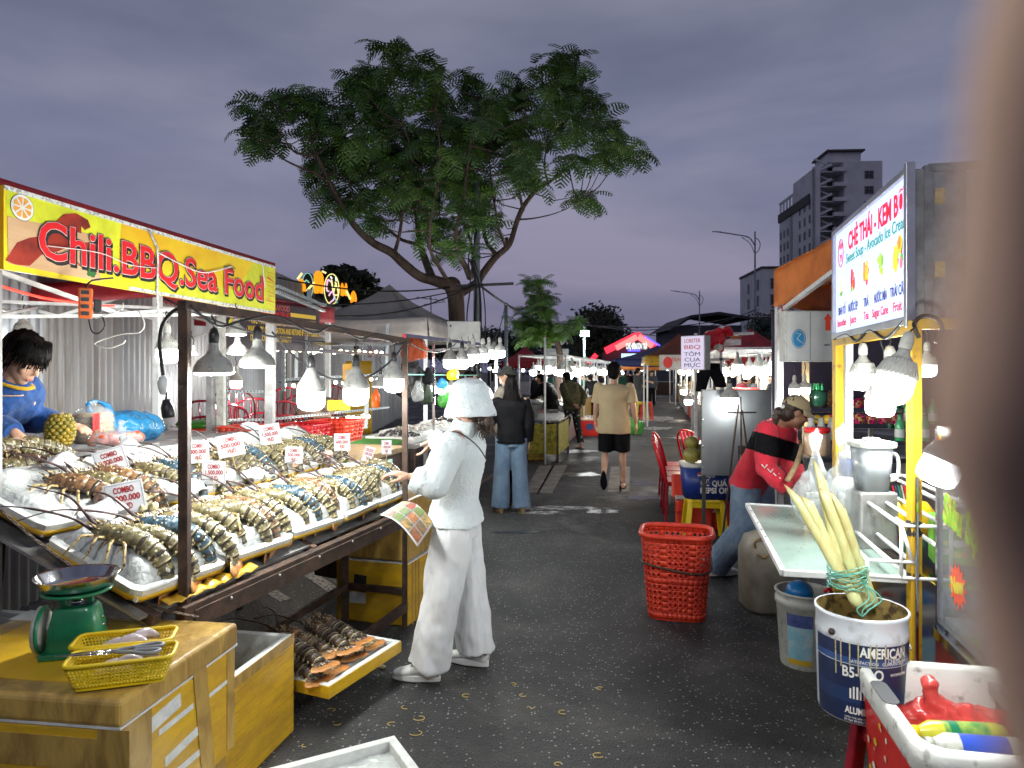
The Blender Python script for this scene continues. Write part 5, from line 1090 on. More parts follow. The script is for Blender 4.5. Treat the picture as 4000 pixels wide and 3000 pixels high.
MB().box((0, -.002, BH/2-.008), (BW, .003, .017)).build('top_tape', m_eye2, bn); MB().box((.35, -.002, -BH/2+.008), (BW*.67, .003, .017)).build('bottom_tape', m_eye2, bn)
k = MB(); k.tube([(-.245, -.010, .15), (-.185, -.012, .075), (-.18, -.011, 0), (-.185, -.011, -.165), (-.18, -.012, -.26), (-.175, -.012, -.36), (-.18, -.02, -.46)], .009, 6, fl=.25, up=(0, 1, 0)); k.build('hanging_strip', m_eye2, bn)
for (pts, mm, r) in (([(-.18, .05), (.0, .02), (.2, .0), (.38, .04), (.52, .08)], m_whp, .0035), ([(-.9, -.04), (-.6, -.02), (-.4, -.045), (-.18, -.03)], m_whp, .0022), ([(.45, .07), (.50, .085), (.56, .072), (.48, .062), (.55, .055)], m_blp, .002), ([(BW/2-.2, .16), (BW/2-.19, .08), (BW/2-.17, .0)], m_whp, .004)):
 MB().tube(bez([(x, -.014, z) for x, z in pts], 5), r, 5).build('loose_wire', mm, bn)
cn = thing('red_canopy', 'dark red canopy roof spreading behind the yellow banner', 'tent', M=frame(V3((bc.x, bc.y, 0)), bx, by, V3((0, 0, 1))))
def cf(u, v): x = (u-.5)*BW*1.03; y = .02+v*2.0; z = 2.385+(.085 if v > .02 else 0)*min(1, v*9)+.10*min(v, .5)*1.0+.012*noise.noise(V3((u*5, v*5, 3)))-(.16*max(0, v-.5)); return (x+.0*v, y, z-.04*(abs(u-.5)*2)**8)
k = MB(); k.grid(cf, 20, 14); k.build('canopy_cloth', m_redt, cn, solid=.006)
k = MB(); k.grid(lambda u, v: ((u-.5)*BW*1.03, .02+.004*math.sin(u*30)*v, 2.395-.05*v+.014), 20, 1); k.build('front_hem', m_redt, cn, solid=.004)
k = MB(); k.grid(lambda u, v: ((u-.5)*BW*1.03, 2.0+.02*math.sin(u*25)*v, 2.36-.28*v), 24, 3); k.build('rear_valance', m_redt, cn, solid=.004)
k = MB(); k.grid(lambda u, v: (-.52*BW+.0*u, .02+u*2.0, 2.36+.1*math.sin(u*3.1)-.33*v), 12, 3); k.build('side_valance', m_redt, cn, solid=.004)
for (a, b) in (((-BW/2, .25, 2.02), (-.35, .9, 1.93)), ((-.35, .9, 1.93), (BW/2, .2, 2.05)), ((-BW/2, 1.9, 2.08), (0, 1.4, 1.98)), ((0, 1.4, 1.98), (BW/2, 1.9, 2.1)), ((-BW/2, .2, 2.1), (-.2, .2, 1.95)), ((-.2, .2, 1.95), (BW/2, .2, 2.12)), ((-BW/2, 1.95, 2.12), (BW/2, 1.95, 2.12)), ((-.9, .5, 2.05), (.5, 1.5, 2.02)), ((-.5, 1.6, 2.04), (.7, .5, 2.06)), ((-.1, 1.0, 1.96), (.9, 1.7, 2.1))): MB().bar(a, b, .018).build('brace', m_whitep, cn)
MB().bar((-.55, .62, 1.22), (-.55, .62, 2.40), .035).build('pole', m_galv, cn); MB().bar((BW/2+.1, .55, .0), (BW/2+.1, .55, 2.3), .045).build('pole', m_galv, cn); MB().bar((BW*.5, 1.9, 0), (BW*.5, 1.9, 2.3), .035).build('pole', m_galv, cn); MB().bar((-.55, 1.95, 0), (-.55, 1.95, 2.3), .03).build('pole', m_galv, cn)
l_ = MB().tube(bez([(-1.04, .1, 2.0), (-.8, .1, 1.97), (-.55, .05, 1.96), (-.45, .03, 1.965)], 4), .006, 6).build('red_light_rope', glow('red_light_rope', (1, .05, .03), 1.2), cn)
ps = thing('power_strip', 'bright orange power strip hanging under the yellow banner', 'power strip', M=Matrix.Translation(at(185, 655, 3.05)) @ RZ(R(25)))
m_orp2 = mat('orange_plastic', (.70, .13, .01), .4, col2=(.55, .09, .01)); MB().box((0, 0, 0), (.052, .035, .13)).build('case', m_orp2, ps, bevel=.006)
for i in range(4): MB().box((.0, -.019, -.045+.03*i), (.03, .004, .016)).build('socket', m_dk, ps, bevel=.002)
MB().tube(bez([(0, 0, .06), (.02, .02, .10), (.10, .05, .12)], 4), .004, 6).build('cord', m_rub, ps); MB().box((.045, 0, -.01), (.03, .03, .055)).build('plug', m_blk, ps, bevel=.005)
for lab, pts, mm, r in (('white looped wire hanging below the banner middle', [(300, 672), (312, 700), (300, 718), (262, 722), (215, 736), (205, 745), (235, 752), (265, 742), (270, 735)], m_wplas, .0028), ('black loop of wire beside the orange power strip', [(192, 690), (198, 715), (212, 720), (226, 705), (222, 685)], m_rub, .003), ('pale wire looped under the banner', [(205, 688), (230, 680), (262, 668), (266, 655)], m_wplas, .0028),
      ('thick black hose bent over the near rusty post', [(402, 664), (375, 672), (352, 700), (345, 740), (350, 790), (356, 830)], m_rub, .0075), ('thin black wire to the string of far bulbs', [(405, 655), (440, 668), (470, 672)], m_rub, .004)):
 o = MB().tube(bez([at(u, v, 2.72 if 'rusty' in lab else 3.0) for u, v in pts], 6), r, 7).build('wire', mm); tag(o, lab, 'wire')
o = bulb('cone', at(359, 862, 2.66), 'empty black lamp socket dangling on the bent hose', cord=at(356, 828, 2.66), lit=False, name='lamp_socket'); [bpy.data.objects.remove(c) for c in list(o.children) if c.name.startswith('housing')]; o.scale = (1.15,)*3; o.rotation_euler = (0, R(-8), 0)
o = MB().lathe([(.004, .03), (.016, .02), (.022, 0), (.016, -.03), (.010, -.042)], 10).build('tape_knot', m_foam); o.location = at(353, 828, 2.66); tag(o, 'crumpled white tape knot where the hose ends', 'tape')

# ---- hanging bulbs of this stall
def rl_(s, z=1.80): return LP(s, 0, 0, z)
bulb('cone', at(462, 708, 2.86), 'large dusty cone shaped lamp nearest the rusty post', 22, cord=at(460, 672, 2.86), sc=1.04); bulb('cone', at(556, 704, 3.1), 'dusty cone lamp second from the rusty post', 16, cord=at(555, 686, 3.1), sc=1.0)
bulb('dome', at(672, 767, 3.5), 'big glowing bulb with a taped collar, lowest in the front row', 15, cord=at(671, 722, 3.5), sc=1.03); bulb('dome', at(769, 766, 3.96), 'big glowing bulb in the middle of the front row', 10, cord=at(769, 728, 3.96), sc=1.07); bulb('dome', at(851, 760, 4.4), 'glowing ribbed bulb beside the far rusty post', 8, cord=at(850, 730, 4.4), sc=.95)
bulb('rib', at(361, 697, 3.9), 'glowing bulb left of the rusty post before the tin fence', 10, cord=at(360, 672, 3.9), sc=.90); bulb('cone', at(510, 672, 4.4), 'greenish cone lamp, upper of the stacked pair', 3, cord=at(510, 655, 4.4), sc=.83); bulb('cone', at(513, 712, 4.5), 'greenish cone lamp, lower of the stacked pair', 4, cord=at(513, 690, 4.5), sc=.86)
bulb('rib', at(50, 668, 4.6), 'glowing bulb behind the bowed man at the tin fence', 7, cord=at(50, 640, 4.6), sc=.86); bulb('cone', at(822, 795, 5.4), 'pale perforated cone lamp behind the front row', 9, cord=at(822, 770, 5.4), sc=.80); bulb('rib', at(418, 745, 4.2), 'small white unlit socket lamp beside the rusty post', 0, cord=at(414, 715, 4.2), sc=.38, lit=False)
bulb('rib', at(510, 790, 7.0), 'bright bulb behind the stacked pair near the chairs', 18, cord=at(510, 770, 7.0), sc=.9)
o = MB().tube(bez([LP(s, -.02, 0, z) for s, z in ((0, 1.90), (.16, 1.83), (.3, 1.86), (.55, 1.90), (.85, 1.84), (1.05, 1.885), (1.33, 1.83), (1.55, 1.87), (1.8, 1.82), (1.97, 1.85))], 5), .006, 6).build('festoon_cable', m_rub); tag(o, 'thick black festoon cable twisted along the rusty top rail', 'cable')
cable('black cable sagging from the middle bulb to the far post', LP(1.05, .35, 0, 1.86), LP(2.2, .1, 0, 1.84), .26, .006); cable('black cable from the top rail up under the canopy', LP(.55, .6, 0, 2.0), LP(1.0, 0, 0, 1.80), .05, .005)
cable('string of tiny dark sockets from the far post to the next stall', LP(1.97, 0, 0, 1.85), at(985, 742, 6.8), .08, .005)

bulb('dome', V3((-.80, .45, 2.85)), 'big glowing bulb over the near end of the stall', 44, cord=V3((-.80, .45, 3.3)), sc=1.05)
o = MB().tube(catenary((-2.6, .35, 3.3), (1.4, .6, 3.3), .05), .008, 6).build('cable', m_rub); tag(o, 'cable across the lane carrying the nearest bulb', 'cable')
# ---- goods behind the display
pn = thing('pineapple', 'ripe pineapple without leaves at the vendor hand', 'pineapple', LP(.50, 1.17, .07)); k = MB(); m_pine = mat('pineapple_skin', (.42, .28, .03), .5, col2=(.12, .12, .02), vs=30, bump=.5, bs=40)
for j in range(9):
 z = -.005+.0165*j; r = .058*math.sqrt(max(.15, 1-((j-3.8)/5.2)**2))
 for i in range(12): a = 6.2832*(i+(j % 2)*.5)/12; k.ell((r*math.cos(a), r*math.sin(a), z), (.0155, .0155, .0125), n=6, k=4)
k.ell((0, 0, .06), (.052, .052, .075)); k.build('fruit', m_pine, pn); MB().tube([(0, 0, .13), (0, 0, .142)], [.018, .012], 8).build('stem_end', m_stick, pn)
tr = thing('steel_tray', 'shallow grey steel tray under the pineapple and tomatoes', 'tray', M=MF(.72, 1.22, 1.235)); k = MB(); k.box((0, 0, 0), (.30, .62, .006)); 
for (cc, s_) in (((.15, 0, .008), (.008, .63, .016)), ((-.15, 0, .008), (.008, .63, .016)), ((0, .315, .008), (.30, .008, .016)), ((0, -.315, .008), (.30, .008, .016))): k.box(cc, s_)
k.build('sheet', m_galv, tr)
nd = thing('noodle_pack', 'bagged stack of golden noodle cakes with red label', 'food pack', M=MF(.93, 1.42, 1.25)); m_nood = mat('golden_noodles', (.66, .44, .17), .6, col2=(.36, .22, .07), vs=60, bump=.6, bs=60)
for i in range(6): MB().lathe([(.01, .0), (.092, .0), (.10, .012), (.092, .026), (.01, .026)], 20).build('noodle_cake', m_nood, nd, M=T(rg.uniform(-.004, .004), rg.uniform(-.004, .004), .028*i))
k = MB(); k.lathe([(.10, .0), (.106, .05), (.106, .14), (.09, .18), (.04, .205), (.012, .215), (.022, .235)], 24); k.build('wrapper', m_bagc, nd)
k = MB(); k.grid(lambda u, v: (.107*math.cos(-.3+u*1.3), .107*math.sin(-.3-1.0+u*1.3), .08+.09*v), 10, 2); k.build('red_label', m_dred, nd); text('Vi Huong', .04, m_dred, nd, M=RZ(R(60)) @ T(.03, -.109, .06))
tm = thing('tomato_bag', 'clear knotted bag of tomatoes on the steel tray', 'bag', M=MF(.80, 1.13, 1.25)); m_tom = mat('tomato', (.55, .05, .02), .25, col2=(.62, .16, .04), vs=6)
for i in range(11): MB().ell((rg.uniform(-.05, .05), rg.uniform(-.13, .13), .03+rg.uniform(0, .02)), (.032, .032, .028), n=10, k=7).build('tomato', m_tom, tm)
b = MB(); b.ell((0, 0, .035), (.10, .17, .055), n=20, k=12); b.tube([(0, .02, .07), (0, .03, .11), (0, .04, .135)], [.03, .012, .022], 10); remesh(b, 'bag_film', m_bagc, tm, .008, 2, [(.012, 14, 14, 14)])
bb = thing('blue_bag', 'large translucent blue plastic bag of leafy greens', 'bag', M=MF(1.22, 1.50, 1.225)); b = MB(); b.ell((0, 0, .085), (.13, .27, .10), n=24, k=14); b.ell((0, .10, .07), (.12, .20, .09)); b.tube([(0, -.18, .12), (0, -.24, .18), (0, -.25, .24), (0, -.20, .26), (0, -.13, .22), (0, -.08, .15)], [.035, .022, .016, .016, .024, .03], 8)
remesh(b, 'bag_film', m_bagb, bb, .009, 2, [(.022, 9, 9, 9), (.008, 25, 25, 25)]); m_veg = mat('leafy_greens', (.05, .20, .05), .5, col2=(.02, .09, .03), vs=12)
k = MB()
for i in range(240): c = V3((rg.gauss(0, .035), rg.gauss(.03, .10), .05+rg.uniform(0, .07))); d = V3((rg.gauss(0, 1), rg.gauss(0, 1), rg.gauss(0, .5))).normalized(); k.tube([c-d*.04, c, c+d*.04], .002, 3)
k.build('greens', m_veg, bb)['kind'] = 'stuff'
rb = basket('shallow_basket', 'flat red plastic basket between the vendor and the lobster heap', 'basket', MF(.30, 1.30, 1.17), .30, .46, .09, .9, m_bask, 44, 4, .34, .007, sq=True)
for i, (s, t, mm, h, lab) in enumerate(((.24, 1.55, m_tapey, .12, 'small amber sauce bottle behind the red basket'), (.28, 1.62, m_orp2, .16, 'orange bottle beside the vendor'), (.40, 1.62, m_green, .10, 'green lidded jar behind the pineapple'))):
 o = MB().lathe([(.02, 0), (.026, .01), (.026, h*.6), (.012, h*.8), (.012, h)], 14, cap=True).build('bottle', mm); o.location = LP(s, t, 0, 1.24); tag(o, lab, 'bottle')

# ---- under the table
def yfoam(lab, M, w, d, h, **kw): return foam_box(lab, M, w, d, h, **kw)
yb = foam_box('open foam box wrapped in yellow tape, empty, beside the near taped box', Matrix.Translation(V3((-1.305, 3.02, 0))) @ RZ(R(-10.5)), .50, .58, .445, .035)
MB().box((.254, 0, .425), (.004, .585, .045)).build('brown_tape', m_tapeb, yb); MB().box((-.0, .0, .10), (.42, .50, .006)).build('yellow_net_mat', m_yelpl, yb)
for i in range(9): MB().box((.2545, 0, .05+.042*i), (.0014, .58, .0016)).build('tape_seam', m_tapeb, yb, M=T(0, 0, 0) @ RX(R(rg.uniform(-1.5, 1.5))))
fw, fd = .62, .62; M1 = Matrix.Translation(V3((-1.098, 1.99, .27))) @ RZ(R(-8)) @ T(-.42, .31, 0)
fx = thing('taped_foam_box', 'big foam box bound in yellow and brown tape carrying the green scale', 'box', M=M1); bxm = MB(); bxm.box((0, 0, .19), (.84, .62, .38)); bxm.build('box_body', m_tapey, fx, bevel=.014, seg=3)
MB().box((0, 0, .418), (.852, .632, .082)).build('lid', m_tapeb, fx, bevel=.016, seg=3); MB().box((0, 0, .3775), (.846, .626, .006)).build('white_gap', m_foam, fx)
MB().box((-.06, .02, .4602), (.52, .50, .0016)).build('yellow_top_tape', m_tapey, fx); 
for (cc, s_, mm, ry) in (((.4215, -.24, .19), (.002, .13, .37), m_tapeb, 0), ((.4225, .10, .20), (.002, .075, .44), m_tapeb, 8), ((.4218, .27, .20), (.002, .05, .36), m_tapeb, 0), ((.40, -.3115, .19), (.10, .002, .37), m_tapeb, 0), ((-.02, -.3112, .30), (.80, .002, .09), m_tapeb, 0), ((0, -.3116, .18), (.78, .0016, .05), m_tapeb, 0), ((-.25, -.3118, .19), (.16, .0014, .3), m_tapeb, 2), ((-.05, -.3119, .19), (.1, .0014, .28), m_tapeb, -2)):
 MB().box((0, 0, 0), s_).build('brown_tape', mm, fx, M=T(*cc) @ (RX(R(ry)) if abs(s_[0]) < .01 else RY(R(ry))))
for (y, z, h, a) in ((-.12, .325, .045, 5), (-.05, .28, .018, 0), (-.02, .18, .030, 4), (.02, .11, .022, -2), (.0, .04, .018, 3), (.20, .27, .014, 0)): MB().box((0, 0, 0), (.0016, .18, h)).build('bare_foam_strip', m_foam, fx, M=T(.4212, y, z) @ RX(R(a)))
for (x, z, w_, h) in ((.33, .27, .09, .085), (.31, .09, .11, .025)): MB().box((x, -.3112, z), (w_, .0016, h)).build('bare_foam_patch', m_foam, fx)
MB().box((-.38, .27, .4605), (.10, .10, .002)).build('bare_foam_patch', m_foam, fx)
o = foam_box('lower foam box in brown tape beneath the big taped box', Matrix.Translation(V3((-1.12, 2.0, 0))) @ RZ(R(-8)) @ T(-.42, .31, 0), .82, .60, .268, outer=m_tapeb, open_=False)
foam_box('yellow foam box with white rim at the far left behind the scale', Matrix.Translation(V3((-2.02, 2.62, .34))) @ RZ(R(-10)), .60, .42, .36, .04); o = foam_box('plain yellow box supporting the left foam box', Matrix.Translation(V3((-2.02, 2.62, 0))) @ RZ(R(-10)), .58, .40, .335, open_=False)
tg = foam_box('white foam box of crushed ice at the bottom centre edge', Matrix.Translation(V3((-.467, 2.80, 0))) @ RZ(R(29)) @ T(-.33, -.24, 0), .66, .46, .22, .035, outer=m_foam); k = MB(); k.grid(lambda u, v: ((u-.5)*.59, (v-.5)*.39, .185+.02*noise.noise(V3((u*9, v*9, 4)))), 24, 18); k.build('ice', m_ice, tg); MB().box((-.20, -.2342, .19), (.22, .003, .06)).build('yellow_tape', m_tapey, tg)
for (lab, s, t, z, w, d, h, mm) in (('brown taped foam box stacked under the far table end', 2.20, .24, .42, .52, .46, .40, m_tapeb), ('yellow foam box with a torn black hole under the far table end', 2.20, .24, 0, .52, .46, .41, m_tapey)):
 o = foam_box(lab, MF(s, t, z), w, d, h, outer=mm, open_=False)
 if 'yellow' in lab:
  MB().box((-.10, -.2312, .25), (.09, .003, .11)).build('torn_hole', m_blk, o, M=RY(R(4))); MB().box((-.10, -.2312, .16), (.12, .003, .07)).build('bare_foam_patch', m_foam, o); MB().box((0, 0, .408), (.524, .464, .008)).build('foam_rim', m_foam, o)
  for i in range(3): MB().box((.2615, -.16+.05*i, .2), (.002, .02, .4)).build('tape_seam', m_tapeb, o)
 else:
  MB().box((-.05, -.2312, .30), (.22, .002, .09)).build('bare_foam_patch', m_foam, o); MB().box((-.06, -.2324, .15), (.05, .002, .04)).build('dark_label', m_blk, o); text('K-三', .07, m_navy, o, M=T(-.05, -.233, .30)); MB().box((.24, -.2322, .2), (.04, .003, .4)).build('yellow_tape', m_tapey, o)
lt = foam_box('shallow foam tray of dark lobsters low under the stall', Matrix.Translation(V3((-.955, 3.63, .15))) @ RZ(R(-24)), .52, .60, .06, .03)
for i in range(9):
 M = Matrix.Translation(V3((-.955, 3.63, .205+.055*(i//5)))) @ RZ(R(-24)) @ T(-.05+rg.uniform(-.08, .10), -.22+.105*(i % 5)+.04*(i//5), .0) @ RZ(R(78+rg.uniform(-14, 14)))
 lobster(M, 'dark lobster in the low tray under the stall, %s of the %s layer' % (('nearest', 'second', 'third', 'fourth', 'farthest')[i % 5], 'bottom' if i < 5 else 'top'), ('dark', 'brown', 'dark', 'dark', 'olive')[i % 5], 1, 1.12, 'dark lobsters in the low tray', ant=i in (0, 3, 6), legs=i in (0, 1, 5))
ms = thing('menu_sheet', 'laminated menu sheet with dish photos hanging off the table corner', 'menu', M=Matrix.Translation(at(884, 1130, 3.55))); k = MB()
MX = [at(820, 1112, 3.62), at(870, 1083, 4.0), at(937, 1130, 3.72), at(902, 1181, 3.46)]
def mf_(u, v): a = MX[0].lerp(MX[1], v); b = MX[3].lerp(MX[2], v); p = a.lerp(b, u); p.z += .035*math.sin(math.pi*u); return p-ms.matrix_world.translation
ms.location = at(884, 1130, 3.55); bpy.context.view_layer.update()
k.grid(mf_, 14, 8); k.build('sheet', m_paper, ms, solid=.0015)
pc = [(.45, .06, .02), (.08, .22, .03), (.55, .30, .08), (.40, .12, .05), (.60, .42, .12), (.15, .25, .06), (.5, .2, .05), (.25, .1, .05), (.45, .35, .15)]
for i in range(3):
 for j in range(4):
  u0, u1, v0, v1 = .04+.24*j, .25+.24*j, .04+.32*i, .32+.32*i; k = MB(); k.grid(lambda u, v: mf_(u0+(u1-u0)*u, v0+(v1-v0)*v)+V3((.002, -.001, .0035)), 5, 4); k.build('dish_photo', mat('dish_photo', pc[(i*4+j) % 9], .4, col2=tuple(x*.25 for x in pc[(i*4+j+3) % 9]), vs=28+i*9), ms)

# ---- scale
sc = thing('spring_scale', 'green enamelled spring scale with a steel pan on the taped box', 'scale', M=Matrix.Translation(V3((-1.42, 2.32, .731))) @ RZ(R(14)) @ S(.88))
k = MB(); k.loft([((0, 0, .02), (.095, 0, 0), (0, .065, 0)), ((0, 0, .10), (.087, 0, 0), (0, .060, 0)), ((0, 0, .165), (.072, 0, 0), (0, .056, 0)), ((0, 0, .182), (.060, 0, 0), (0, .048, 0))], 24, p=.38); k.box((0, 0, .012), (.215, .14, .022)); k.build('body', m_green, sc, bevel=.004)
M = T(-.105, 0, .095) @ RY(R(90)); k = MB(); k.lathe([(.004, 0), (.078, 0), (.084, -.008), (.084, -.022), (.004, -.022)], 32, M=M); k.build('dial_housing', m_wplas, sc); MB().lathe([(.079, .002), (.086, -.002), (.086, -.010), (.079, -.012)], 32, M=M).build('dial_rim', m_green, sc)
for s_ in (-1, 1): MB().bar((s_*.045, 0, .175), (s_*.045, 0, .225), .016, .02).build('pan_support', m_green, sc)
MB().lathe([(.02, .222), (.10, .224), (.118, .232), (.118, .240), (.10, .238), (.02, .234)], 32).build('pan_ring', m_green, sc); MB().lathe([(.004, .236), (.08, .238), (.118, .252), (.140, .290), (.143, .292), (.136, .289), (.115, .258), (.078, .243), (.004, .240)], 40).build('pan', m_steel, sc); MB().ell((0, 0, .19), (.02, .02, .012)).build('adjuster', m_steel, sc)
for (x, z) in ((.086, .10), (.083, .13), (.088, .06)): MB().ell((x, 0, z), (.006, .006, .006), n=8, k=5).build('screw', m_steel, sc)
MB().box((.03, .0, .184), (.06, .05, .002)).build('name_plate', m_navy, sc)
for i, (lab, p, r_) in enumerate((('yellow slotted basket of squid farther from the camera', V3((-1.22, 2.24, .732)), 16), ('yellow slotted basket with scissors nearest the camera', V3((-1.155, 2.105, .732)), 18))):
 M = Matrix.Translation(p) @ RZ(R(r_)); b = basket('wire_basket', lab, 'basket', M, .285, .125, .078, .84, m_yelpl, 76, 7, .30, .006, r=.02, sq=True, maskf=lambda i, j: 0 < j < 6, group='yellow baskets on the taped box')
 for q in range(3):
  s_ = MB(); s_.tube(bez([(-.07+.04*q, -.02, .03), (-.02+.04*q, .01, .045), (.03+.035*q, -.01, .035)], 4), [.010, .017, .020, .021, .020, .017, .013, .008, .004], 10); o = s_.build('squid', m_ribg); o.matrix_world = M @ RZ(R(14*q-10)) @ T(0, .01*q, .006*q+(.012 if i == 0 else 0)); tag(o, 'pale squid piece in the %s yellow basket, %s of three' % ('far' if i == 0 else 'near', ('leftmost', 'middle', 'rightmost')[q]), 'squid', 'squid pieces in the %s basket' % ('far' if i == 0 else 'near'))
sx = thing('scissors', 'open kitchen scissors with grey handles across the near yellow basket', 'scissors', M=Matrix.Translation(V3((-1.175, 2.10, .822))) @ RZ(R(14)))
for q in (-1, 1):
 MB().loft([((-.155, q*.002, 0), (0, .002, 0), (0, 0, .001)), ((-.08, q*.004, q*.002), (0, .008, 0), (0, 0, .0015)), ((-.01, q*.004, q*.002), (0, .010, 0), (0, 0, .002))], 6).build('blade', m_steel, sx)
 MB().tube(bez([(-.01, q*.003, 0), (.02, -q*.012, 0), (.05, -q*.020, 0), (.09, -q*.040, 0), (.12, -q*.035, 0), (.125, -q*.015, 0), (.09, -q*.010, 0), (.05, -q*.008, 0)], 4), .0055, 8).build('handle', mat('grey_handle', (.20, .21, .23), .45), sx)
MB().lathe([(.006, -.004), (.006, .004)], 10, cap=True).build('pivot', m_steel, sx)
m_blu = cloth('blue_windbreaker', (.03, .09, .28), (.015, .05, .17), .5, 60); m_yel2 = cloth('yellow_lining', (.70, .40, .02))
vb = LP(.46, 1.72, 0, .0); vb.z = .18
hd_ = at(50, 778, 3.32)
def vx(t, J, fr, hc):
 k = MB(); k.tube(bez([J['nek']+V3((.0, -.08, .03)), J['nek']+V3((.075, -.05, .0)), J['nek']+V3((.085, .03, .0)), J['nek']+V3((.02, .08, .03))], 4), .016, 8, fl=.6); k.build('yellow_collar', m_yel2, t)
person('dark haired vendor in a blue jacket bent over the pineapple at the left edge', vb, W=dict(pel=vb+V3((-.10, .08, .92)), wai=vb+V3((-.05, .05, 1.08)), che=vb+V3((.10, -.02, 1.25)), nek=hd_+V3((-.10, .05, -.13)), hed=hd_,
 shR=hd_+V3((-.14, -.13, -.22)), shL=hd_+V3((-.13, .20, -.20)), elR=at(-30, 925, 3.28), wrR=at(35, 938, 3.24), elL=at(48, 902, 3.62), wrL=at(128, 912, 3.62)), rz=R(-100), top=dict(mats=m_blu, w=1.16, sr=(.088, .075, .055), collar=True, name='jacket', wr=[(.014, 9, 9, 9), (.006, 26, 26, 26)]), bot=dict(mats=m_black), shoes=None, hair='fringe', face='down', look=(.985, -.17, 0), tilt=R(-36),
 hands={'R': dict(d=(.75, -.1, -.65), pn=(-.5, .3, -.8), curl=.45, s=1.0), 'L': dict(d=(1, 0, -.2), pn=(0, 0, -1), curl=.3)}, vox=.0065, extra=vx)
# ================================================================ PEOPLE IN THE LANE
m_hat = cloth('white_towelling_hat', (.70, .76, .77), (.58, .65, .67), 1.0, 130, .95, 10, .5)
gb = V3((-.33, 3.86, 0))
def G_(u, v, Y): return at(u, v, Y)
def strap_(t, J, fr, hc):
 B = t.location; a, b = G_(985, 938, 3.60)-B, G_(1062, 985, 3.70)-B
 MB().tube(bez([G_(962, 936, 3.62)-B, G_(990, 934, 3.585)-B, G_(1030, 962, 3.60)-B, G_(1052, 995, 3.68)-B], 5), .0035, 6).build('hat_cord', m_blk, t)
 k = MB(); r = random.Random(4); c = fr; p = hc-fr[1]*.10-V3((0, 0, .09))
 for i in range(46):
  d = V3((r.gauss(.3, .6), r.gauss(-.5, .5), r.gauss(-.9, .5))).normalized(); e = p+d*r.uniform(.05, .12); k.tube([p+V3((r.gauss(0, .02), r.gauss(0, .02), r.gauss(0, .03))), (p+e)/2+V3((r.gauss(0, .015),)*3), e], [.004, .003, .0006], 4)
 k.build('loose_hair', m_hairb, t)
person('girl in a white bucket hat, fluffy white sweater and white trousers choosing lobsters', gb,
 W=dict(pel=V3((-.305, 3.86, .86)), wai=V3((-.30, 3.85, 1.00)), che=V3((-.285, 3.83, 1.17)), nek=V3((-.245, 3.80, 1.335)), hed=V3((-.235, 3.80, 1.455)),
           shL=V3((-.29, 3.64, 1.30)), elL=G_(935, 1040, 3.55)-V3((0, 0, .02)), wrL=G_(888, 1030, 3.55), shR=V3((-.26, 3.99, 1.30)), elR=G_(965, 945, 4.06)-V3((0, 0, .06)), wrR=G_(941, 944, 4.15),
           hiL=V3((-.31, 3.77, .84)), knL=V3((-.37, 3.76, .46)), anL=V3((-.455, 3.78, .085)), hiR=V3((-.29, 3.95, .84)), knR=V3((-.25, 3.97, .46)), anR=V3((-.20, 3.98, .085))),
 rz=R(72), P=dict(ftL=(-.15, 1, 0), ftR=(.1, 1, 0)), s=.93,
 top=dict(mats=m_knit, w=1.12, hem=.02, flare=1.18, collar=True, sr=(.088, .084, .060), name='sweater', vox=.0075, smooth=6, wr=[(.020, 6, 6, 3), (.009, 16, 16, 9), (.0035, 70, 70, 70)]),
 bot=dict(mats=m_pants, r=(.118, .108, .116), cuff=-.005, w=1.05, wr=[(.026, 9, 9, 2.2), (.012, 17, 17, 6), (.005, 40, 40, 16)], vox=.0075), shoes=dict(m=m_rubs, msole=m_rubs, sole=.038), hair='bun', hm=m_hairb, hat=bucket_hat(m_hat), vox=.0055, look=(-.85, .52, 0), tilt=R(-2), roll=0, hs=1.04,
 hands={'L': dict(d=(-.97, .05, .22), pn=(0, .1, -1), curl=.55), 'R': dict(d=(-.55, .1, -.83), pn=(-.6, .2, .5), curl=.35)}, extra=strap_)
mb_ = V3((1.43, 9.95, 0)); rz_ = R(-9)
person('man in a beige T-shirt, black shorts and flip-flops walking away down the lane', mb_, rz_, 1.03,
 P=dict(hed=(0, .02, 1.575), elR=(.235, -.05, 1.13), wrR=(.265, .0, .90), elL=(-.225, .02, 1.13), wrL=(-.235, .10, .92), shR=(.195, 0, 1.395), shL=(-.195, 0, 1.395), knL=(-.105, .05, .50), anL=(-.12, -.24, .24), ftL=(0, .35, -1), knR=(.10, .06, .50), anR=(.11, .05, .085)),
 top=dict(mats=m_beige, w=1.18, hem=.17, flare=1.05, sleeve=.86, sr=(.078, .07, .06), name='t_shirt', wr=[(.012, 5, 5, 3), (.005, 13, 13, 6)]), bot=dict(mats=m_black, end=.96, r=(.118, .112, .108), name='shorts', waist=.1), shoes=dict(m=m_black, msole=m_black, sole=.016, slip=True), hair='short', hs=1.14, width=1.10, vox=.0085, look=(.25, 1, 0), tilt=R(-4))
person('girl with long black hair, black sweatshirt and loose blue jeans seen from behind', V3((-.01, 8.3, 0)), R(12), .93,
 P=dict(elL=(-.25, .08, 1.14), wrL=(-.20, .24, 1.12), anL=(-.13, .05, .085), anR=(.13, -.04, .085), knL=(-.11, .04, .5), knR=(.11, .01, .5)),
 top=dict(mats=m_black, w=1.16, hem=.06, sr=(.085, .07, .055), name='sweatshirt'), bot=dict(mats=m_den, r=(.112, .10, .118), cuff=.02), shoes=dict(m=m_stick, msole=mat('tan_slipper', (.45, .30, .15), .6), sole=.028), hair='long', look=(-.15, 1, 0), vox=.0085)
m_gsh = cloth('grey_beige_shirt', (.36, .32, .26), (.28, .25, .20)); m_capd = cloth('dark_grey_cap', (.06, .058, .052), (.04, .04, .036), .4)
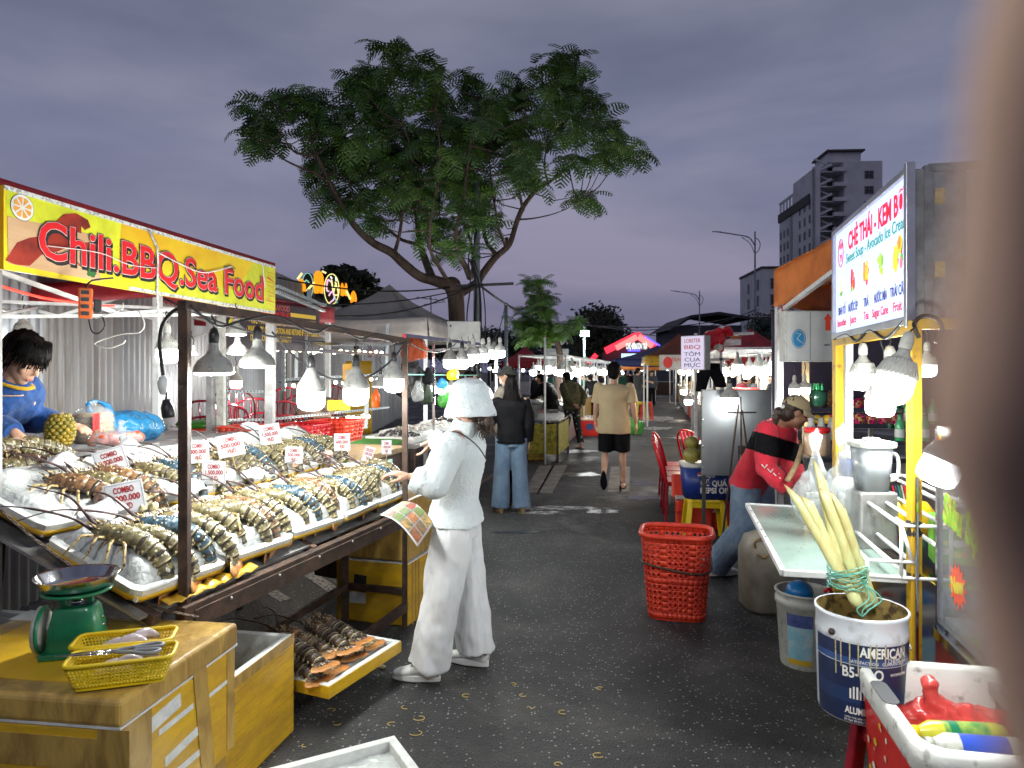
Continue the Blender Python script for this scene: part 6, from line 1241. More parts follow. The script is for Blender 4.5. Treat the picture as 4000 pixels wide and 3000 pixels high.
person('man in a dark cap and grey-beige shirt looking left behind the black haired girl', V3((-.05, 8.85, 0)), R(60), 1.01, P=dict(elR=(.27, .04, 1.12), wrR=(.22, .18, 1.0), elL=(-.25, .08, 1.12), wrL=(-.12, .28, 1.12)),
 top=dict(mats=m_gsh, w=1.15, sleeve=.85, sr=(.085, .07, .06), collar=True), bot=dict(mats=m_black), shoes=dict(m=m_black, msole=m_black), hair='short', hat=cap_hat(m_capd), look=(-.93, .36, 0), tilt=R(8), face=True, vox=.0075)
m_patt = mat('black_patterned_trousers', (.012, .012, .013), .8, col2=(.60, .58, .55), vs=17, lo=.37, hi=.40)
person('woman in an olive hooded jacket and patterned trousers with hands behind her back', V3((1.27, 15.0, 0)), R(35), 1.0,
 P=dict(nek=(0, .12, 1.40), hed=(0, .20, 1.50), che=(0, .08, 1.25), shR=(.17, .09, 1.36), shL=(-.17, .09, 1.36), elR=(.25, -.10, 1.12), wrR=(.12, -.17, .93), elL=(-.25, -.1, 1.12), wrL=(-.1, -.17, .96), anR=(.17, -.1, .085), anL=(-.12, .12, .085), knR=(.13, -.02, .5), knL=(-.11, .08, .5)),
 top=dict(mats=m_olive, w=1.32, hem=.08, flare=1.0, sr=(.09, .075, .06), collar=True, name='jacket', wr=[(.02, 8, 8, 8), (.008, 20, 20, 20)]), bot=dict(mats=m_patt, r=(.10, .08, .075), cuff=-.05), shoes=dict(m=m_skin, msole=m_black, sole=.015, slip=True), hair='bun', vox=.010)
person('person in a long black coat bending over the fish behind the olive jacket', V3((.86, 15.6, 0)), R(60), 1.0, P=dict(nek=(0, .16, 1.38), hed=(0, .26, 1.46), che=(0, .1, 1.24), shR=(.17, .13, 1.34), shL=(-.17, .13, 1.34), elR=(.2, .25, 1.15), wrR=(.15, .45, 1.05), elL=(-.2, .25, 1.15), wrL=(-.12, .45, 1.05)),
 top=dict(mats=m_black, w=1.2, hem=.35, flare=1.15, name='coat'), bot=dict(mats=m_black), shoes=dict(m=m_black, msole=m_black), hair='short', vox=.011)
m_dgr = cloth('dark_green_jacket', (.015, .075, .045), (.01, .045, .03)); m_lime2 = cloth('lime_green_cap', (.20, .55, .06)); m_dgy = cloth('dark_grey_shirt', (.045, .045, .045)); m_grj = cloth('grey_jeans', (.06, .065, .075)); m_greyh = cloth('grey_hood', (.11, .11, .115)); m_wht = cloth('white_shirt', (.62, .62, .60)); m_pinkc = cloth('pink_print', (.45, .08, .12), (.2, .03, .05))
sh_b = dict(m=m_black, msole=m_black)
def far_p(label, u, Y, rz, topm, botm, **kw):
 b = gr(u, HV+2531/Y); kw.setdefault('vox', .013); kw.setdefault('hair', 'short'); P = kw.pop('P', {}); w = kw.pop('w', 1.12); nm = kw.pop('nm', 'shirt'); slv = kw.pop('slv', 1)
 return person(label, b, rz, kw.pop('s', 1.0), P=P, top=dict(mats=topm, w=w, hem=.06, sleeve=slv, name=nm), bot=dict(mats=botm), shoes=sh_b, **kw)
reach = dict(elR=(.24, .18, 1.22), wrR=(.22, .42, 1.18), elL=(-.22, .1, 1.12), wrL=(-.15, .30, 1.05))
bend_ = dict(nek=(0, .14, 1.38), hed=(0, .24, 1.47), che=(0, .08, 1.25), shR=(.17, .11, 1.35), shL=(-.17, .11, 1.35), elR=(.2, .22, 1.15), wrR=(.15, .40, 1.02), elL=(-.2, .22, 1.15), wrL=(-.12, .40, 1.02))
far_p('man in a dark grey T-shirt and jeans reaching over a stall on the right', 1378, 27.0, R(-62), m_dgy, m_grj, P=reach, slv=.8, s=1.05)
far_p('person in a lime green cap and dark green jacket beside the grey T-shirt man', 1345, 29.0, R(20), m_dgr, m_black, P=bend_, hat=cap_hat(m_lime2), s=1.03)
far_p('woman in black carrying a pink item left of the beige T-shirt man', 1283, 22.0, R(30), m_black, m_black, P=bend_, hair='bun', s=.97)
far_p('person in green with a bun at the left stalls', 1272, 24.5, R(50), m_dgr, m_black, P=bend_, s=.98)
far_p('man in a grey hooded top beyond the olive jacket', 1258, 30, R(10), m_greyh, m_black, s=1.02)
far_p('dark clothed shopper far down the lane between the lit stalls', 1303, 33, R(170), m_black, m_black, P=bend_)
far_p('tallest dark shopper far behind the beige T-shirt man', 1313, 38, R(190), m_dgy, m_black, s=1.05)
far_p('person in black with a hand raised between the right stalls', 1362, 36, R(0), m_black, m_black, P=reach)
far_p('man in a white shirt standing at the right stalls', 1653, 14.5, R(70), m_wht, m_grj, s=1.03)
far_p('person with dark hair and a face mask in black near the white tent leg', 1675, 11.5, R(95), m_black, m_black, s=1.0, hair='fringe')
far_p('woman in dark blue with hair tied back among the right stalls', 1632, 15.5, R(-120), m_grj, m_black, hair='long', s=.96)
far_p('person in a dark cap and pink print top among the right stalls', 1594, 17, R(-100), m_pinkc, m_black, hat=cap_hat(m_capd), s=.98, P=bend_)
far_p('woman at the far right stalls in a white top facing the lane', 1610, 19, R(-150), m_wht, m_black, s=.95)
far_p('stall holder in black behind the left fish counter', 1160, 17.5, R(-70), m_black, m_black, s=1.0)
far_p('stall holder in dark clothes behind the bulbs of the second left stall', 1015, 10.6, R(-90), m_dgy, m_black, s=.98)
m_coral = cloth('coral_sweatshirt', (.72, .045, .07), (.58, .03, .05), .35, 200); m_capt = cloth('tan_visor_cap', (.50, .40, .24), (.42, .33, .19), .3)
wb = V3((1.80, 5.55, 0))
def stripe(c, n): z = c.z-(.35)*(c.y*-.2); q = c.z+.35*c.x; return 1 if .98+.10 < q < 1.14+.10 else 0
def prints(t, J, fr, hc):
 for i in range(4): c = J['wrR'].lerp(J['elR'], .45+.18*i)+V3((-.012*i, -.062, .01)); MB().tube([c+V3((-.02, 0, .022)), c+V3((.0, -.004, -.002)), c+V3((.02, 0, .02))], .005, 5).build('white_print', m_whp, t); 
 MB().ell(hc-fr[1]*.10-V3((.0, .02, .0)), (.022, .018, .022), n=8, k=6).build('hair_clip', m_whp, t)
person('woman in a tan cap and coral sweatshirt with a black band leaning over the shelf', wb,
 W=dict(pel=at(1622, 1040, 5.60), wai=at(1640, 1000, 5.50), che=at(1665, 955, 5.40), nek=at(1692, 912, 5.25), hed=at(1712, 892, 5.16)+V3((.02, 0, -.01)), shR=at(1655, 925, 5.10), shL=at(1700, 925, 5.45), elR=at(1655, 1010, 4.98), wrR=at(1706, 1062, 4.85), elL=at(1712, 1010, 5.3), wrL=at(1730, 1060, 5.0),
           hiR=at(1612, 1060, 5.50), knR=at(1602, 1145, 5.55), anR=V3((1.64, 5.72, .09)), hiL=at(1640, 1055, 5.66), knL=at(1650, 1135, 5.5), anL=V3((2.02, 5.35, .09))),
 rz=R(-78), s=.98, top=dict(mats=[m_coral, m_black], w=1.12, hem=.05, sr=(.085, .075, .055), name='sweatshirt', mf=lambda c, n: 1 if 1.06 < c.z+.28*c.x < 1.205 else 0, wr=[(.014, 7, 7, 7), (.005, 18, 18, 18)]),
 bot=dict(mats=m_den2, r=(.115, .095, .112), cuff=.02, w=1.06, waist=.15), shoes=dict(m=m_rubs, msole=m_rubs), hair='pony', hm=m_hairb, skin=m_skin2, hat=cap_hat(m_capt), face=True, look=(1, -.05, 0), tilt=R(-24), vox=.007,
 hands={'R': dict(d=(.8, 0, -.6), pn=(0, 0, -1), curl=.5), 'L': dict(d=(.8, 0, -.6), pn=(0, 0, -1), curl=.5)}, extra=prints)

# ================================================================ RIGHT DRINKS STALL
N0, F0 = V3((1.54, 2.72, 0)), V3((1.835, 4.0, 0)); rx = (N0-F0).normalized(); ry = V3((-rx.y, rx.x, 0)); RR = math.atan2(rx.y, rx.x)   # rx towards camera, ry away from the lane
def RP(a, b, z): p = N0-rx*a+ry*b; return V3((p.x, p.y, z))        # a metres down the lane, b metres in from the lane
def MR(a, b, z, rz=0): return Matrix.Translation(RP(a, b, z)) @ RZ(RR) @ RZ(rz)
ds = thing('drinks_stall', 'yellow steel drinks stall frame with frosted glass side shelf', 'stall', N0)
def dbar(n, a, b, w, h, m, bev=.002): return MB().bar(RP(*a)-N0, RP(*b)-N0, w, h).build(n, m, ds, bevel=bev)
dbar('post', (0, 0, 0), (0, 0, 1.845), .04, .04, m_yelp); dbar('post', (1.31, 0, .0), (1.31, 0, 1.86), .045, .045, m_yelp); dbar('post', (1.31, .055, 0), (1.31, .055, 1.86), .04, .03, m_whitep)
dbar('top_beam', (0, .0, 1.815), (1.31, 0, 1.815), .035, .045, m_yelp); dbar('post', (0, .85, 0), (0, .85, 2.0), .04, .04, m_yelp); dbar('post', (1.31, .85, 0), (1.31, .85, 2.0), .04, .04, m_whitep); dbar('side_beam', (0, 0, 1.83), (0, .85, 1.83), .04, .04, m_yelp)
dbar('near_post_foot', (-.03, .0, .45), (-.03, .0, 1.25), .012, .012, m_steel)
MB().lathe([(.026, 0), (.03, .01), (.024, .03), (.03, .05), (.024, .06)], 10).build('tie_wrap', m_rub, ds, M=Matrix.Translation(RP(0, 0, 1.02)-N0)); MB().lathe([(.027, 0), (.027, .02)], 10).build('tie_wrap', m_rub, ds, M=Matrix.Translation(RP(0, 0, .86)-N0))
cnt = thing('counter', 'low stainless counter cabinet behind the glass shelf', 'counter', M=MR(.72, .32, 0)); MB().box((0, .10, .41), (1.42, .66, .82)).build('cabinet', m_steel, cnt, bevel=.01)
m_fro = mat('frosted_green_glass', (.34, .46, .40), .18, col2=(.26, .36, .32), vs=3, coat=.3)
m_moss = mat('dark_mould_stain', (.34, .46, .40), .4, col2=(.05, .055, .05), vs=55, lo=.36, hi=.44)
gs = thing('glass_shelf', 'frosted greenish glass shelf with white edge and dirt stains, reaching over the lane', 'shelf', N0); c4 = [V3((1.08, 2.83, .85)), V3((1.535, 2.735, .85)), V3((1.835, 4.12, .85)), V3((1.41, 4.26, .85))]
k = MB(); k.add([p-N0 for p in c4], [(0, 1, 2, 3)]); k.build('glass_top', m_fro, gs, solid=.008)
for i in range(4): a, b = c4[i]-N0, c4[(i+1) % 4]-N0; MB().bar(a+V3((0, 0, -.003)), b+V3((0, 0, -.003)), .022, .026).build('white_edge', m_whitep, gs, bevel=.003)
for i in range(9): p = c4[0].lerp(c4[3], (i+.5)/9)-N0; MB().box((p.x, p.y, .8615), (.008, .004, .002)).build('edge_clip', m_dk, gs)
kd = MB(); r = random.Random(2)
for (cu, cv, su, sv, n) in ((.33, .78, .13, .05, 130), (.5, .62, .2, .10, 80), (.45, .35, .25, .2, 90), (.7, .05, .1, .02, 40)):
 for i in range(n):
  u, v = min(.96, max(.04, r.gauss(cu, su))), min(.97, max(.04, r.gauss(cv, sv))); p = c4[0].lerp(c4[1], u).lerp(c4[3].lerp(c4[2], u), v)-N0; s_ = r.uniform(.0012, .0045); kd.box((p.x, p.y, .8548), (s_, s_*r.uniform(.6, 2), .0004))
kd.build('dirt_specks', m_dk, gs)['kind'] = 'stuff'
wr = thing('wire_rack', 'white painted step rack of rods standing on the glass shelf', 'rack', M=MR(.42, .0, .862)); 
def wbar(a, b, r=.0085): MB().tube([a, b], r, 8).build('rod', m_whitep, wr)
for (y0, z0, y1, z1) in ((-.17, .06, -.17, .06), (-.09, .06, 0, 0), (-.01, .06, 0, 0), (.07, .13, 0, 0), (-.05, .20, 0, 0), (.03, .20, 0, 0), (.11, .20, 0, 0), (.19, .28, 0, 0), (.12, .28, 0, 0)): wbar((-.38, y0, z0), (.44, y0-.0, z0))
for x in (-.38, .44):
 for a, b in (((x, -.17, .06), (x, .0, .06)), ((x, -.05, .20), (x, .12, .20)), ((x, .11, .28), (x, .2, .28)), ((x, -.17, 0), (x, -.17, .06)), ((x, -.05, 0), (x, -.05, .20)), ((x, .12, .0), (x, .12, .28)), ((x, -.01, .06), (x, -.05, .20)), ((x, -.17, 0), (x, .12, 0))): wbar(a, b, .007)
LZ = (1.86, 2.415); sgc = (N0+F0)/2; SW = 1.286; sx_ = thing('light_box_sign', 'glowing white drinks menu light box over the drinks stall', 'sign', M=frame(V3((sgc.x, sgc.y+.02, 2.1375)), rx, ry, V3((0, 0, 1)))); SHh = .555
m_lb = glow('lit_sign_face', (.50, .58, .90), .95); E_ = lambda n, c, s=.55: glow(n, c, s)
MB().box((0, .10, 0), (SW+.03, .18, SHh+.03)).build('case', m_galv, sx_, bevel=.004); MB().box((0, .002, 0), (SW, .012, SHh)).build('lit_face', m_lb, sx_)
for (c, s_) in (((0, -.006, SHh/2+.012), (SW+.05, .03, .028)), ((0, -.006, -SHh/2-.014), (SW+.05, .03, .034)), ((-SW/2-.014, -.006, 0), (.026, .032, SHh+.05)), ((SW/2+.016, -.006, 0), (.032, .034, SHh+.08))): MB().box(c, s_).build('edge_frame', m_alu, sx_, bevel=.003)
e_red, e_grn, e_nav, e_rd2 = E_('backlit_red', (.75, .015, .05)), E_('backlit_green', (.03, .30, .20), .5), E_('backlit_navy', (.03, .04, .16), .5), E_('backlit_crimson', (.60, .03, .06))
def fx_(f): return -SW/2+SW*f
def fz_(f): return SHh/2-SHh*f
def stx(s_, f0, f1, fz, h, m, bold=0, **k): return text(s_, h, m, sx_, M=T((fx_(f0)+fx_(f1))/2, -.0055, fz_(fz)), width=(f1-f0)*SW, ext=.0006, bold=bold, **k)
stx('CHÈ THÁI - KEM BƠ', .235, .955, .165, .125, e_red, .0035); stx('Sweet Soup - Avocado Ice Cream', .20, .99, .315, .072, e_grn, .0004)
for s_, a, b in (('SINH TỐ', .055, .185), ('NƯỚC ÉP', .235, .385), ('TRÀ', .475, .545), ('NƯỚC MÍA', .62, .775), ('TRÁI CÂY', .81, .975)): stx(s_, a, b, .79, .058, e_nav, .0006)
for s_, a, b in (('Smoothie', .035, .195), ('Juice', .265, .365), ('Tea', .475, .545), ('Sugar Cane', .595, .79), ('Fruit', .845, .935)): stx(s_, a, b, .905, .055, e_rd2, .0006)
text('VÂN', .055, e_rd2, sx_, M=T(fx_(.10), -.0055, fz_(.15)), width=.075, ext=.0006); text('79', .055, e_rd2, sx_, M=T(fx_(.10), -.0055, fz_(.27)), width=.05, ext=.0006)
MB().tube([(fx_(.10)+.058*math.cos(a*.2618), -.0055, fz_(.215)+.075*math.sin(a*.2618)) for a in range(25)], .0022, 6).build('logo_ring', e_rd2, sx_)
fcol = {'g': (.16, .42, .04), 'y': (.75, .58, .05), 'o': (.80, .30, .03), 'r': (.62, .04, .06), 'p': (.70, .20, .25), 'm': (.40, .02, .25), 'w': (.80, .80, .70), 'l': (.45, .62, .10), 'b': (.55, .22, .05)}
FMAT = {k_: E_('backlit_fruit', c, .62) for k_, c in fcol.items()}; cnt_ = [0]
def ed(f, z, rx_, rz_, c):
 cnt_[0] += 1; disc('printed_fruit', fx_(f), fz_(z), rx_, rz_, -.0052-.00012*(cnt_[0] % 16), FMAT[c], par=sx_, n=14)
rq = random.Random(8)
for f, cols, dy in ((.11, 'wwgglyrgoyg', .0), (.31, 'grprmmroglym', .0), (.51, 'oyobobrwyoby', .0), (.695, 'gllwgwwlg', .0), (.90, 'yyorgprrogyrlg', .0)):
 sc_ = 1.35 if f > .85 else 1
 for i, c in enumerate(cols): a = rq.uniform(0, 6.28); r_ = math.sqrt(rq.random()); ed(f+.030*r_*math.cos(a)*sc_, .545+.085*r_*math.sin(a)*sc_-(.02 if f > .85 else 0), rq.uniform(.012, .022)*sc_, rq.uniform(.014, .026)*sc_, c)
for f, x, c in ((.095, 0, 'w'), (.13, 0, 'w'), (.49, 0, 'o'), (.53, 0, 'y'), (.705, 0, 'l'), (.30, 0, 'r')): flat('printed_glass', [(fx_(f)-.014, fz_(.60)), (fx_(f)+.014, fz_(.60)), (fx_(f)+.017, fz_(.44)), (fx_(f)-.017, fz_(.44))], -.0078, FMAT[c], par=sx_)
for i in range(3): flat('printed_banana', [(fx_(.85)+.012*i, fz_(.62)), (fx_(.85)+.014+.012*i, fz_(.60)), (fx_(.868)+.012*i, fz_(.46)), (fx_(.862)+.010*i, fz_(.45)), (fx_(.845)+.012*i, fz_(.54))], -.0080-.0002*i, FMAT['y'], par=sx_)
m_gp = mat('grey_side_panel', (.42, .41, .39), .55, col2=(.34, .33, .31), vs=4, bump=.08); sd = thing('side_panel', 'pale grey hinged side panel of the light box', 'panel', M=frame(V3((1.60, 2.735, 2.14)), ry, -rx, V3((0, 0, 1))))
MB().box((.55, .012, 0), (1.1, .02, .59)).build('sheet', m_gp, sd); MB().box((.55, -.002, .29), (1.1, .03, .03)).build('top_edge', m_galv, sd); MB().box((.0, -.002, 0), (.03, .03, .60)).build('end_edge', m_galv, sd)
for z in (.18, -.10): MB().box((.04, -.006, z), (.035, .012, .06)).build('hinge', m_stick, sd)
bulb('rib', at(1864, 740, 3.40), 'white ribbed bulb hanging below the menu light box, leftmost', 15, cord=at(1862, 722, 3.4), sc=.92); bulb('rib', at(1922, 746, 3.1), 'bulb whose neck shows between its two brighter neighbours', 14, cord=at(1922, 722, 3.1), sc=1.05)
bulb('rib', at(1966, 716, 2.55), 'largest tilted glowing bulb at the near corner of the light box', 26, cord=at(1980, 694, 2.6), sc=1.02, rot=(0, R(17), 0)); bulb('rib', at(1908, 785, 3.3), 'lowest bright bulb behind the tilted one', 14, cord=at(1905, 720, 3.3), sc=1.0, rot=(0, R(4), 0))
bulb('rib', at(2002, 738, 3.1), 'small bright bulb right of the near yellow post', 8, cord=at(2000, 700, 3.1), sc=.62); bulb('rib', at(2088, 900, 1.6), 'tilted glowing lamp by the glass display case', 24, cord=at(2110, 850, 1.65), sc=.68, rot=(R(5), R(24), 0))
o = MB().tube(bez([RP(a, -.02, z) for a, z in ((1.3, 1.83), (1.0, 1.845), (.8, 1.80), (.55, 1.84), (.3, 1.79), (.05, 1.85))], 5), .007, 6).build('wire_bundle', m_rub); tag(o, 'black wires bundled under the menu light box', 'cable')
o = MB().tube(bez([at(u, v, 2.6) for u, v in ((1985, 730), (1975, 700), (1995, 682), (2025, 690), (2035, 715), (2020, 740))], 5), .008, 6).build('wire_loop', m_rub); tag(o, 'thick black wire loop right of the tilted bulb', 'cable')
o = MB().box((0, 0, 0), (1.9, .02, .9)).build('dark_tarpaulin', mat('dark_purple_tarpaulin', (.05, .04, .07), .6, bump=.3, bs=6)); o.location = V3((3.2, 6.15, 1.72)); tag(o, 'dark purple tarpaulin hung behind the fruit tiers', 'tarpaulin')
TB = Matrix.Translation(V3((3.0, 5.7, 0))) @ RZ(R(-4)); tf = thing('fruit_tiers', 'grey tiered display shelf of fruit and green bottles at the back of the stall', 'shelf', M=TB)
for i, (y, z) in enumerate(((.20, 1.32), (.05, 1.20), (-.10, 1.08), (-.24, .96))): MB().box((0, y, z), (1.5, .16, .02)).build('tier', m_galv, tf); MB().box((0, y-.085, z+.012), (1.5, .012, .035)).build('front_lip', m_steel, tf)
for x in (-.74, 0, .74): MB().bar((x, .28, 0), (x, .28, 1.5), .03).build('upright', m_galv, tf); MB().bar((x, -.30, 0), (x, -.30, 1.0), .03).build('upright', m_galv, tf)
def put(name, label, cat, mb_, m, M, group=None): o = mb_.build(name, m); o.matrix_world = M; return tag(o, label, cat, group)
m_drg = mat('magenta_dragon_fruit', (.50, .02, .12), .35, col2=(.30, .30, .04), vs=22, lo=.35, hi=.5); m_gbt = mat('green_bottle_glass', (.05, .42, .16), .08, col2=(.03, .30, .10), coat=.6)
m_wlab = mat('white_bottle_label', (.72, .78, .72), .5); m_mang = mat('yellow_mango', (.72, .48, .04), .35, col2=(.60, .38, .03), vs=6)
def dfruit():
 k = MB(); k.ell((0, 0, .045), (.040, .040, .048), n=12, k=8)
 for i in range(16): a = i*2.4; z = .015+.065*(i/16); r_ = .038; k.loft([((r_*math.cos(a), r_*math.sin(a), z), V3((-math.sin(a), math.cos(a), 0))*.010, V3((0, 0, .004))), ((1.45*r_*math.cos(a), 1.45*r_*math.sin(a), z+.022), V3((-math.sin(a), math.cos(a), 0))*.002, V3((0, 0, .001)))], 5)
 return k
dm = dfruit().mesh('dragon_fruit', m_drg)
pos = [(-.38+.095*i, .05, 1.215) for i in range(6)]+[(-.14, .20, 1.335), (-.06, .21, 1.335), (-.46, .20, 1.335)]
for i, p in enumerate(pos):
 o = inst(dm, 'dragon_fruit'); o.matrix_world = TB @ T(*p) @ RZ(i*1.1); tag(o, 'magenta dragon fruit on the %s' % ('second tier below the pineapple, in the close row' if i < 6 else 'top tier right of the pineapple' if i < 8 else 'top tier left of the pineapple'), 'dragon fruit', 'dragon fruit on the tiers')
pp = thing('pineapple', 'brown pineapple with spiky crown on the top tier', 'pineapple', M=TB @ T(-.32, .20, 1.33)); k = MB()
for j in range(9):
 z = .01+.018*j; r_ = .056*math.sqrt(max(.15, 1-((j-3.8)/5.2)**2))
 for i in range(12): a = 6.2832*(i+(j % 2)*.5)/12; k.ell((r_*math.cos(a), r_*math.sin(a), z), (.0155, .0155, .0125), n=6, k=4)
k.ell((0, 0, .08), (.05, .05, .08)); k.build('fruit', mat('brown_pineapple_skin', (.26, .13, .05), .6, col2=(.10, .06, .03), vs=30), pp)
for i in range(22): a = i*2.4; q = .2+.8*(i/22); MB().tube([(.012*math.cos(a), .012*math.sin(a), .16), (.035*math.cos(a)*(1.3-q), .035*math.sin(a)*(1.3-q), .19+.03*q), (.075*math.cos(a)*(1.2-q), .075*math.sin(a)*(1.2-q), .20+.09*q)], [.008, .006, .0008], 4, fl=.3).build('crown_leaf', m_leafd, pp)
bmx = MB().lathe([(.03, 0), (.034, .006), (.034, .12), (.030, .14), (.014, .175), (.013, .20), (.015, .204), (.013, .215)], 16, cap=True); bme = bmx.mesh('bottle', m_gbt); bl = MB().lathe([(.0345, .035), (.0345, .10)], 16).mesh('label', m_wlab)
for i in range(9):
 t = thing('green_bottle', 'green glass bottle with pale label on the %s tier at the right' % ('top', 'second', 'third')[i // 3], 'bottle', M=TB @ T(.06+.095*(i % 3)+(.14 if i//3 == 1 else 0), (.20, .05, -.10)[i//3], (1.335, 1.215, 1.095)[i//3]), group='green bottles on the tiers'); inst(bme, 'glass', t); inst(bl, 'label', t)
for i in range(4): put('mango', 'yellow mango in the row behind the bending woman', 'mango', MB().ell((0, 0, .04), (.042, .05, .04)), m_mang, TB @ T(-.68+.08*i, .05, 1.215), 'yellow mangoes in a row')
for i in range(3): put('small_mango', 'orange yellow mango at the left end of the third tier', 'mango', MB().ell((0, 0, .03), (.03, .04, .03)), m_mang, TB @ T(-.66+.08*i, -.10, 1.095), 'small mangoes on the third tier')
vp = thing('green_pot', 'round dark green pot holding green necked bottles', 'pot', at(1765, 880, 5.6)); vp.scale = (.8,)*3; MB().lathe([(.03, 0), (.075, .02), (.098, .08), (.094, .14), (.08, .17), (.07, .17)], 20).build('pot', mat('dark_green_glaze', (.012, .05, .03), .12), vp)
for i in range(11): a = i*2.4; r_ = .016*math.sqrt(i); MB().lathe([(.011, .10), (.011, .19), (.006, .215), (.006, .235)], 8, M=T(r_*math.cos(a)*1.2, r_*math.sin(a)*1.2, 0)).build('bottle_neck', m_gbt if i % 3 else m_wlab, vp)
jr = thing('spice_jar', 'plastic jar of beige powder with a red lid', 'jar', at(1765, 985, 4.35)); MB().lathe([(.05, 0), (.075, .01), (.078, .13), (.06, .15)], 20, cap=True).build('jar', mat('beige_jar', (.55, .38, .26), .3, coat=.5), jr); MB().lathe([(.074, .145), (.076, .15), (.076, .172), (.07, .176)], 20, cap=True).build('lid', m_dred, jr)
for i in range(3): o = MB().lathe([(.022, 0), (.024, .09), (.018, .115), (.018, .14)], 12, cap=True).build('cream_bottle', m_wplas); o.location = at(1752+22*i, 950, 4.6); tag(o, 'cream capped plastic bottle behind the red lidded jar', 'bottle', 'cream bottles behind the red lidded jar')
tb = thing('plastic_tub', 'clear square measuring tub with a white lid', 'tub', at(1882, 1058, 3.25)); MB().loft([((0, 0, 0), (.062, 0, 0), (0, .062, 0)), ((0, 0, .20), (.078, 0, 0), (0, .078, 0))], 20, p=.45).build('tub', mat('clear_grey_plastic', (.50, .54, .57), .15, trans=.5, coat=.4), tb); MB().loft([((0, 0, .198), (.088, 0, 0), (0, .088, 0)), ((0, 0, .222), (.088, 0, 0), (0, .088, 0))], 20, p=.4).build('lid', m_wplas, tb, bevel=.003); MB().box((0, 0, .23), (.06, .05, .014)).build('lid_knob', m_wplas, tb, bevel=.003); MB().box((0, 0, -.13), (.17, .15, .258)).build('white_stand', m_galv, tb, bevel=.01)
MB().tube(bez([(.08, 0, .17), (.12, 0, .15), (.12, 0, .06), (.075, 0, .04)], 4), .009, 8).build('handle', m_wplas, tb)
bj = thing('blue_jar', 'blue ice jar with a white screw lid beside the clear tub', 'jar', at(1840, 1010, 3.5)); MB().lathe([(.04, -.04), (.06, -.03), (.062, .0), (.058, .015), (.062, .03), (.055, .045)], 20).build('jar', mat('blue_ribbed_plastic', (.03, .05, .22), .3), bj); MB().lathe([(.056, .045), (.060, .05), (.060, .07), (.04, .075)], 20, cap=True).build('lid', m_wplas, bj)
MB().lathe([(.062, -.16), (.075, -.15), (.072, -.04)], 20, cap=True).build('white_base', m_wplas, bj)
yc = thing('yellow_caddy', 'bright yellow plastic caddy of straws behind the white rack', 'caddy', RP(.62, .16, .90)); MB().loft([((0, 0, 0), (.09, 0, 0), (0, .06, 0)), ((0, 0, .11), (.10, 0, 0), (0, .065, 0)), ((0, 0, .15), (.07, 0, 0), (0, .05, 0))], 20, p=.4).build('caddy', m_yelpl, yc)
for i in range(8): MB().bar((-.05+.012*i, 0, .14), (-.07+.014*i, .01, .22), .005).build('straw', (m_dred, m_bluet, m_green, m_wplas)[i % 4], yc)
gc = thing('green_carton', 'green printed fruit tea carton standing on the shelf', 'carton', M=Matrix.Translation(RP(.30, .24, .862)) @ RZ(R(-22))); m_gcar = mat('green_carton_print', (.16, .50, .03), .45, col2=(.10, .36, .03), vs=9)
MB().box((0, 0, .09), (.17, .12, .19)).build('box', m_gcar, gc, bevel=.003)
for i in range(9): disc('printed_fruit', rq.uniform(-.06, .05), .03+rq.uniform(0, .07), rq.uniform(.010, .022), rq.uniform(.010, .02), -.0605-.0002*i, (m_orp, m_lime, m_whp)[i % 3], par=gc, n=12)
text('Cozy', .05, m_whp, gc, M=T(.03, -.063, .145), bold=.001, shear=.2); k2 = MB().box((0, 0, .03), (.15, .12, .05)).build('red_tray', m_bask, None, bevel=.004); k2.location = RP(.62, .10, .87); tag(k2, 'flat red plastic tray under the white rack', 'tray')
rbx = MB().box((0, 0, 0), (.22, .03, .30)).build('red_board', mat('dark_red_panel', (.30, .02, .02), .5), None); rbx.matrix_world = MR(.35, .50, 1.1); tag(rbx, 'dull red panel behind the white rack', 'panel')
for i, (u, v, Y, w) in enumerate(((1765, 1125, 3.45, .13), (1822, 1120, 3.35, .12))):
 t = thing('carrier_bag', ('big translucent white carrier bag at the woman hands on the glass shelf', 'second translucent carrier bag leaning on the white rack')[i], 'bag', at(u, v, Y)); b = MB(); b.ell((0, 0, .10), (w, w*.8, .12), n=20, k=12)
 b.tube([(0, 0, .15), (0.0, 0, .24), (.0, 0, .30), (.0, 0, .37)], [w*.85, w*.42, w*.22, .02], 14, fl=.5); b.tube([(-.015, 0, .30), (-.03, 0, .36), (0, 0, .385), (.025, 0, .36), (.015, 0, .30)], .012, 8)
 remesh(b, 'bag_film', m_bagc, t, .008, 2, [(.022, 22, 22, 5), (.007, 50, 50, 14)]); t.scale = (.9, .9, 1.15)
 for j in range(4): MB().lathe([(.022, 0), (.028, .07), (.03, .09)], 10, cap=True).build('cup', m_wplas, t, M=T(rq.uniform(-.05, .05), rq.uniform(-.04, .04), rq.uniform(0, .03)))
o = MB().tube(bez([at(u, v, 4.7) for u, v in ((1700, 1040), (1722, 1000), (1735, 960))], 4), .03, 8, fl=.5).build('brown_basket_rim', m_stick); tag(o, 'round brown wicker tray edge beyond the carrier bags', 'tray')
gk = thing('display_case', 'glass display case with lime stickers, red rail and a New star sticker', 'display case', M=frame(V3((1.60, 2.66, 0)), rx, ry, V3((0, 0, 1)))); GL = 1.45
MB().box((GL/2, .0, 1.07), (GL, .005, .72)).build('front_pane', m_pane, gk); MB().box((GL/2, .01, 1.43), (GL, .035, .03)).build('top_rail', m_whitep, gk); MB().box((.0, 0, 1.05), (.02, .02, .78)).build('corner_post', m_steel, gk); MB().box((GL/2, -.01, .68), (GL, .035, .035)).build('lower_rail', m_steel, gk)
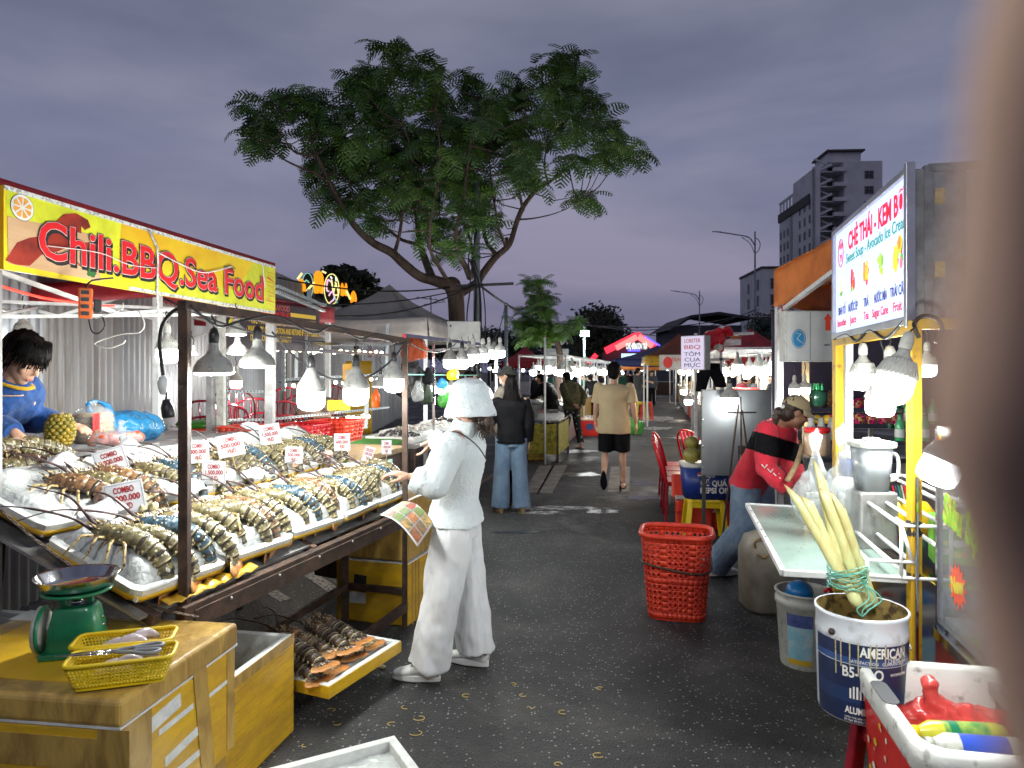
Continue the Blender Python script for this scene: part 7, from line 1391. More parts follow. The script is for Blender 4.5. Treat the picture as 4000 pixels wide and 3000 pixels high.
MB().box((GL/2, .0, .58), (GL, .025, .15)).build('red_kick_panel', mat('maroon_panel', (.16, .012, .015), .3, coat=.4), gk); MB().box((GL/2, .01, .28), (GL, .02, .44)).build('printed_base', mat('green_yellow_print', (.32, .36, .02), .45, col2=(.10, .20, .02), vs=4), gk); MB().box((GL/2, -.012, .492), (GL, .03, .03)).build('base_rail', m_galv, gk)
MB().box((GL/2, .62, .72), (GL, 1.2, .02)).build('inner_floor', m_steel, gk); MB().box((GL/2, 1.22, .9), (GL, .02, 1.1)).build('back_panel', m_gp, gk); MB().lathe([(.16, .735), (.18, .75), (.17, .78)], 28, M=T(.55, .3, 0)).build('round_dish', m_steel, gk)
m_lst = mat('lime_sticker', (.22, .62, .02), .4, col2=(.18, .55, .02)); m_yst = mat('yellow_sticker', (.80, .70, .04), .4); m_rst = mat('orange_red_sticker', (.80, .07, .02), .4, col2=(.72, .05, .02))
for dx, (mm, bo) in enumerate(((m_yst, .006), (m_lst, .001))): text('Siêu Sạch', .15, mm, gk, M=T(.26, -.004-.002*dx, 1.12) @ RY(R(8)), width=.40+bo, bold=bo, ext=.0005)
for dx, (mm, bo) in enumerate(((m_yst, .006), (m_rst, .001))): text('V', .17, mm, gk, M=T(.055, -.004-.002*dx, 1.34), bold=bo, ext=.0005)
star = []
for i in range(26): a = 6.2832*i/26; r_ = .082 if i % 2 == 0 else .055; star.append((.19+r_*math.cos(a)*1.0, .90+r_*math.sin(a)*1.0))
flat('star_sticker', star, -.0045, m_rst, par=gk); text('New', .075, m_yst, gk, M=T(.19, -.0065, .90) @ RY(R(-12)), bold=.003, width=.115, ext=.0004); text('lạnh', .09, m_navy, gk, M=T(.16, -.006, .33), shear=.2)
for i in range(6): MB().tube([(.10+.05*i, .5, .90+.03*i), (.42+.05*i, .25, .84+.03*i)], .006, 6).build('inner_rod', m_whitep, gk)
oc = thing('orange_canopy', 'faded orange tarpaulin canopy with a drooping edge left of the light box', 'tent', V3((0, 0, 0)))
c0, c1, c2, c3 = at(1672, 582, 5.6), at(1805, 498, 4.35), V3((3.9, 4.4, 2.75)), V3((3.9, 7.6, 2.45))
c1b = V3((2.2, 3.6, 2.62))
k = MB()
def oc_f(u, v): a = c0.lerp(c1b, u); b = c3.lerp(c2, u); p = a.lerp(b, v); p.z += .04*noise.noise(V3((u*5, v*5, 1)))+.22*math.sin(math.pi*v)*.8; return p
k.grid(oc_f, 16, 12); k.build('canopy_cloth', m_orgt, oc, solid=.005)
k = MB(); dn = (c1b-c0).normalized(); nn_ = V3((-dn.y, dn.x, 0)).normalized()
def oc_v(u, v): p = c0.lerp(c1b, u); h = .30-.04*u; p.z -= h*v; return p+nn_*(.018*math.sin(u*13)*v+.02*noise.noise(V3((u*6, v*2, 5))))
k.grid(oc_v, 30, 6); k.build('valance', m_orgt, oc, solid=.004)
k = MB(); k.grid(lambda u, v: c0.lerp(c3, u)+V3((.01*math.sin(u*20)*v, 0, -.28*v)), 20, 4); k.build('valance', m_orgt, oc, solid=.004)
lg = at(1683, 665, 5.7); MB().bar((lg.x, lg.y, 0), (lg.x, lg.y, 2.22), .052).build('leg', m_whitep, oc); MB().bar((lg.x, lg.y, 2.12), RP(1.5, .1, 2.3), .03).build('rail', m_whitep, oc); MB().bar((lg.x+.1, lg.y, 1.95), (lg.x+.55, lg.y-.7, 2.25), .025).build('brace', m_whitep, oc)
MB().bar((lg.x+.13, lg.y-.2, 0), (lg.x+.13, lg.y-.2, 2.05), .04).build('inner_leg', m_stick, oc)
o = MB().tube(bez([at(u, v, 5.5) for u, v in ((1688, 660), (1696, 700), (1712, 735), (1720, 760), (1738, 775))], 4), .005, 5).build('red_wire', m_dred); tag(o, 'thin red wire trailing down beside the white canopy leg', 'wire')
fb_ = thing('white_cabinet_panel', 'white cabinet door with a round blue emblem and a red up arrow', 'cabinet', M=Matrix.Translation(at(1752, 726, 4.9)) @ RZ(R(3)) @ S(.86, .86, .95)); MB().box((0, .06, 0), (.42, .11, .37)).build('case', m_wplas, fb_, bevel=.004); MB().box((0, -.003, 0), (.40, .006, .35)).build('door', mat('clean_white_paint', (.55, .56, .55), .45, col2=(.45, .46, .45), vs=5), fb_); MB().box((-.01, -.0072, 0), (.003, .002, .35)).build('door_gap', m_blk, fb_)
m_emb = mat('blue_emblem', (.03, .25, .50), .5); MB().tube([(-.105+.055*math.cos(a*.2618), -.009, -.02+.068*math.sin(a*.2618)) for a in range(25)], .003, 5).build('emblem_ring', m_emb, fb_); disc('emblem_disc', -.105, -.02, .047, .060, -.0085, m_emb, par=fb_); 
MB().tube([(-.13, -.012, .02), (-.09, -.012, .015), (-.12, -.012, -.02), (-.07, -.012, -.055)], .006, 5, fl=.3).build('emblem_stroke', m_whp, fb_)
flat('red_arrow', [(.115, .04), (.155, .04), (.155, .12), (.172, .12), (.135, .165), (.098, .12), (.115, .12)], -.0085, m_rst, par=fb_); text('INST', .022, m_navy, fb_, M=T(.13, -.009, -.065))
for (u, v, W_) in ((1716, 830, 5), (1738, 828, 4)): bulb('rib', at(u, v-20, 5.3), 'bright round bulb above the tan cap, %s' % ('left one' if u < 1720 else 'right one'), W_, cord=at(u, 760, 5.3), sc=.62)

# ---- foreground right: bucket, stool, sugar cane, cooler, pails
ped = stool('dark red plastic stool under the paint bucket', Matrix.Translation(V3((1.265, 2.24, 0))) @ RZ(R(15)), m_chaird, .54, .26)
bk = thing('paint_bucket', 'navy printed metal paint bucket holding sugar cane', 'bucket', M=Matrix.Translation(V3((1.145, 2.33, .545))) @ RZ(R(-2)) @ S(.92)); m_wtin = mat('scratched_white_tin', (.60, .62, .66), .35, .2, col2=(.42, .42, .42), vs=12, lo=.3, hi=.45); m_rin = mat('rusty_tin_inside', (.25, .18, .06), .55, .3, col2=(.06, .035, .015), vs=22, lo=.4, hi=.5)
RB = .150
k = MB(); k.lathe([(RB*.93, 0), (RB*.95, .01), (RB, .28), (RB*1.012, .287), (RB*1.0, .295), (RB*1.0, .345), (RB*1.03, .352), (RB*1.03, .362), (RB*.985, .362)], 40); k.build('tin', m_wtin, bk); MB().lathe([(RB*.985, .361), (RB*.97, .30), (RB*.93, .02), (.005, .015)], 36).build('inside', m_rin, bk)
m_navp = mat('navy_label', (.015, .025, .075), .35, col2=(.012, .018, .05), vs=5); m_navb = mat('mid_blue_label', (.03, .07, .20), .35)
def cyl(name, a0, a1, z0, z1, r_, m): k = MB(); n = 24; k.grid(lambda u, v: (r_*math.cos(a0+(a1-a0)*u), r_*math.sin(a0+(a1-a0)*u), z0+(z1-z0)*v), n, 1); return k.build(name, m, bk)
A_, B_ = R(-182), R(-28); rr_ = lambda z: RB*(.95+.05*z/.28)
def cyl2(name, a0, a1, z0, z1, off, m): k = MB(); k.grid(lambda u, v: ((rr_(z0+(z1-z0)*v)+off)*math.cos(a0+(a1-a0)*u), (rr_(z0+(z1-z0)*v)+off)*math.sin(a0+(a1-a0)*u), z0+(z1-z0)*v), 28, 1); return k.build(name, m, bk)
cyl2('label', A_, B_, .005, .275, .001, m_navp); cyl2('label_band', A_, B_, .205, .228, .0016, m_navb); cyl2('label_stripe', A_, B_, .204, .2055, .002, m_whp)
for i in range(8): cyl2('label_line', A_, B_, .075+.006*i, .077+.006*i, .0015, m_navb)
def wrap(s_, size, ac, z, m, w, off=.0022, bold=0, **k_):
 o = text(s_, size, m, bk, width=w, ext=.0002, bold=bold, **k_); 
 for v in o.data.vertices: x, y, zz = v.co; r_ = rr_(z)+off-y; a = ac+x/r_; v.co = (r_*math.cos(a), r_*math.sin(a), z+zz)
 return o
wrap('AMERICAN', .046, R(-84), .250, m_whp, .165, bold=.0012); wrap('CHEMICALS', .022, R(-66), .226, m_whp, .080); wrap('SATISFACTION   GUARANTEED', .014, R(-92), .216, m_whp, .19, .003); wrap('B5-PRO', .050, R(-112), .176, m_whp, .13, bold=.001); wrap('WATERPROOFING', .013, R(-64), .178, m_whp, .07); wrap('IDEAL', .022, R(-72), .085, m_whp, .05, bold=.001); wrap('ALUMINUM', .032, R(-112), .046, m_whp, .11, bold=.0008)
wrap('WITH THE APERTURE SURFACE', .009, R(-112), .022, m_whp, .115); wrap('BY MAY BE RESISTANT TO GET', .009, R(-112), .012, m_whp, .115)
for i in range(9): cyl2('label_tower', R(-128+4.2*i), R(-125.8+4.2*i), .088, .10+.04*abs(math.sin(i*1.7+.6)), .0026, m_whp)
for i, (a, z0, z1) in enumerate(((-146, .16, .285), (-139, .19, .285), (-128, .20, .28), (-118, .17, .285), (-104, .15, .28), (-97, .2, .285), (-86, .21, .284), (-60, .18, .285))): cyl2('paint_drip', R(a), R(a+1.6), z0, z1, .0036, m_cream)
for a in (-150, 30): MB().ell(((RB+.006)*math.cos(R(a)), (RB+.006)*math.sin(R(a)), .30), (.012, .012, .012), n=10, k=6).build('handle_lug', m_rust, bk)
MB().tube(bez([((RB+.012)*math.cos(R(30)), (RB+.012)*math.sin(R(30)), .30), (RB*1.1*math.cos(R(10)), RB*1.1*math.sin(R(10)), .26), (RB*1.1*math.cos(R(-10)), RB*1.1*math.sin(R(-10)), .22)], 4), .0035, 6).build('handle', m_galv, bk)
for i, s_ in enumerate(('S', 'O', 'S', 'Q')): wrap(s_, .03, R(-196), .19-.045*i, m_navy, .022)
m_cane = mat('peeled_sugar_cane', (.60, .62, .30), .4, col2=(.50, .40, .16), vs=8, stretch=(3, 3, .3), coat=.3); m_cend = mat('cut_cane_end', (.62, .42, .20), .7, col2=(.45, .28, .12), vs=70)
bw = bk.matrix_world.translation
CN = [((1718, 1068), (1855, 1308), .036, 'leftmost sugar cane stick with a slanted cut'), ((1742, 1078), (1850, 1300), .030, 'sugar cane stick with a round cut end behind the leftmost'), ((1770, 1018), (1822, 1270), .030, 'tallest sugar cane stick reaching above the bundle'), ((1782, 1062), (1868, 1312), .036, 'thick pale sugar cane stick in the middle of the bundle'), ((1810, 1082), (1890, 1308), .028, 'rightmost sugar cane stick with a round cut end')]
for i, (a, b, w_, lab) in enumerate(CN):
 p, q = at(a[0], a[1], 2.32-.02*i), at(b[0], b[1], 2.27+.02*i); q.z = max(q.z, .58); d = (q-p).normalized(); L = (q-p).length; t = thing('sugar_cane', lab, 'sugar cane', p, group='sugar cane sticks in the paint bucket'); x = d.cross(V3((0, 1, 0))).normalized(); y = x.cross(d).normalized(); k = MB(); rings = []; n = 14
 for j in range(n+1):
  u = j/n; r_ = w_/2*(1+(.10 if j % 5 == 3 else 0))*(.90 if j == 0 else 1); c = d*L*u
  rings.append((c+(x*.0), x*r_, y*r_))
 k.loft(rings, 12); 
 for v in k.v[:12]: v += d*((v.dot(x))/(w_/2)*(.05 if i % 2 == 0 else .02))
 k.build('stalk', m_cane, t); e = MB(); e.add([v*1.0-d*.0012 for v in k.v[:12]], [tuple(range(12))]); e.build('cut_end', m_cend, t, solid=.001)
tr_ = thing('raffia_tie', 'green raffia string wound round the sugar cane bundle', 'string', at(1830, 1245, 2.29)); m_raf = mat('green_raffia', (.14, .42, .32), .5, col2=(.08, .28, .22), vs=30)
for i in range(11): a0 = rq.uniform(0, 6); z = -.028+.006*i; MB().tube([(.062*math.cos(a0+j*.55), .05*math.sin(a0+j*.55), z+.010*math.sin(j+i)) for j in range(13)], .0028, 5, fl=.5).build('strand', m_raf, tr_)
for i in range(3): MB().tube(bez([(.03, -.055, -.01), (.035+.02*i, -.07, -.05), (.0+.02*i, -.065, -.085), (.02, -.06, -.11)], 5), .0024, 5).build('loose_end', m_raf, tr_)
pl = thing('blue_white_pail', 'white plastic pail with faded blue label under the glass shelf', 'bucket', V3((1.655, 4.02, 0))); RP_ = .150; k = MB(); k.lathe([(RP_*.84, 0), (RP_*.86, .012), (RP_, .34), (RP_*1.06, .345), (RP_*1.06, .372), (RP_*1.02, .375), (RP_*1.02, .40), (RP_*1.07, .405), (RP_*1.07, .415), (RP_*.98, .415)], 36); k.lathe([(RP_*.98, .415), (RP_*.95, .34), (RP_*.8, .05)], 36); k.build('pail', m_wplas, pl)
def cylp(name, a0, a1, z0, z1, off, m): k = MB(); f = lambda z: RP_*(.86+.14*z/.34)+off; k.grid(lambda u, v: (f(z0+(z1-z0)*v)*math.cos(a0+(a1-a0)*u), f(z0+(z1-z0)*v)*math.sin(a0+(a1-a0)*u), z0+(z1-z0)*v+.0), 24, 1); return k.build(name, m, pl)
cylp('blue_band', R(-150), R(-95), .22, .31, .001, mat('navy_faded', (.03, .05, .22), .5, col2=(.10, .13, .30), vs=20)); cylp('pale_blue_print', R(-150), R(-95), .05, .24, .0016, mat('pale_blue_faded', (.20, .48, .62), .5, col2=(.45, .58, .62), vs=14)); cylp('blue_band', R(-75), R(-30), .20, .31, .001, m_navb); cylp('pale_blue_print', R(-75), R(-30), .03, .21, .0016, mat('pale_blue_worn', (.25, .50, .62), .5, col2=(.50, .60, .62), vs=12)); cylp('yellow_foot_print', R(-150), R(-95), .03, .06, .0022, m_mang)
o = MB().ell((0, 0, 0), (.075, .075, .06), n=20, k=12).build('blue_bowl', mat('bright_blue_plastic', (.01, .18, .50), .3)); o.location = V3((1.62, 4.0, .41)); tag(o, 'bright blue round plastic bowl inside the pail', 'bowl'); o = MB().tube([(0, 0, 0), (.03, 0, .02), (.05, 0, -.02)], .012, 8).build('red_ladle', m_dred); o.location = V3((1.74, 3.96, .42)); tag(o, 'small red ladle sticking out of the pail', 'ladle')
br_ = thing('plastic_barrel', 'dirty beige plastic barrel below the far end of the glass shelf', 'barrel', V3((1.80, 4.95, 0))); m_brl = mat('dirty_beige_plastic', (.36, .33, .26), .55, col2=(.22, .20, .15), vs=6, bump=.1); MB().loft([((0, 0, 0), (.17, 0, 0), (0, .15, 0)), ((0, 0, .03), (.20, 0, 0), (0, .17, 0)), ((0, 0, .40), (.205, 0, 0), (0, .175, 0)), ((0, 0, .50), (.17, 0, 0), (0, .14, 0)), ((0, 0, .54), (.08, 0, 0), (0, .07, 0))], 24, p=.6).build('barrel', m_brl, br_); MB().tube(bez([(-.14, -.12, .44), (-.16, -.16, .50), (-.10, -.18, .53), (-.04, -.17, .47), (-.10, -.185, .40), (-.15, -.17, .42)], 5), .007, 6).build('wire_handle', mat('brass_wire', (.35, .20, .05), .4), br_)
co = thing('red_cooler', 'open red ice cooler with a thick white rim in the right corner', 'cooler', M=Matrix.Translation(V3((1.262, 1.962, .29))) @ RZ(R(-11.3))); CW, CD, CH = .44, .58, .44; m_cr = mat('red_cooler_plastic', (.62, .02, .012), .35, col2=(.50, .012, .01), vs=5, coat=.2); m_crim = mat('grimy_white_rim', (.66, .66, .62), .55, col2=(.22, .21, .19), vs=16, lo=.32, hi=.44, bump=.12)
k = MB(); pts = [(rrect(CW, CD, .06, i/48)) for i in range(49)]
k.add([(x*.86, y*.88, 0) for x, y in pts]+[(x*.97, y*.98, CH-.07) for x, y in pts], [(i, i+1, 49+i+1, 49+i) for i in range(48)], 0, True); k.build('body', m_cr, co)
k = MB(); prof = [(.985, CH-.075), (1.015, CH-.07), (1.02, CH-.012), (1.0, CH), (.90, CH), (.865, CH-.012), (.84, CH-.10), (.80, .06)]
k.add([(x*q, y*(q+(1-q)*.25), z) for q, z in prof for x, y in pts], [(j*49+i, j*49+i+1, (j+1)*49+i+1, (j+1)*49+i) for j in range(len(prof)-1) for i in range(48)], 0, True); k.prism([(x*.80, y*.84) for x, y in pts[:-1]], .05, .06); k.build('rim', m_crim, co)
k = MB(); k.prism([(rrect(.045, .15, .02, i/24)) for i in range(24)], CH+.0005, CH+.003); k.build('rim_slot', m_dk2, co, M=T(-CW*.468, .03, 0)); MB().ell((.0, -CD*.485, .30), (.018, .012, .018)).build('screw', m_rust, co)
for i in range(26):
 yy, zz = rq.uniform(-.25, .2), rq.uniform(.04, .34); s_ = rq.uniform(.004, .022); mm = (m_whp, m_mang, m_conch)[i % 3]; xx = -CW/2*(.86+.11*zz/(CH-.07)); k = MB(); n = 10; k.add([(xx-.004, yy+s_*math.cos(6.2832*j/n), zz+s_*.8*math.sin(6.2832*j/n)) for j in range(n)], [tuple(range(n))[::-1]]); k.build('printed_flower', mm, co)
ic = MB(); ic.grid(lambda u, v: ((u-.5)*.35, (v-.5)*.48, .26+.03*noise.noise(V3((u*5, v*5, 8)))), 20, 24); ic.build('ice_fill', m_ice, co)
CM = Matrix.Translation(V3((1.262, 1.962, .29))) @ RZ(R(-11.3))
rbg = thing('red_bag', 'knotted translucent red plastic bag in the red cooler', 'bag', M=CM @ T(-.02, .13, .33)); b = MB(); b.ell((0, 0, 0), (.13, .09, .06), n=20, k=10); b.tube([(-.02, 0, .03), (-.03, 0, .08), (-.03, 0, .115)], [.05, .014, .026], 10); b.ell((.09, -.01, .0), (.09, .08, .05)); remesh(b, 'bag_film', m_bagr, rbg, .007, 2, [(.022, 16, 16, 16), (.01, 40, 40, 40)])
def lyingbottle(lab, y, z, L, r_, mats, cols, dx=0, a=0):
 dx -= .03
 t = thing('drink_bottle', lab, 'bottle', M=CM @ T(dx, y, z) @ RZ(a) @ RY(R(90))); pr = [(.006, -L/2), (r_*.5, -L/2), (r_*.55, -L/2+.02), (r_, -L/2+.05), (r_, L/2-.03), (r_*.9, L/2-.005), (r_*.5, L/2)]; MB().lathe(pr, 20, cap=True).build('bottle', mats[0], t); MB().lathe([(r_*1.01, -L*.18), (r_*1.01, L*.30)], 20).build('label', mats[1], t)
 if cols: MB().lathe([(r_*1.02, -L*.12), (r_*1.02, -L*.02)], 20).build('label_band', cols, t)
 MB().lathe([(r_*.56, -L/2-.004), (r_*.56, -L/2+.018)], 14, cap=True).build('cap', mats[2], t)
m_glb = mat('green_juice_label', (.03, .22, .05), .35, col2=(.35, .45, .08), vs=30); m_ylb = mat('yellow_green_bottle', (.55, .52, .04), .25, coat=.5)
lyingbottle('yellow and green juice bottle lying beside the red bag', .045, .335, .25, .033, (m_ylb, m_glb, m_yelpl), m_dred if False else m_green, .02, R(6)); lyingbottle('white bottle with blue label lying in the middle of the cooler', -.045, .345, .25, .031, (m_wplas, mat('blue_bottle_label', (.03, .08, .50), .3), m_wplas), None, .03, R(3)); lyingbottle('green tea bottle lying nearest in the cooler', -.105, .322, .24, .026, (m_ylb, m_glb, m_green), m_wlab, .07, R(0)); lyingbottle('orange drink bottle half hidden at the cooler back', .02, .31, .24, .03, (m_orp2, m_ylb, m_dred), None, .10, R(4))
o = foam_box('dark crate under the red cooler', CM @ T(0, 0, -.29), .34, .46, .288, outer=m_dk, open_=False)
basket('tall_basket', 'tall orange-red plastic basket with oval holes tied with brown rope, standing in the lane', 'basket', Matrix.Translation(V3((1.12, 4.83, 0))) @ RZ(R(-14)), .47, .40, .56, .80, m_bask, 40, 14, .29, .018, r=.11, maskf=lambda i, j: 0 < j < 13 and j != 6 and (i % 20) not in (0, 5, 10, 15)) 
ob = [o for o in bpy.data.objects if o.name.startswith('tall_basket')][0]; MB().tube([(lambda p: (p[0]*1.03, p[1]*1.03, .37+.018*math.sin(i*.3)-.0006*i))(rrect(.47*.94, .40*.94, .10, i/48)) for i in range(49)], .008, 6, cap=False).build('rope', m_rust, ob)
ys = stool('yellow plastic stool under the blue cooler', Matrix.Translation(V3((1.88, 6.95, 0))) @ RZ(R(-8)), m_yelpl, .42, .34)
bc_ = thing('blue_cooler', 'blue cooler box printed pepsi with open white top holding coconuts', 'cooler', M=Matrix.Translation(V3((1.90, 6.95, .425))) @ RZ(R(-6))); m_bcl = mat('deep_blue_plastic', (.012, .035, .21), .4, col2=(.01, .025, .15), vs=5); MB().loft([((0, 0, 0), (.22, 0, 0), (0, .17, 0)), ((0, 0, .30), (.245, 0, 0), (0, .19, 0))], 28, p=.38).build('body', m_bcl, bc_); MB().loft([((0, 0, .30), (.25, 0, 0), (0, .195, 0)), ((0, 0, .33), (.25, 0, 0), (0, .195, 0))], 28, p=.38).build('rim', m_wplas, bc_)
text('pepsi', .06, m_whp, bc_, M=T(.00, -.192, .235), width=.10, bold=.001, align='CENTER'); text('ĐÃ QUÁ', .072, m_whp, bc_, M=T(.04, -.186, .155), width=.25, bold=.003); text('PEPSI ƠI!', .072, m_whp, bc_, M=T(.045, -.183, .085), width=.26, bold=.003)
disc('logo_disc', -.085, .237, .026, .026, -.190, m_whp, par=bc_, n=20); disc('logo_red', -.085, .240, .023, .022, -.1912, m_dred, par=bc_, n=20, a0=.2, a1=3.3); disc('logo_blue', -.085, .234, .023, .022, -.1912, m_navb, par=bc_, n=20, a0=3.5, a1=6.0)
m_coco = mat('green_coconut', (.26, .22, .04), .45, col2=(.13, .13, .03), vs=6, bump=.15)
for i, (x, y, z, r_) in enumerate(((-.16, -.06, .42, .085), (.04, -.04, .40, .095), (.0, .10, .44, .085), (-.12, .08, .53, .07))): put('coconut', ('young coconut at the left edge of the blue cooler', 'largest yellow-green coconut on the blue cooler', 'coconut behind the largest one on the blue cooler', 'coconut on top of the blue cooler heap')[i], 'coconut', MB().ell((0, 0, 0), (r_, r_, r_*.92), n=18, k=12), m_coco, Matrix.Translation(V3((1.90, 6.95, .425)))@T(x, y, z-.01), 'coconuts on the blue cooler')
rc2 = thing('red_cooler', 'smaller red cooler with its orange-red lid propped open behind the blue one', 'cooler', M=Matrix.Translation(V3((1.90, 7.45, 0))) @ RZ(R(-10)) @ S(.78)); MB().box((0, 0, .21), (.46, .40, .42)).build('body', m_bask, rc2, bevel=.03); MB().box((0, 0, .435), (.48, .42, .03)).build('rim', m_wplas, rc2, bevel=.01); MB().box((0, 0, 0), (.44, .05, .34)).build('lid', m_bask, rc2, bevel=.03, M=T(-.06, .05, .56) @ RX(R(-30))); MB().bar((-.24, -.2, .26), (-.12, -.21, .30), .02).build('handle', m_bask, rc2)
rc3 = thing('red_cooler', 'red cooler box with lettering on the floor behind the yellow stool', 'cooler', M=Matrix.Translation(V3((2.18, 7.5, 0)))); MB().box((0, 0, .16), (.5, .36, .32)).build('body', m_bask, rc3, bevel=.03); text('ICE', .08, m_whp, rc3, M=T(-.12, -.182, .22), bold=.002); MB().box((0, 0, .335), (.5, .36, .03)).build('rim', m_dred, rc3, bevel=.01)
gpn = thing('grey_panel', 'tall dull grey metal panel board standing behind the blue cooler', 'panel', M=Matrix.Translation(V3((2.09, 6.6, 0))) @ RZ(R(-2))); m_gpn = mat('dull_grey_panel', (.20, .215, .225), .38, .35, col2=(.16, .17, .18), vs=2); MB().box((0, 0, 1.08), (.655, .03, .80)).build('board', m_gpn, gpn, bevel=.006)
for x in (-.32, .32):
 for z in (.75, .95, 1.2, 1.4): MB().ell((x, -.017, z), (.008, .006, .008), n=8, k=5).build('rivet', m_steel, gpn)
for x in (-.3, .3): MB().bar((x, .02, 0), (x, .02, .7), .03).build('leg', m_dk, gpn)
MB().box((.08, -.024, .88), (.15, .03, .17)).build('latch_box', m_blk, gpn, bevel=.01); MB().box((.08, -.05, .82), (.13, .02, .12)).build('latch_plate', m_galv, gpn)
tp_ = thing('folding_tripod', 'thin dark folding stand leaning before the grey panel', 'stand', V3((1.95, 6.35, 0)))
for a, b in (((-.12, -.1, 0), (.08, .02, 1.35)), ((.28, .0, 0), (.12, .04, 1.3)), ((.10, -.02, .55), (.10, .02, 1.42)), ((-.02, .02, 1.28), (.24, .02, 1.28)), ((0, -.05, .55), (.24, 0, .52))): MB().bar(a, b, .014).build('tube', m_rust, tp_)
bulb('cone', at(1576, 812, 6.5), 'grey cone lamp glowing over the top of the grey panel', 7, cord=at(1574, 780, 6.5), sc=1.15)
ch_lab = ['red chair nearest the coolers in the lane-side row', 'red chair second nearest in the lane-side row', 'third red chair of the lane-side row', 'farthest red chair of the lane-side row', 'red chair on the table side with its back to the grey panel', 'second red chair on the table side']
cc_ = plastic_chair(ch_lab[0], Matrix.Translation(V3((1.90, 7.95, 0))) @ RZ(R(-98)), m_chair, m_chaird, 'red plastic chairs right of the lane')
for i, (x, y, a) in enumerate(((1.98, 8.40, -95), (2.07, 8.85, -97), (2.16, 9.3, -90), (2.62, 9.8, -60), (2.55, 8.9, 80))): dup(cc_, label=ch_lab[i+1], M=Matrix.Translation(V3((x, y, 0))) @ RZ(R(a)))
for i, (x, y) in enumerate(((2.52, 8.2), (2.66, 9.35))):
 t = thing('low_table', ('nearer', 'farther')[i]+' small maroon table with a white top beside the red chairs', 'table', V3((x, y, 0))); MB().box((0, 0, .70), (.62, .5, .03)).build('table_top', m_whitep, t, bevel=.008); MB().box((0, 0, .63), (.58, .46, .11)).build('apron', m_chaird, t); [MB().bar((a*.26, b*.2, .6), (a*.28, b*.22, 0), .05).build('leg', m_chaird, t) for a in (-1, 1) for b in (-1, 1)]
fg = thing('photographer_hand', 'blurred finger of the photographer covering the right edge', 'hand', V3((0, 0, EYE))); k = MB(); Yf = .056
pts = [at(u, v, Yf)-V3((0, 0, EYE)) for u, v in ((2350, -160), (2262, 200), (2205, 520), (2178, 830), (2190, 1080), (2262, 1380), (2400, 1800))]
q_ = bez(pts, 5); k.tube(q_, [.0052+.0006*math.sin(i*.5) for i in range(len(q_))], 18); k.build('index_finger', mat('dim_skin', (.38, .25, .20), .8, col2=(.34, .22, .17), spec=.1), fg)
# ================================================================ REST OF THE MARKET
DL = V3((.2011, .9796, 0)); DT = V3((-.9796, .2011, 0)); RD = -math.atan2(DL.x, DL.y); B0_ = V3((1.35, 2.83, 0))
def LL(s, t, z=0): p = A0+DL*s+DT*t; p.z = z; return p
def RL(s, t, z=0): p = B0_+DL*s-DT*t; p.z = z; return p
def ML(s, t, z=0, a=0): return Matrix.Translation(LL(s, t, z)) @ RZ(RD+a)
def MRR(s, t, z=0, a=0): return Matrix.Translation(RL(s, t, z)) @ RZ(RD+a)
def sY(Y): return (Y-2.69)/.9796
ru = random.Random(77)
m_sea = [mat('clam_shells', (.50, .44, .34), .4, col2=(.20, .15, .10), vs=30), mat('pink_prawns', (.55, .25, .16), .35, col2=(.35, .14, .09), vs=30), mat('white_squid_rings', (.62, .58, .55), .3), mat('dark_mussels', (.03, .035, .05), .25, col2=(.08, .07, .06), vs=30), mat('orange_food', (.62, .26, .05), .4, col2=(.42, .12, .03), vs=20), mat('green_vegetable', (.07, .28, .04), .5, col2=(.04, .14, .03), vs=20), mat('golden_skewers', (.55, .36, .10), .4, col2=(.34, .18, .05), vs=30)]
def heap(name, label, M, w, d, h, mi, n=60, r=.022, tm=None, cat='tray', group=None):
 t = thing(name, label, cat, M=M, group=group); tm = tm or m_foam; k = MB(); k.box((0, 0, .012), (w, d, .024)); [k.box(c, s_) for c, s_ in (((0, d/2, .03), (w, .014, .05)), ((0, -d/2, .03), (w, .014, .05)), ((w/2, 0, .03), (.014, d, .05)), ((-w/2, 0, .03), (.014, d, .05)))]; k.build('tray', tm, t)
 q = MB()
 for i in range(n):
  x, y = ru.gauss(0, .22)*w, ru.gauss(0, .22)*d; x = max(-w*.44, min(w*.44, x)); y = max(-d*.44, min(d*.44, y)); z = .03+h*max(0, 1-(x/w*2)**2)*max(0, 1-(y/d*2)**2)*ru.uniform(.6, 1); a = ru.uniform(0, 3.14)
  q.ell((x, y, z), (r*ru.uniform(.6, 1.3), r*ru.uniform(.6, 1.3), r*.6), m=ru.randrange(len(mi)), n=6, k=4, ax=(V3((math.cos(a), math.sin(a), .2)), V3((-math.sin(a), math.cos(a), 0)), V3((0, 0, 1))))
 q.build('seafood_heap', [m_sea[i] for i in mi], t)['kind'] = 'stuff'; return t
def table(label, M, w, d, h, top, leg, side=None, group=None):
 t = thing('market_table', label, 'table', M=M, group=group); MB().box((0, 0, h-.02), (w, d, .04)).build('table_top', top, t, bevel=.004)
 for x in (-1, 1):
  for y in (-1, 1): MB().bar((x*(w/2-.03), y*(d/2-.03), 0), (x*(w/2-.03), y*(d/2-.03), h-.04), .035).build('leg', leg, t)
  MB().bar((x*(w/2-.03), -d/2+.03, .22), (x*(w/2-.03), d/2-.03, .22), .03).build('rail', leg, t)
 if side: MB().box((w/2-.02, 0, h*.55), (.012, d-.08, h*.72)).build('side_sheet', side, t); MB().box((0, -d/2+.02, h*.55), (w-.08, .012, h*.72)).build('side_sheet', side, t)
 return t
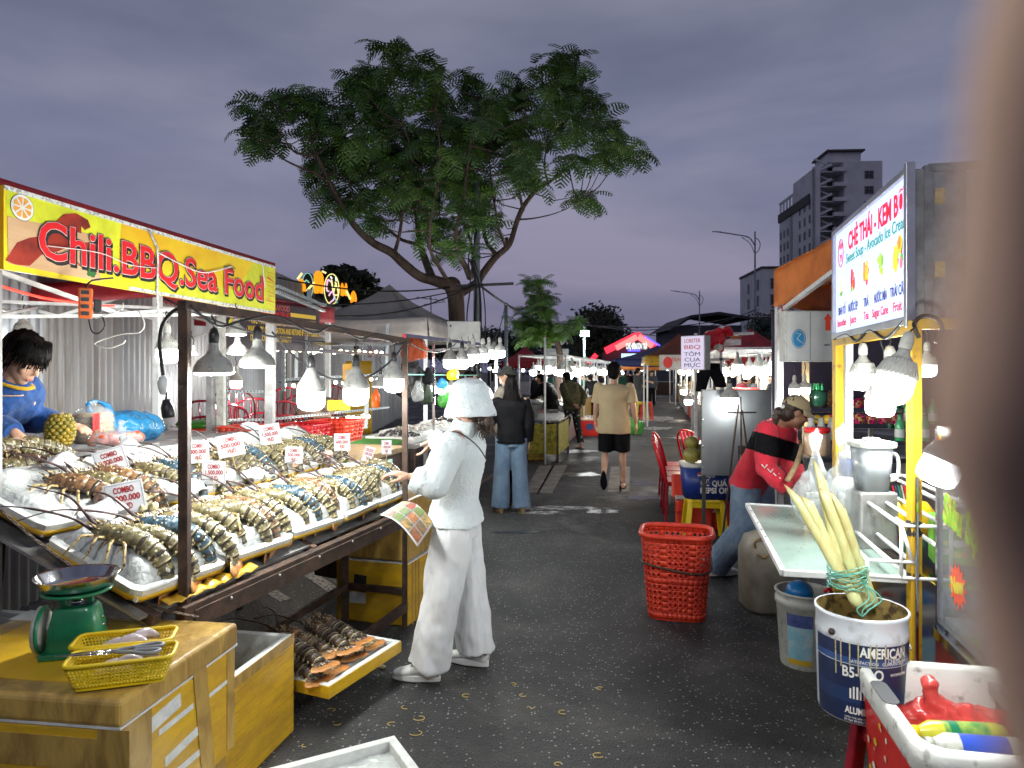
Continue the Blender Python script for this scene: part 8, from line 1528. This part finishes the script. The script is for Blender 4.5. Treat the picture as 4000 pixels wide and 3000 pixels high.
m_slot = mat('slotted_blue_grey_angle', (.36, .42, .46), .5, .4, col2=(.26, .30, .33), vs=8); m_hole = mat('slot_hole', (.02, .02, .02), .8, col2=(.02, .02, .02))
sf = thing('slotted_frame', 'blue-grey slotted angle iron frame of the neighbouring stall', 'frame', LP(2.9, 1.4, 0, 0))
def slot(a, b, w=.036):
 a, b = V3(a)-sf.location, V3(b)-sf.location; o = MB().bar(a, b, w, w*.5).build('slotted_bar', m_slot, sf); d = b-a; n = int(d.length/.05); k = MB(); dn = d.normalized(); s_ = dn.cross(V3((0, 0, 1))) if abs(dn.z) < .9 else V3((1, 0, 0)); s_.normalize(); c = V3((0, 0, 1)) if abs(dn.z) < .9 else V3((0, -1, 0)); 
 for i in range(n): p = a+dn*(.03+.05*i); k.bar(p-dn*.010, p+dn*.010, .009 if abs(dn.z) < .9 else w*1.03, w*.53 if abs(dn.z) < .9 else .009) if abs(dn.z) > .9 else k.bar(p-dn*.010, p+dn*.010, w*1.03, .009)
 k.build('slots', m_hole, o)
W_ = lambda u, v, Y: at(u, v, Y)
for a, b in (((488, 940, 5.6), (484, 690, 5.6)), ((590, 935, 6.3), (590, 700, 6.3)), ((640, 820, 8.2), (641, 735, 8.2)), ((612, 845, 7.0), (612, 720, 7.0)), ((668, 700, 6.7), (668, 625, 6.7)), ((790, 925, 6.6), (792, 870, 6.6)), ((834, 830, 8.8), (838, 700, 8.8)), ((703, 800, 7.5), (702, 655, 7.5)), ((486, 845, 5.6), (592, 847, 6.3)), ((486, 908, 5.6), (592, 906, 6.3)), ((500, 738, 6.8), (834, 747, 8.8)), ((604, 820, 7.0), (838, 808, 8.8)), ((590, 905, 5.5), (838, 880, 7.6)), ((596, 618, 5.0), (700, 660, 6.8)), ((596, 630, 5.0), (700, 672, 6.8))): slot(W_(*a), W_(*b))
MB().bar(W_(582, 975, 4.9)-sf.location, W_(586, 690, 4.9)-sf.location, .055).build('grey_post', m_galv, sf); MB().bar(W_(478, 960, 5.2)-sf.location, W_(478, 660, 5.2)-sf.location, .05).build('grey_post', m_wplas, sf)
for i, (a, b, n, dz) in enumerate((((500, 748, 6.8), (830, 757, 8.8), 22, 0), ((604, 826, 7.0), (836, 814, 8.8), 14, 0), ((600, 914, 5.5), (800, 892, 6.8), 16, 0))):
 p, q = W_(*a), W_(*b); t = thing('string_lights', ('upper', 'middle', 'lower')[i]+' string of small warm lights along the slotted frame', 'string lights', p); MB().tube([V3((0, 0, 0)), q-p], .006, 5).build('wire', m_rub, t)
 for j in range(n): c = (q-p)*((j+.5)/n); MB().ell(c-V3((0, 0, .03+.012*math.sin(j*2.1))), (.022, .022, .022), n=8, k=5).build('small_bulb', m_litw if j % 3 else m_lit, t)
 l = bpy.data.lights.new('lamp', 'POINT'); l.energy = 13; l.color = (1, .90, .76); l.shadow_soft_size = .1; o = bpy.data.objects.new('lamp', l); COL.objects.link(o); o.parent = t; o.location = (q-p)*.5-V3((0, .15, .15))
b0, b1 = W_(486, 700, 5.5), W_(690, 712, 6.7); bd = (b1-b0); bd.z = 0; BLn = bd.length; bd.normalize(); kb = thing('black_banner', 'black banner with yellow lettering about trade and warranty under the red canopy', 'banner', M=frame((b0+b1)/2, bd, V3((-bd.y, bd.x, 0)), V3((0, 0, 1)))); HB = .40
MB().box((0, .004, 0), (BLn, .006, HB)).build('sheet', mat('black_banner_sheet', (.035, .022, .03), .35, coat=.2), kb); m_yg = mat('yellow_lettering', (.75, .50, .04), .45, col2=(.70, .45, .04)); m_rg = mat('red_white_lettering', (.60, .10, .10), .5)
for i, (s_, w_, z, m, x) in enumerate((('DURIAN SEAFOOD', .62, .165, m_rg, -.05), ('VIETNAM FRUIT', .50, .105, m_dred, 0), ('- TRADE WITH CONSCIENCE', .66, .035, m_yg, -.12), ('- WARRANTY COMPENSATION AND RETUND IF THE PRODUCT', 1.42, -.035, m_yg, .12), ('DOES NOT ENSURE QUALITY', .75, -.105, m_yg, -.07))): text(s_, .07, m, kb, M=T(x, -.002, z), width=w_*BLn/1.75, ext=.0005, bold=.001)
MB().box((BLn*.30, -.0015, .12), (BLn*.30, .002, .035)).build('yellow_bar', m_yg, kb); MB().box((BLn*.30, -.0015, .065), (BLn*.30, .002, .035)).build('yellow_bar', m_yg, kb)
for q in range(7): disc('printed_flower', -BLn*.42+.03*math.cos(q), .02+.05*math.sin(q*1.9), .035, .045, -.001-.0002*q, (m_yg, m_orp, m_navb, m_lime)[q % 4], par=kb, n=12)
tent('second dark red canopy with a squared corner, right behind the yellow banner', Matrix.Translation(V3((-2.95, 6.25, 0))) @ RZ(R(-12)), 1.7, 2.6, 2.30, 2.55, m_redt, val=.15, sag=.04)
tent('grey peaked canopy tent with a drooping valance left of the tree trunk', Matrix.Translation(V3((-1.95, 11.3, 0))) @ RZ(R(-12)), 2.15, 2.6, 2.40, 3.03, m_greyt, val=.26, sag=.16)
m_turf = mat('artificial_turf', (.05, .30, .02), .8, col2=(.03, .17, .015), vs=60, bump=1, bs=200)
tt = thing('turf_table', 'counter topped with bright green artificial turf beyond the price cards', 'table', LP(3.1, .7, 0, 0)); k = MB(); zt_ = 1.04
P4 = [W_(668, 985, 5.0), W_(745, 1005, 4.85), W_(876, 945, 6.3), W_(800, 940, 6.8)]
for p in P4: p.z = zt_
c_ = tt.location; k.prism([((p-c_).x, (p-c_).y) for p in P4], zt_-.02, zt_); k.build('turf', m_turf, tt, bevel=.003); k = MB(); k.prism([((p-c_).x, (p-c_).y) for p in P4], zt_-.10, zt_-.022); k.build('frame', m_blk, tt); k = MB(); k.prism([((p-c_).x*.94, (p-c_).y*.94) for p in P4], .2, zt_-.105); k.build('cabinet', m_rust, tt)
p, q = P4[1].copy(), P4[2].copy(); d = (q-p).normalized(); du = thing('durian_sign', 'pale green sign with red lettering VIETNAM\'S BEST DURIAN under the turf', 'sign', M=frame((p.lerp(q, .36))+V3((.015, -.01, -.21)), d, V3((-d.y, d.x, 0)), V3((0, 0, 1)))); MB().box((0, 0, 0), (.95, .02, .20)).build('board', glow('pale_lit_board', (.45, .75, .62), .55), du)
text("VIETNAM'S BEST DURIAN", .09, m_dred, du, M=T(.06, -.012, .03), width=.74, bold=.001); text('FRUIT EXPORT', .04, m_grp, du, M=T(.1, -.012, -.05), width=.4)
for i in range(8): disc('printed_leaf', -.38+.03*math.cos(i*2.2), .0+.05*math.sin(i*1.7), .022, .014, -.0115-.0003*i, m_grp, par=du, n=10)
for (lab, u, v, Y, w, m) in (('long red crate before the slotted frame, leftmost', 552, 955, 5.1, .42, m_bask), ('ribbed red crate in the middle behind the price cards', 650, 950, 5.2, .34, m_chair), ('orange-red crate with cloth on the wooden board', 725, 938, 5.6, .36, m_bask)):
 t = basket('red_crate', lab, 'crate', Matrix.Translation(W_(u, v+14, Y)) @ RZ(R(-14)), w, .34, .16, .9, m, 30, 5, .30, .007, r=.03, sq=True, maskf=lambda i, j: j in (1, 2, 3) and i % 2 == 0)
table('wooden board counter under the red crates', Matrix.Translation(V3((-1.65, 5.45, 0))) @ RZ(R(-14)), 1.5, .8, .98 if False else 1.06, m_stick, m_rust)
bgk = thing('net_bag', 'brown net bag with a lime leaflet on the lower light string shelf', 'bag', W_(690, 898, 6.4)); b = MB(); b.ell((0, 0, .09), (.17, .12, .10), n=18, k=10); b.ell((-.12, 0, .05), (.10, .1, .06)); remesh(b, 'bag_film', mat('brown_net', (.22, .15, .12), .6, col2=(.10, .07, .06), vs=25, bump=.6, bs=30), bgk, .012, 2, [(.03, 9, 9, 9)]); MB().box((.20, -.1, .10), (.2, .01, .09)).build('leaflet', m_lime, bgk)
cst = [(452, 7.0), (505, 7.25), (560, 7.6), (610, 8.0), (655, 8.5), (700, 9.0), (430, 7.5), (478, 8.2)]
for i, (u, Y) in enumerate(cst[:6]):
 for j in range(3):
  p = V3(((u-CU)/F*Y, Y, .15*j+.22+.10*(i % 2))); w_ = ('lowest', 'middle', 'top')[j]; lab = '%s maroon chair of the %s stack from the left by the tin fence' % (w_, ('first', 'second', 'third', 'fourth', 'fifth', 'sixth')[i])
  M = Matrix.Translation(p) @ RZ(R(20+ru.uniform(-14, 14)))
  if i == 0 and j == 0: cm = plastic_chair(lab, M, m_chaird, m_chaird, 'maroon chairs stacked by the tin fence')
  else: dup(cm, label=lab, M=M)
for i in range(2): o = MB().lathe([(.02, 0), (.20, .0), (.22, .03), (.20, .05)], 24, cap=True).build('round_tray', m_turf if i == 0 else m_bask); o.location = W_((440, 452)[i], (922, 935)[i], 6.0); tag(o, ('green round tray left of the slotted frame', 'dark red round tray under the green one')[i], 'tray')
table('dark grey counter with ice trays left of the girl in white', ML(4.7, .75), .8, 2.2, 1.0, m_galv, m_rust); table('second dark counter further along behind the red post', ML(7.0, .85), .8, 1.8, .98, m_galv, m_rust)
for i in range(7): heap('seafood_tray', ('tray of %s on the dark grey counter, %s' % (('black mussels', 'clams', 'pale squid', 'mixed shells', 'dark fish', 'prawns', 'oysters')[i], ('nearest', 'second', 'third', 'fourth', 'fifth', 'sixth', 'farthest')[i])), ML(3.9+.62*i, .62+.12*(i % 2), 1.0), .46, .42, .07, [(3,), (0, 2), (2,), (0, 3), (3, 3), (1,), (3, 0)][i], 50)
ic2 = heap('orange_sauce_tray', 'white tray with food tongs beside the orange squeeze bottle', ML(3.5, 1.35, 1.08), .3, .3, .03, (1, 2), 30); o = MB().lathe([(.035, 0), (.037, .10), (.02, .13), (.006, .17)], 14, cap=True).build('squeeze_bottle', m_orp2); o.location = W_(812, 880, 6.0); tag(o, 'orange squeeze bottle standing behind the turf counter', 'bottle')
rp = thing('red_post_frame', 'thin frame of red wrapped post and steel rails carrying bulbs', 'frame', LL(4.2, 0)); RP0 = LL(4.2, 0)
def rb_(a, b, w, m, n='rail'): MB().bar(LL(*a)-RP0, LL(*b)-RP0, w).build(n, m, rp)
rb_((3.6, .45, 0), (3.6, .45, 1.98), .03, m_dred, 'red_post'); rb_((3.6, .45, 1.97), (6.4, .25, 1.97), .03, m_steel); rb_((6.4, .25, 0), (6.4, .25, 1.97), .03, m_steel, 'post'); rb_((4.6, .5, 0), (4.6, .5, 1.95), .025, m_steel, 'post'); rb_((3.6, 1.4, 0), (3.6, 1.4, 2.0), .03, m_steel, 'post'); rb_((3.6, .45, 1.9), (3.6, 1.4, 1.9), .025, m_steel); rb_((3.6, 1.5, 1.85), (6.4, 1.5, 1.85), .03, m_steel); rb_((3.8, .5, 1.62), (6.2, .45, 1.60), .012, m_raf); rb_((6.4, .25, 1.97), (6.4, 1.5, 1.9), .025, m_steel)
zb = lambda v, Y: EYE-(v-HV)/F*Y
for i, (u, v, Y, W, kd, sc_) in enumerate(((972, 738, 6.6, 5, 'dome', .95), (998, 738, 6.9, 6, 'dome', 1.0), (1012, 740, 7.1, 0, 'rib', .95), (1022, 728, 7.0, 8, 'rib', 1.05), (1043, 730, 7.3, 7, 'rib', 1.0), (1056, 728, 7.9, 0, 'rib', .9), (1068, 728, 8.1, 5, 'dome', .95), (1080, 728, 8.0, 0, 'rib', .95))):
 bulb(kd, at(u, v, Y), 'glowing bulb in the close row above the bucket hat, %s from the left' % ('first', 'second', 'third', 'fourth', 'fifth', 'sixth', 'seventh', 'last')[i], W, cord=at(u, 728-i*.5 if v > 730 else v-6, Y), sc=sc_)
bulb('rib', at(1035, 818, 7.6), 'single bulb tilted to the right below the close row', 10, cord=at(1028, 790, 7.6), sc=1.0, rot=(0, R(-25), 0))
for i, u in enumerate((938, 955, 975, 990, 1005, 1018)): bulb('far', at(u, 812+(i % 2)*4, 9.2), 'small ribbed bulb low behind the third stall, %s of the lower row' % ('first', 'second', 'third', 'fourth', 'fifth', 'sixth')[i], 13 if i % 2 else 0, cord=at(u, 800, 9.2), sc=1.0)
for (lab, u, v, Y, w, h, m) in (('green plastic bag hanging in the third stall', 962, 858, 6.8, .075, .18, m_bagg), ('blue bag tied above the green one', 955, 828, 6.9, .06, .10, m_bagb), ('pale film roll hanging beside the red post', 903, 845, 6.8, .06, .20, m_bagc), ('clear bag fluttering beside the blue bag', 985, 842, 6.8, .07, .12, m_bagc), ('dark green sack hanging by the red post', 922, 850, 7.0, .06, .22, m_leafd), ('black bag hung under the green cord', 925, 812, 7.0, .06, .16, m_black), ('yellow rubber gloves on the green cord', 978, 806, 6.9, .06, .13, m_yelpl), ('rust orange cloth bunch at the top of the red post', 896, 752, 6.9, .14, .22, cloth('rust_cloth', (.30, .06, .025), None, .6, 30)), ('dark raincoat hanging on the tin fence', 888, 815, 9.5, .22, .55, m_blk)):
 t = thing('hanging_bag' if 'bag' in lab or 'sack' in lab else 'hanging_cloth', lab, 'bag' if 'bag' in lab or 'sack' in lab else 'cloth', at(u, v, Y)); b = MB(); b.loft([((0, 0, h*.5), (w*.25, 0, 0), (0, w*.2, 0)), ((0, 0, h*.35), (w*.5, 0, 0), (0, w*.4, 0)), ((0, 0, 0), (w, 0, 0), (0, w*.6, 0)), ((0, 0, -h*.4), (w*.9, 0, 0), (0, w*.5, 0)), ((0, 0, -h*.5), (w*.4, 0, 0), (0, w*.2, 0))], 14); remesh(b, 'cloth', m, t, max(.008, h*.03), 2, [(w*.25, 12, 12, 5), (w*.1, 30, 30, 14)])
yp = MB(); yp.grid(lambda u, v: (.10*math.cos(3.14*u)*(1+.0*v), .02*math.sin(3.14*u), 1.05*v), 8, 10); o = yp.build('yellow_surf_board', m_yelp, solid=.01); o.location = V3((-2.2, 10.2, .75)); o.scale = (1.8, 1, 1); tag(o, 'tall yellow perforated panel leaning on the tin fence', 'panel')
qp = thing('notice_plate', 'orange notice plate hung on the slotted frame', 'plate', M=Matrix.Translation(at(755, 808, 7.6)) @ RZ(R(-20)) ); MB().box((0, 0, 0), (.16, .01, .22)).build('plate', mat('orange_plate', (.66, .36, .03), .5), qp); MB().box((0, -.006, .0), (.09, .002, .09)).build('grey_square', m_galv, qp)
for (lab, u, v, Y) in (('slim poster with small pictures on the tin fence, left one', 800, 745, 9.5), ('slim blue poster on the tin fence, right one', 835, 750, 10.5)): o = MB().box((0, 0, 0), (.18, .01, .34)).build('poster', mat('poster_print', (.35, .45, .60), .5, col2=(.40, .10, .10), vs=14)); o.location = at(u, v, Y); o.rotation_euler = (0, 0, R(-60)); tag(o, lab, 'poster')
fc = table('steel fish counter with yellow netted side at the lane edge', ML(sY(13.6), .30), .62, 1.6, .76, m_steel, m_rust, side=mat('yellow_netting', (.42, .36, .03), .6, col2=(.14, .13, .02), vs=16))
ff = thing('foam_fish_board', 'white foam slab loaded with dark fish on the steel counter', 'tray', M=ML(sY(13.6), .25, .78)); MB().loft([((0, -.35, .0), (.22, 0, 0), (0, .0, .06)), ((0, .0, .02), (.26, 0, 0), (0, 0, .08)), ((0, .4, .0), (.2, 0, 0), (0, 0, .06))], 14, p=.6).build('slab', m_foam, ff)
for i in range(16): MB().loft([((ru.uniform(-.15, .2), -.3+.045*i, .10), (.0, .035, 0), (0, 0, .02)), ((ru.uniform(-.3, -.1), -.28+.045*i, .12), (0, .01, 0), (0, 0, .006))], 8).build('fish', m_sea[3] if i % 3 else m_sea[1], ff)
cr = thing('white_post', 'thin white post standing before the steel fish counter', 'post', gr(1177, 802+2531/12.6)); MB().tube([(0, 0, 0), (0, 0, 2.25)], .020, 10).build('pole', m_whitep, cr)
for i, (z, h) in enumerate(((0, .19), (.195, .30))):
 t = thing('yellow_crate', ('lower', 'upper')[i]+' yellow slatted crate stacked by the white post', 'crate', M=Matrix.Translation(gr(1158, 802+2531/13.3)+V3((0, 0, z)))); MB().box((0, 0, h/2), (.34, .3, h)).build('crate', m_yelp, t, bevel=.008); [MB().box((0, -.152, h*(.25+.22*j)), (.32, .004, h*.08)).build('slat', m_yelpl, t) for j in range(3)]
gb_ = MB().lathe([(.10, 0), (.14, .45), (.145, .46)], 16, cap=True).build('green_bin', m_green); gb_.location = gr(1142, 802+2531/14.2); tag(gb_, 'dark green bin beside the yellow crates', 'bin')
rcx = thing('red_cooler', 'red cooler with pale lid on the ground right of the patterned trousers', 'cooler', M=Matrix.Translation(gr(1272, 941)) @ RZ(R(-4))); MB().box((0, 0, .20), (.56, .36, .40)).build('body', m_cr, rcx, bevel=.02); MB().box((0, 0, .42), (.60, .40, .05)).build('lid', m_conch, rcx, bevel=.015); disc('printed_mark', .02, .24, .10, .09, -.182, m_navb, par=rcx, n=12)
for i in range(3): MB().ell((-.08+.1*i, 0, .48), (.07, .06, .05)).build('bundle', m_bagc, rcx)
gbg = thing('green_bag', 'bulging green bag on the lane behind the beige T-shirt man', 'bag', gr(1372, 938)); b = MB(); b.ell((0, 0, .20), (.24, .2, .22)); remesh(b, 'bag_film', m_bagg, gbg, .02, 2, [(.06, 6, 6, 6)])
GL_, GR_ = 'bulbs crowded over the far left stalls', 'bulbs crowded over the far right stalls'
def far_stall(label, M, L, W, zt, topm, posts=m_whitep, rail=m_whitep, lite=None):
 t = thing('market_stall', label, 'stall', M=M); MB().box((0, 0, .45), (W, L, .86)).build('counter', topm, t, bevel=.01); MB().box((0, 0, .895), (W+.06, L+.06, .03)).build('counter_top', m_galv, t)
 for x in (-1, 1):
  for y in (-1, 1): MB().bar((x*(W/2+.02), y*L/2, 0), (x*(W/2+.02), y*L/2, zt), .035).build('post', posts, t)
  MB().bar((x*(W/2+.02), -L/2, zt), (x*(W/2+.02), L/2, zt), .035).build('rail', rail, t)
 for y in (-1, 0, 1): MB().bar((-W/2, y*L/2, zt-.002), (W/2, y*L/2, zt-.002), .03).build('cross_rail', rail, t)
 return t
sides = [m_galv, m_yelp, m_steel, m_rust, m_green, m_bask]
fl_ = [('first long left stall past the steel fish counter', sY(17), 3.0), ('second left stall with heaps of clams beyond the olive jacket', sY(21), 3.2), ('third left stall far down the lane', sY(25.5), 3.6), ('fourth left stall far down the lane', sY(31), 4.2), ('last left stall before the gate', sY(38), 5)]
nb = 0
for i, (lab, s, L) in enumerate(fl_):
 far_stall(lab, ML(s, .75), L, 1.0, 2.0+.02*i, sides[i % 5])
 for j in range(5): heap('seafood_tray', 'heaped tray of %s, number %s along the %s left stall' % (('clams', 'prawns and lime leaves', 'squid', 'snails and greens', 'mixed shellfish')[j], ('nearest', 'second', 'third', 'fourth', 'farthest')[j], ('first', 'second', 'third', 'fourth', 'last')[i]), ML(s-L*.42+L*.21*j, .72, .91) @ RY(R(14)), .80, .58, .16, [(0, 2), (1, 5, 2), (2,), (0, 5, 4), (0, 1, 2, 5)][(j+i) % 5], 70, .035)
 for j in range(17): 
  nb += 1; bulb('far', LL(s-L*.5+L*j/16+ru.uniform(-.1, .1), ru.choice((.2, .35, .8, 1.15)), 1.98-ru.uniform(0, .16)), 'one of the many glowing bulbs crowded over the far left stalls', 15 if j % 4 == 1 else 0, cord=None, sc=ru.uniform(1.15, 1.7), group=GL_, warm=ru.random() < .12)
fr_ = [('right stall of grilled seafood beside the grey panel', sY(11.2), .55, 2.4), ('second right stall with skewers under the brown canopy', sY(15.5), .7, 3.2), ('third right stall with orange and red goods', sY(20), .8, 3.4), ('fourth right stall far down the lane', sY(25), .8, 4), ('fifth right stall far down the lane', sY(31), .8, 5), ('last right stall before the gate', sY(39), .8, 6)]
for i, (lab, s, t_, L) in enumerate(fr_):
 far_stall(lab, MRR(s, t_), L, .9, 1.98+.02*i, sides[(i+2) % 6])
 for j in range(5): heap('seafood_tray', 'heaped tray of %s, number %s along the %s right stall' % (('golden skewers', 'clams', 'grilled prawns', 'greens and lime', 'orange corn')[j], ('nearest', 'second', 'third', 'fourth', 'farthest')[j], ('first', 'second', 'third', 'fourth', 'fifth', 'last')[i]), MRR(s-L*.42+L*.21*j, t_-.05, .91) @ RY(R(-12)), .74, .45, .15, [(6, 4), (0,), (1, 6), (5, 0), (4, 6)][(j+i) % 5], 60, .032)
 for j in range(15):
  bulb('far', RL(s-L*.5+L*j/14+ru.uniform(-.1, .1), t_+ru.choice((-.4, -.2, .2, .45)), 1.96-ru.uniform(0, .16)), 'one of the many glowing bulbs crowded over the far right stalls', 15 if j % 4 == 1 else 0, sc=ru.uniform(1.1, 1.6), group=GR_, warm=ru.random() < .25)
for i, (u, Y) in enumerate(((1580, 14), (1600, 16), (1620, 13), (1640, 15), (1655, 18), (1590, 20), (1612, 22), (1635, 20), (1560, 18), (1570, 24), (1650, 24), (1545, 16), (1665, 14), (1600, 26))):
 bulb('far', at(u, 766+ru.uniform(0, 22), Y), 'one of the glowing bulbs over the second rank of stalls at the right', 10 if i % 3 == 0 else 0, sc=ru.uniform(1.0, 1.4), group='bulbs over the second rank at the right', warm=i % 4 == 0)
for i, (u, Y) in enumerate(((1575, 17), (1625, 19), (1650, 26))): far_stall(('second rank stall behind the grey panel', 'second rank stall behind the white shirt man', 'rear stall of the second rank')[i], Matrix.Translation(gr(u, HV+2531/Y)) @ RZ(RD), 2.4, 1.6, 2.05, sides[i])
for (lab, u, Y, w, ze, zp, m, mv) in (('brown-orange peaked tent with a mustard valance right of the market gate', 1466, 22, 2.1, 2.12, 2.82, mat('brown_orange_fabric', (.22, .05, .02), .6, col2=(.15, .035, .015), vs=2), m_yelp), ('bright red peaked tent nearest the white canopy leg', 1622, 21, 2.3, 2.15, 2.92, m_redt, m_redt), ('orange tent tip behind the bright red tent', 1590, 30, 2.4, 2.5, 3.25, m_orgt, m_orgt), ('dark blue tent beside the brown-orange one', 1420, 30, 3.6, 2.15, 2.75, m_bluet, m_bluet), ('orange tent under the glowing gate', 1385, 36, 3.2, 2.0, 2.5, m_orgt, m_orgt), ('low dark blue tent at the end of the lane', 1330, 42, 4.4, 2.0, 2.35, m_bluet, m_bluet), ('blue tent at the far end left of the beige man', 1262, 44, 3.6, 1.9, 2.2, m_bluet, m_orgt), ('small red tent behind the young feathery tree', 1135, 34, 2.0, 2.1, 2.85, m_redt, m_redt), ('blue tent low behind the bright red tent', 1655, 27, 2.4, 2.0, 2.3, m_bluet, m_bluet)):
 tent(lab, Matrix.Translation(gr(u, HV+2531/Y)) @ RZ(RD+R(4)), w, w, ze, zp, m, mv, val=.28, sag=.10, truss=Y < 31)
hf = thing('hanger_frame', 'white steel frame with rails above the grey panel', 'frame', at(1530, 800, 9.3)); HF = hf.location.copy()
for a, b in (((1503, 960, 9.3), (1503, 720, 9.3)), ((1557, 940, 9.3), (1557, 715, 9.3)), ((1503, 745, 9.3), (1600, 742, 9.3)), ((1557, 722, 9.3), (1628, 720, 9.3)), ((1557, 735, 9.3), (1600, 736, 9.3)), ((1500, 778, 9.3), (1575, 776, 9.3))): MB().bar(at(*a)-HF, at(*b)-HF, .035).build('bar', m_whitep, hf)
ls_ = thing('light_box_sign', 'small white and lilac light box sign with pink lettering beside the hanging shorts', 'sign', M=Matrix.Translation(at(1497, 762, 9.0)) @ RZ(R(-50))); MB().box((0, .05, 0), (.36, .12, .44)).build('case', m_galv, ls_, bevel=.004); MB().box((0, -.013, 0), (.34, .006, .42)).build('lit_face', glow('lilac_lit_face', (.50, .45, .58), .7), ls_)
for i, (s_, z, m) in enumerate((('LOBSTER', .15, m_dred), ('BBQ', .07, m_dred), ('TÔM', -.02, m_navb), ('CUA', -.09, m_navb), ('MỰC', -.16, m_navb))): text(s_, .07, m, ls_, M=T(0, -.018, z), width=.24)
MB().box((.182, .05, 0), (.004, .11, .42)).build('white_side', m_wplas, ls_)
hs_ = thing('hanging_shorts', 'black shorts hanging from the rail above the grey panel', 'clothes', at(1534, 785, 9.2)); b = MB(); b.loft([((0, 0, 0), (.13, 0, 0), (0, .03, 0)), ((0, 0, -.16), (.15, 0, 0), (0, .035, 0))], 16); b.loft([((-.08, 0, -.12), (.09, 0, 0), (0, .03, 0)), ((-.12, 0, -.36), (.07, 0, 0), (0, .03, 0))], 12); b.loft([((.08, 0, -.12), (.09, 0, 0), (0, .03, 0)), ((.14, 0, -.31), (.08, 0, 0), (0, .03, 0))], 12); remesh(b, 'shorts', m_black, hs_, .01, 2, [(.015, 9, 9, 4)])
rf = thing('red_banner_cloth', 'crumpled red and white cloth tied to the top of the hanger frame', 'cloth', at(1535, 738, 9.2)); b = MB(); b.tube([(-.28, 0, -.02), (-.12, 0, .02), (.05, 0, .10), (.22, 0, .16), (.26, 0, .08)], [.02, .05, .08, .06, .03], 10); b.tube([(.02, 0, .05), (.0, 0, -.08), (-.04, 0, -.20)], [.09, .08, .02], 10); b.tube([(.14, 0, .08), (.12, 0, -.12)], [.08, .04], 10)
remesh(b, 'cloth', [m_chair, m_whp], rf, .012, 2, [(.04, 9, 9, 9)], mf=lambda c, n: 1 if noise.noise(c*7) > .22 else 0)
rcr = thing('red_crate', 'stack of dark red crates on the right stall under the lamps', 'crate', M=MRR(sY(12.5), .7, .92)); [MB().box((0, 0, .12+.22*i), (.5, .4, .20)).build('crate_layer', m_cr, rcr, bevel=.01) for i in range(2)]
ban2 = thing('food_banner', 'white banner with a red lobster picture under the brown-orange tent', 'banner', M=Matrix.Translation(at(1476, 783, 19.5)) @ RZ(R(-4))); MB().box((0, 0, 0), (1.3, .02, .42)).build('sheet', m_wht, ban2); disc('printed_lobster', -.42, .0, .13, .16, -.0115, m_dred, par=ban2, n=14); text('SEAFOOD', .14, m_dred, ban2, M=T(0, -.012, .08)); text('GRILL', .12, m_dred, ban2, M=T(.05, -.012, -.08)); disc('printed_dish', .5, .0, .12, .16, -.0115, m_orp, par=ban2, n=14)
blu = thing('blue_light_sign', 'small pale blue lit sign above the man in grey', 'sign', at(1364, 772, 34)); MB().box((0, 0, 0), (.95, .1, .36)).build('lit_face', glow('pale_blue_lit', (.5, .8, 1), 1.2), blu)
for (lab, u, Y, m) in (('yellow stool at the right stall beside the grey shirt man', 1386, 24, m_yelpl), ('orange stool at the right stall beside the yellow one', 1396, 24, m_bask)): stool(lab, Matrix.Translation(gr(u, HV+2531/Y)), m, .62, .34)
bulb('rib', at(1478, 820, 10.5), 'warm bulb over the right seafood trays, upper', 12, cord=at(1478, 790, 10.5), warm=True, sc=.9); bulb('rib', at(1487, 850-10, 9.8), 'warm bulb over the right seafood trays, lower', 12, cord=at(1487, 800, 9.8), warm=True, sc=.9)

for i in range(4): far_stall(('left','middle left','middle right','right')[i]+' stall of the bright cross row closing the lane', Matrix.Translation(V3((1.5+3.4*i-1.5, 50+.4*i, 0))) @ RZ(R(78)), 2.8, 1.2, 2.15, sides[i])
for i in range(34):
 bulb('far', V3((-2.2+.5*i+ru.uniform(-.2, .2), 48.5+ru.uniform(-4, 4), 2.05+ru.uniform(-.25, .3))), 'one of the glowing bulbs of the distant cross row at the lane end', 10 if i % 6 == 0 else 0, sc=ru.uniform(1.6, 2.2), group='bulbs of the distant cross row')
cr_c = (m_black, m_dgy, m_grj, m_dgr, m_greyh, m_olive, m_wht, m_pinkc)
for i, (u, Y) in enumerate(((1232, 34), (1246, 40), (1290, 42), (1322, 45), (1340, 40), (1352, 46), (1276, 30), (1372, 44), (1392, 40), (1215, 27), (1408, 34), (1180, 24))):
 far_p('%s in the distant crowd down the lane, %s from the left' % (('shopper in black', 'shopper in dark grey', 'shopper in grey', 'shopper in green', 'shopper in a hood', 'shopper in olive', 'shopper in white', 'shopper in pink')[i % 8], ('third', 'fourth', 'sixth', 'seventh', 'eighth', 'ninth', 'fifth', 'tenth', 'eleventh', 'second', 'twelfth', 'first')[i]), u, Y, ru.uniform(0, 6.28), cr_c[i % 8], m_black, P=bend_ if i % 3 == 0 else {}, vox=.024, s=ru.uniform(.95, 1.05))
bpy.context.view_layer.update()
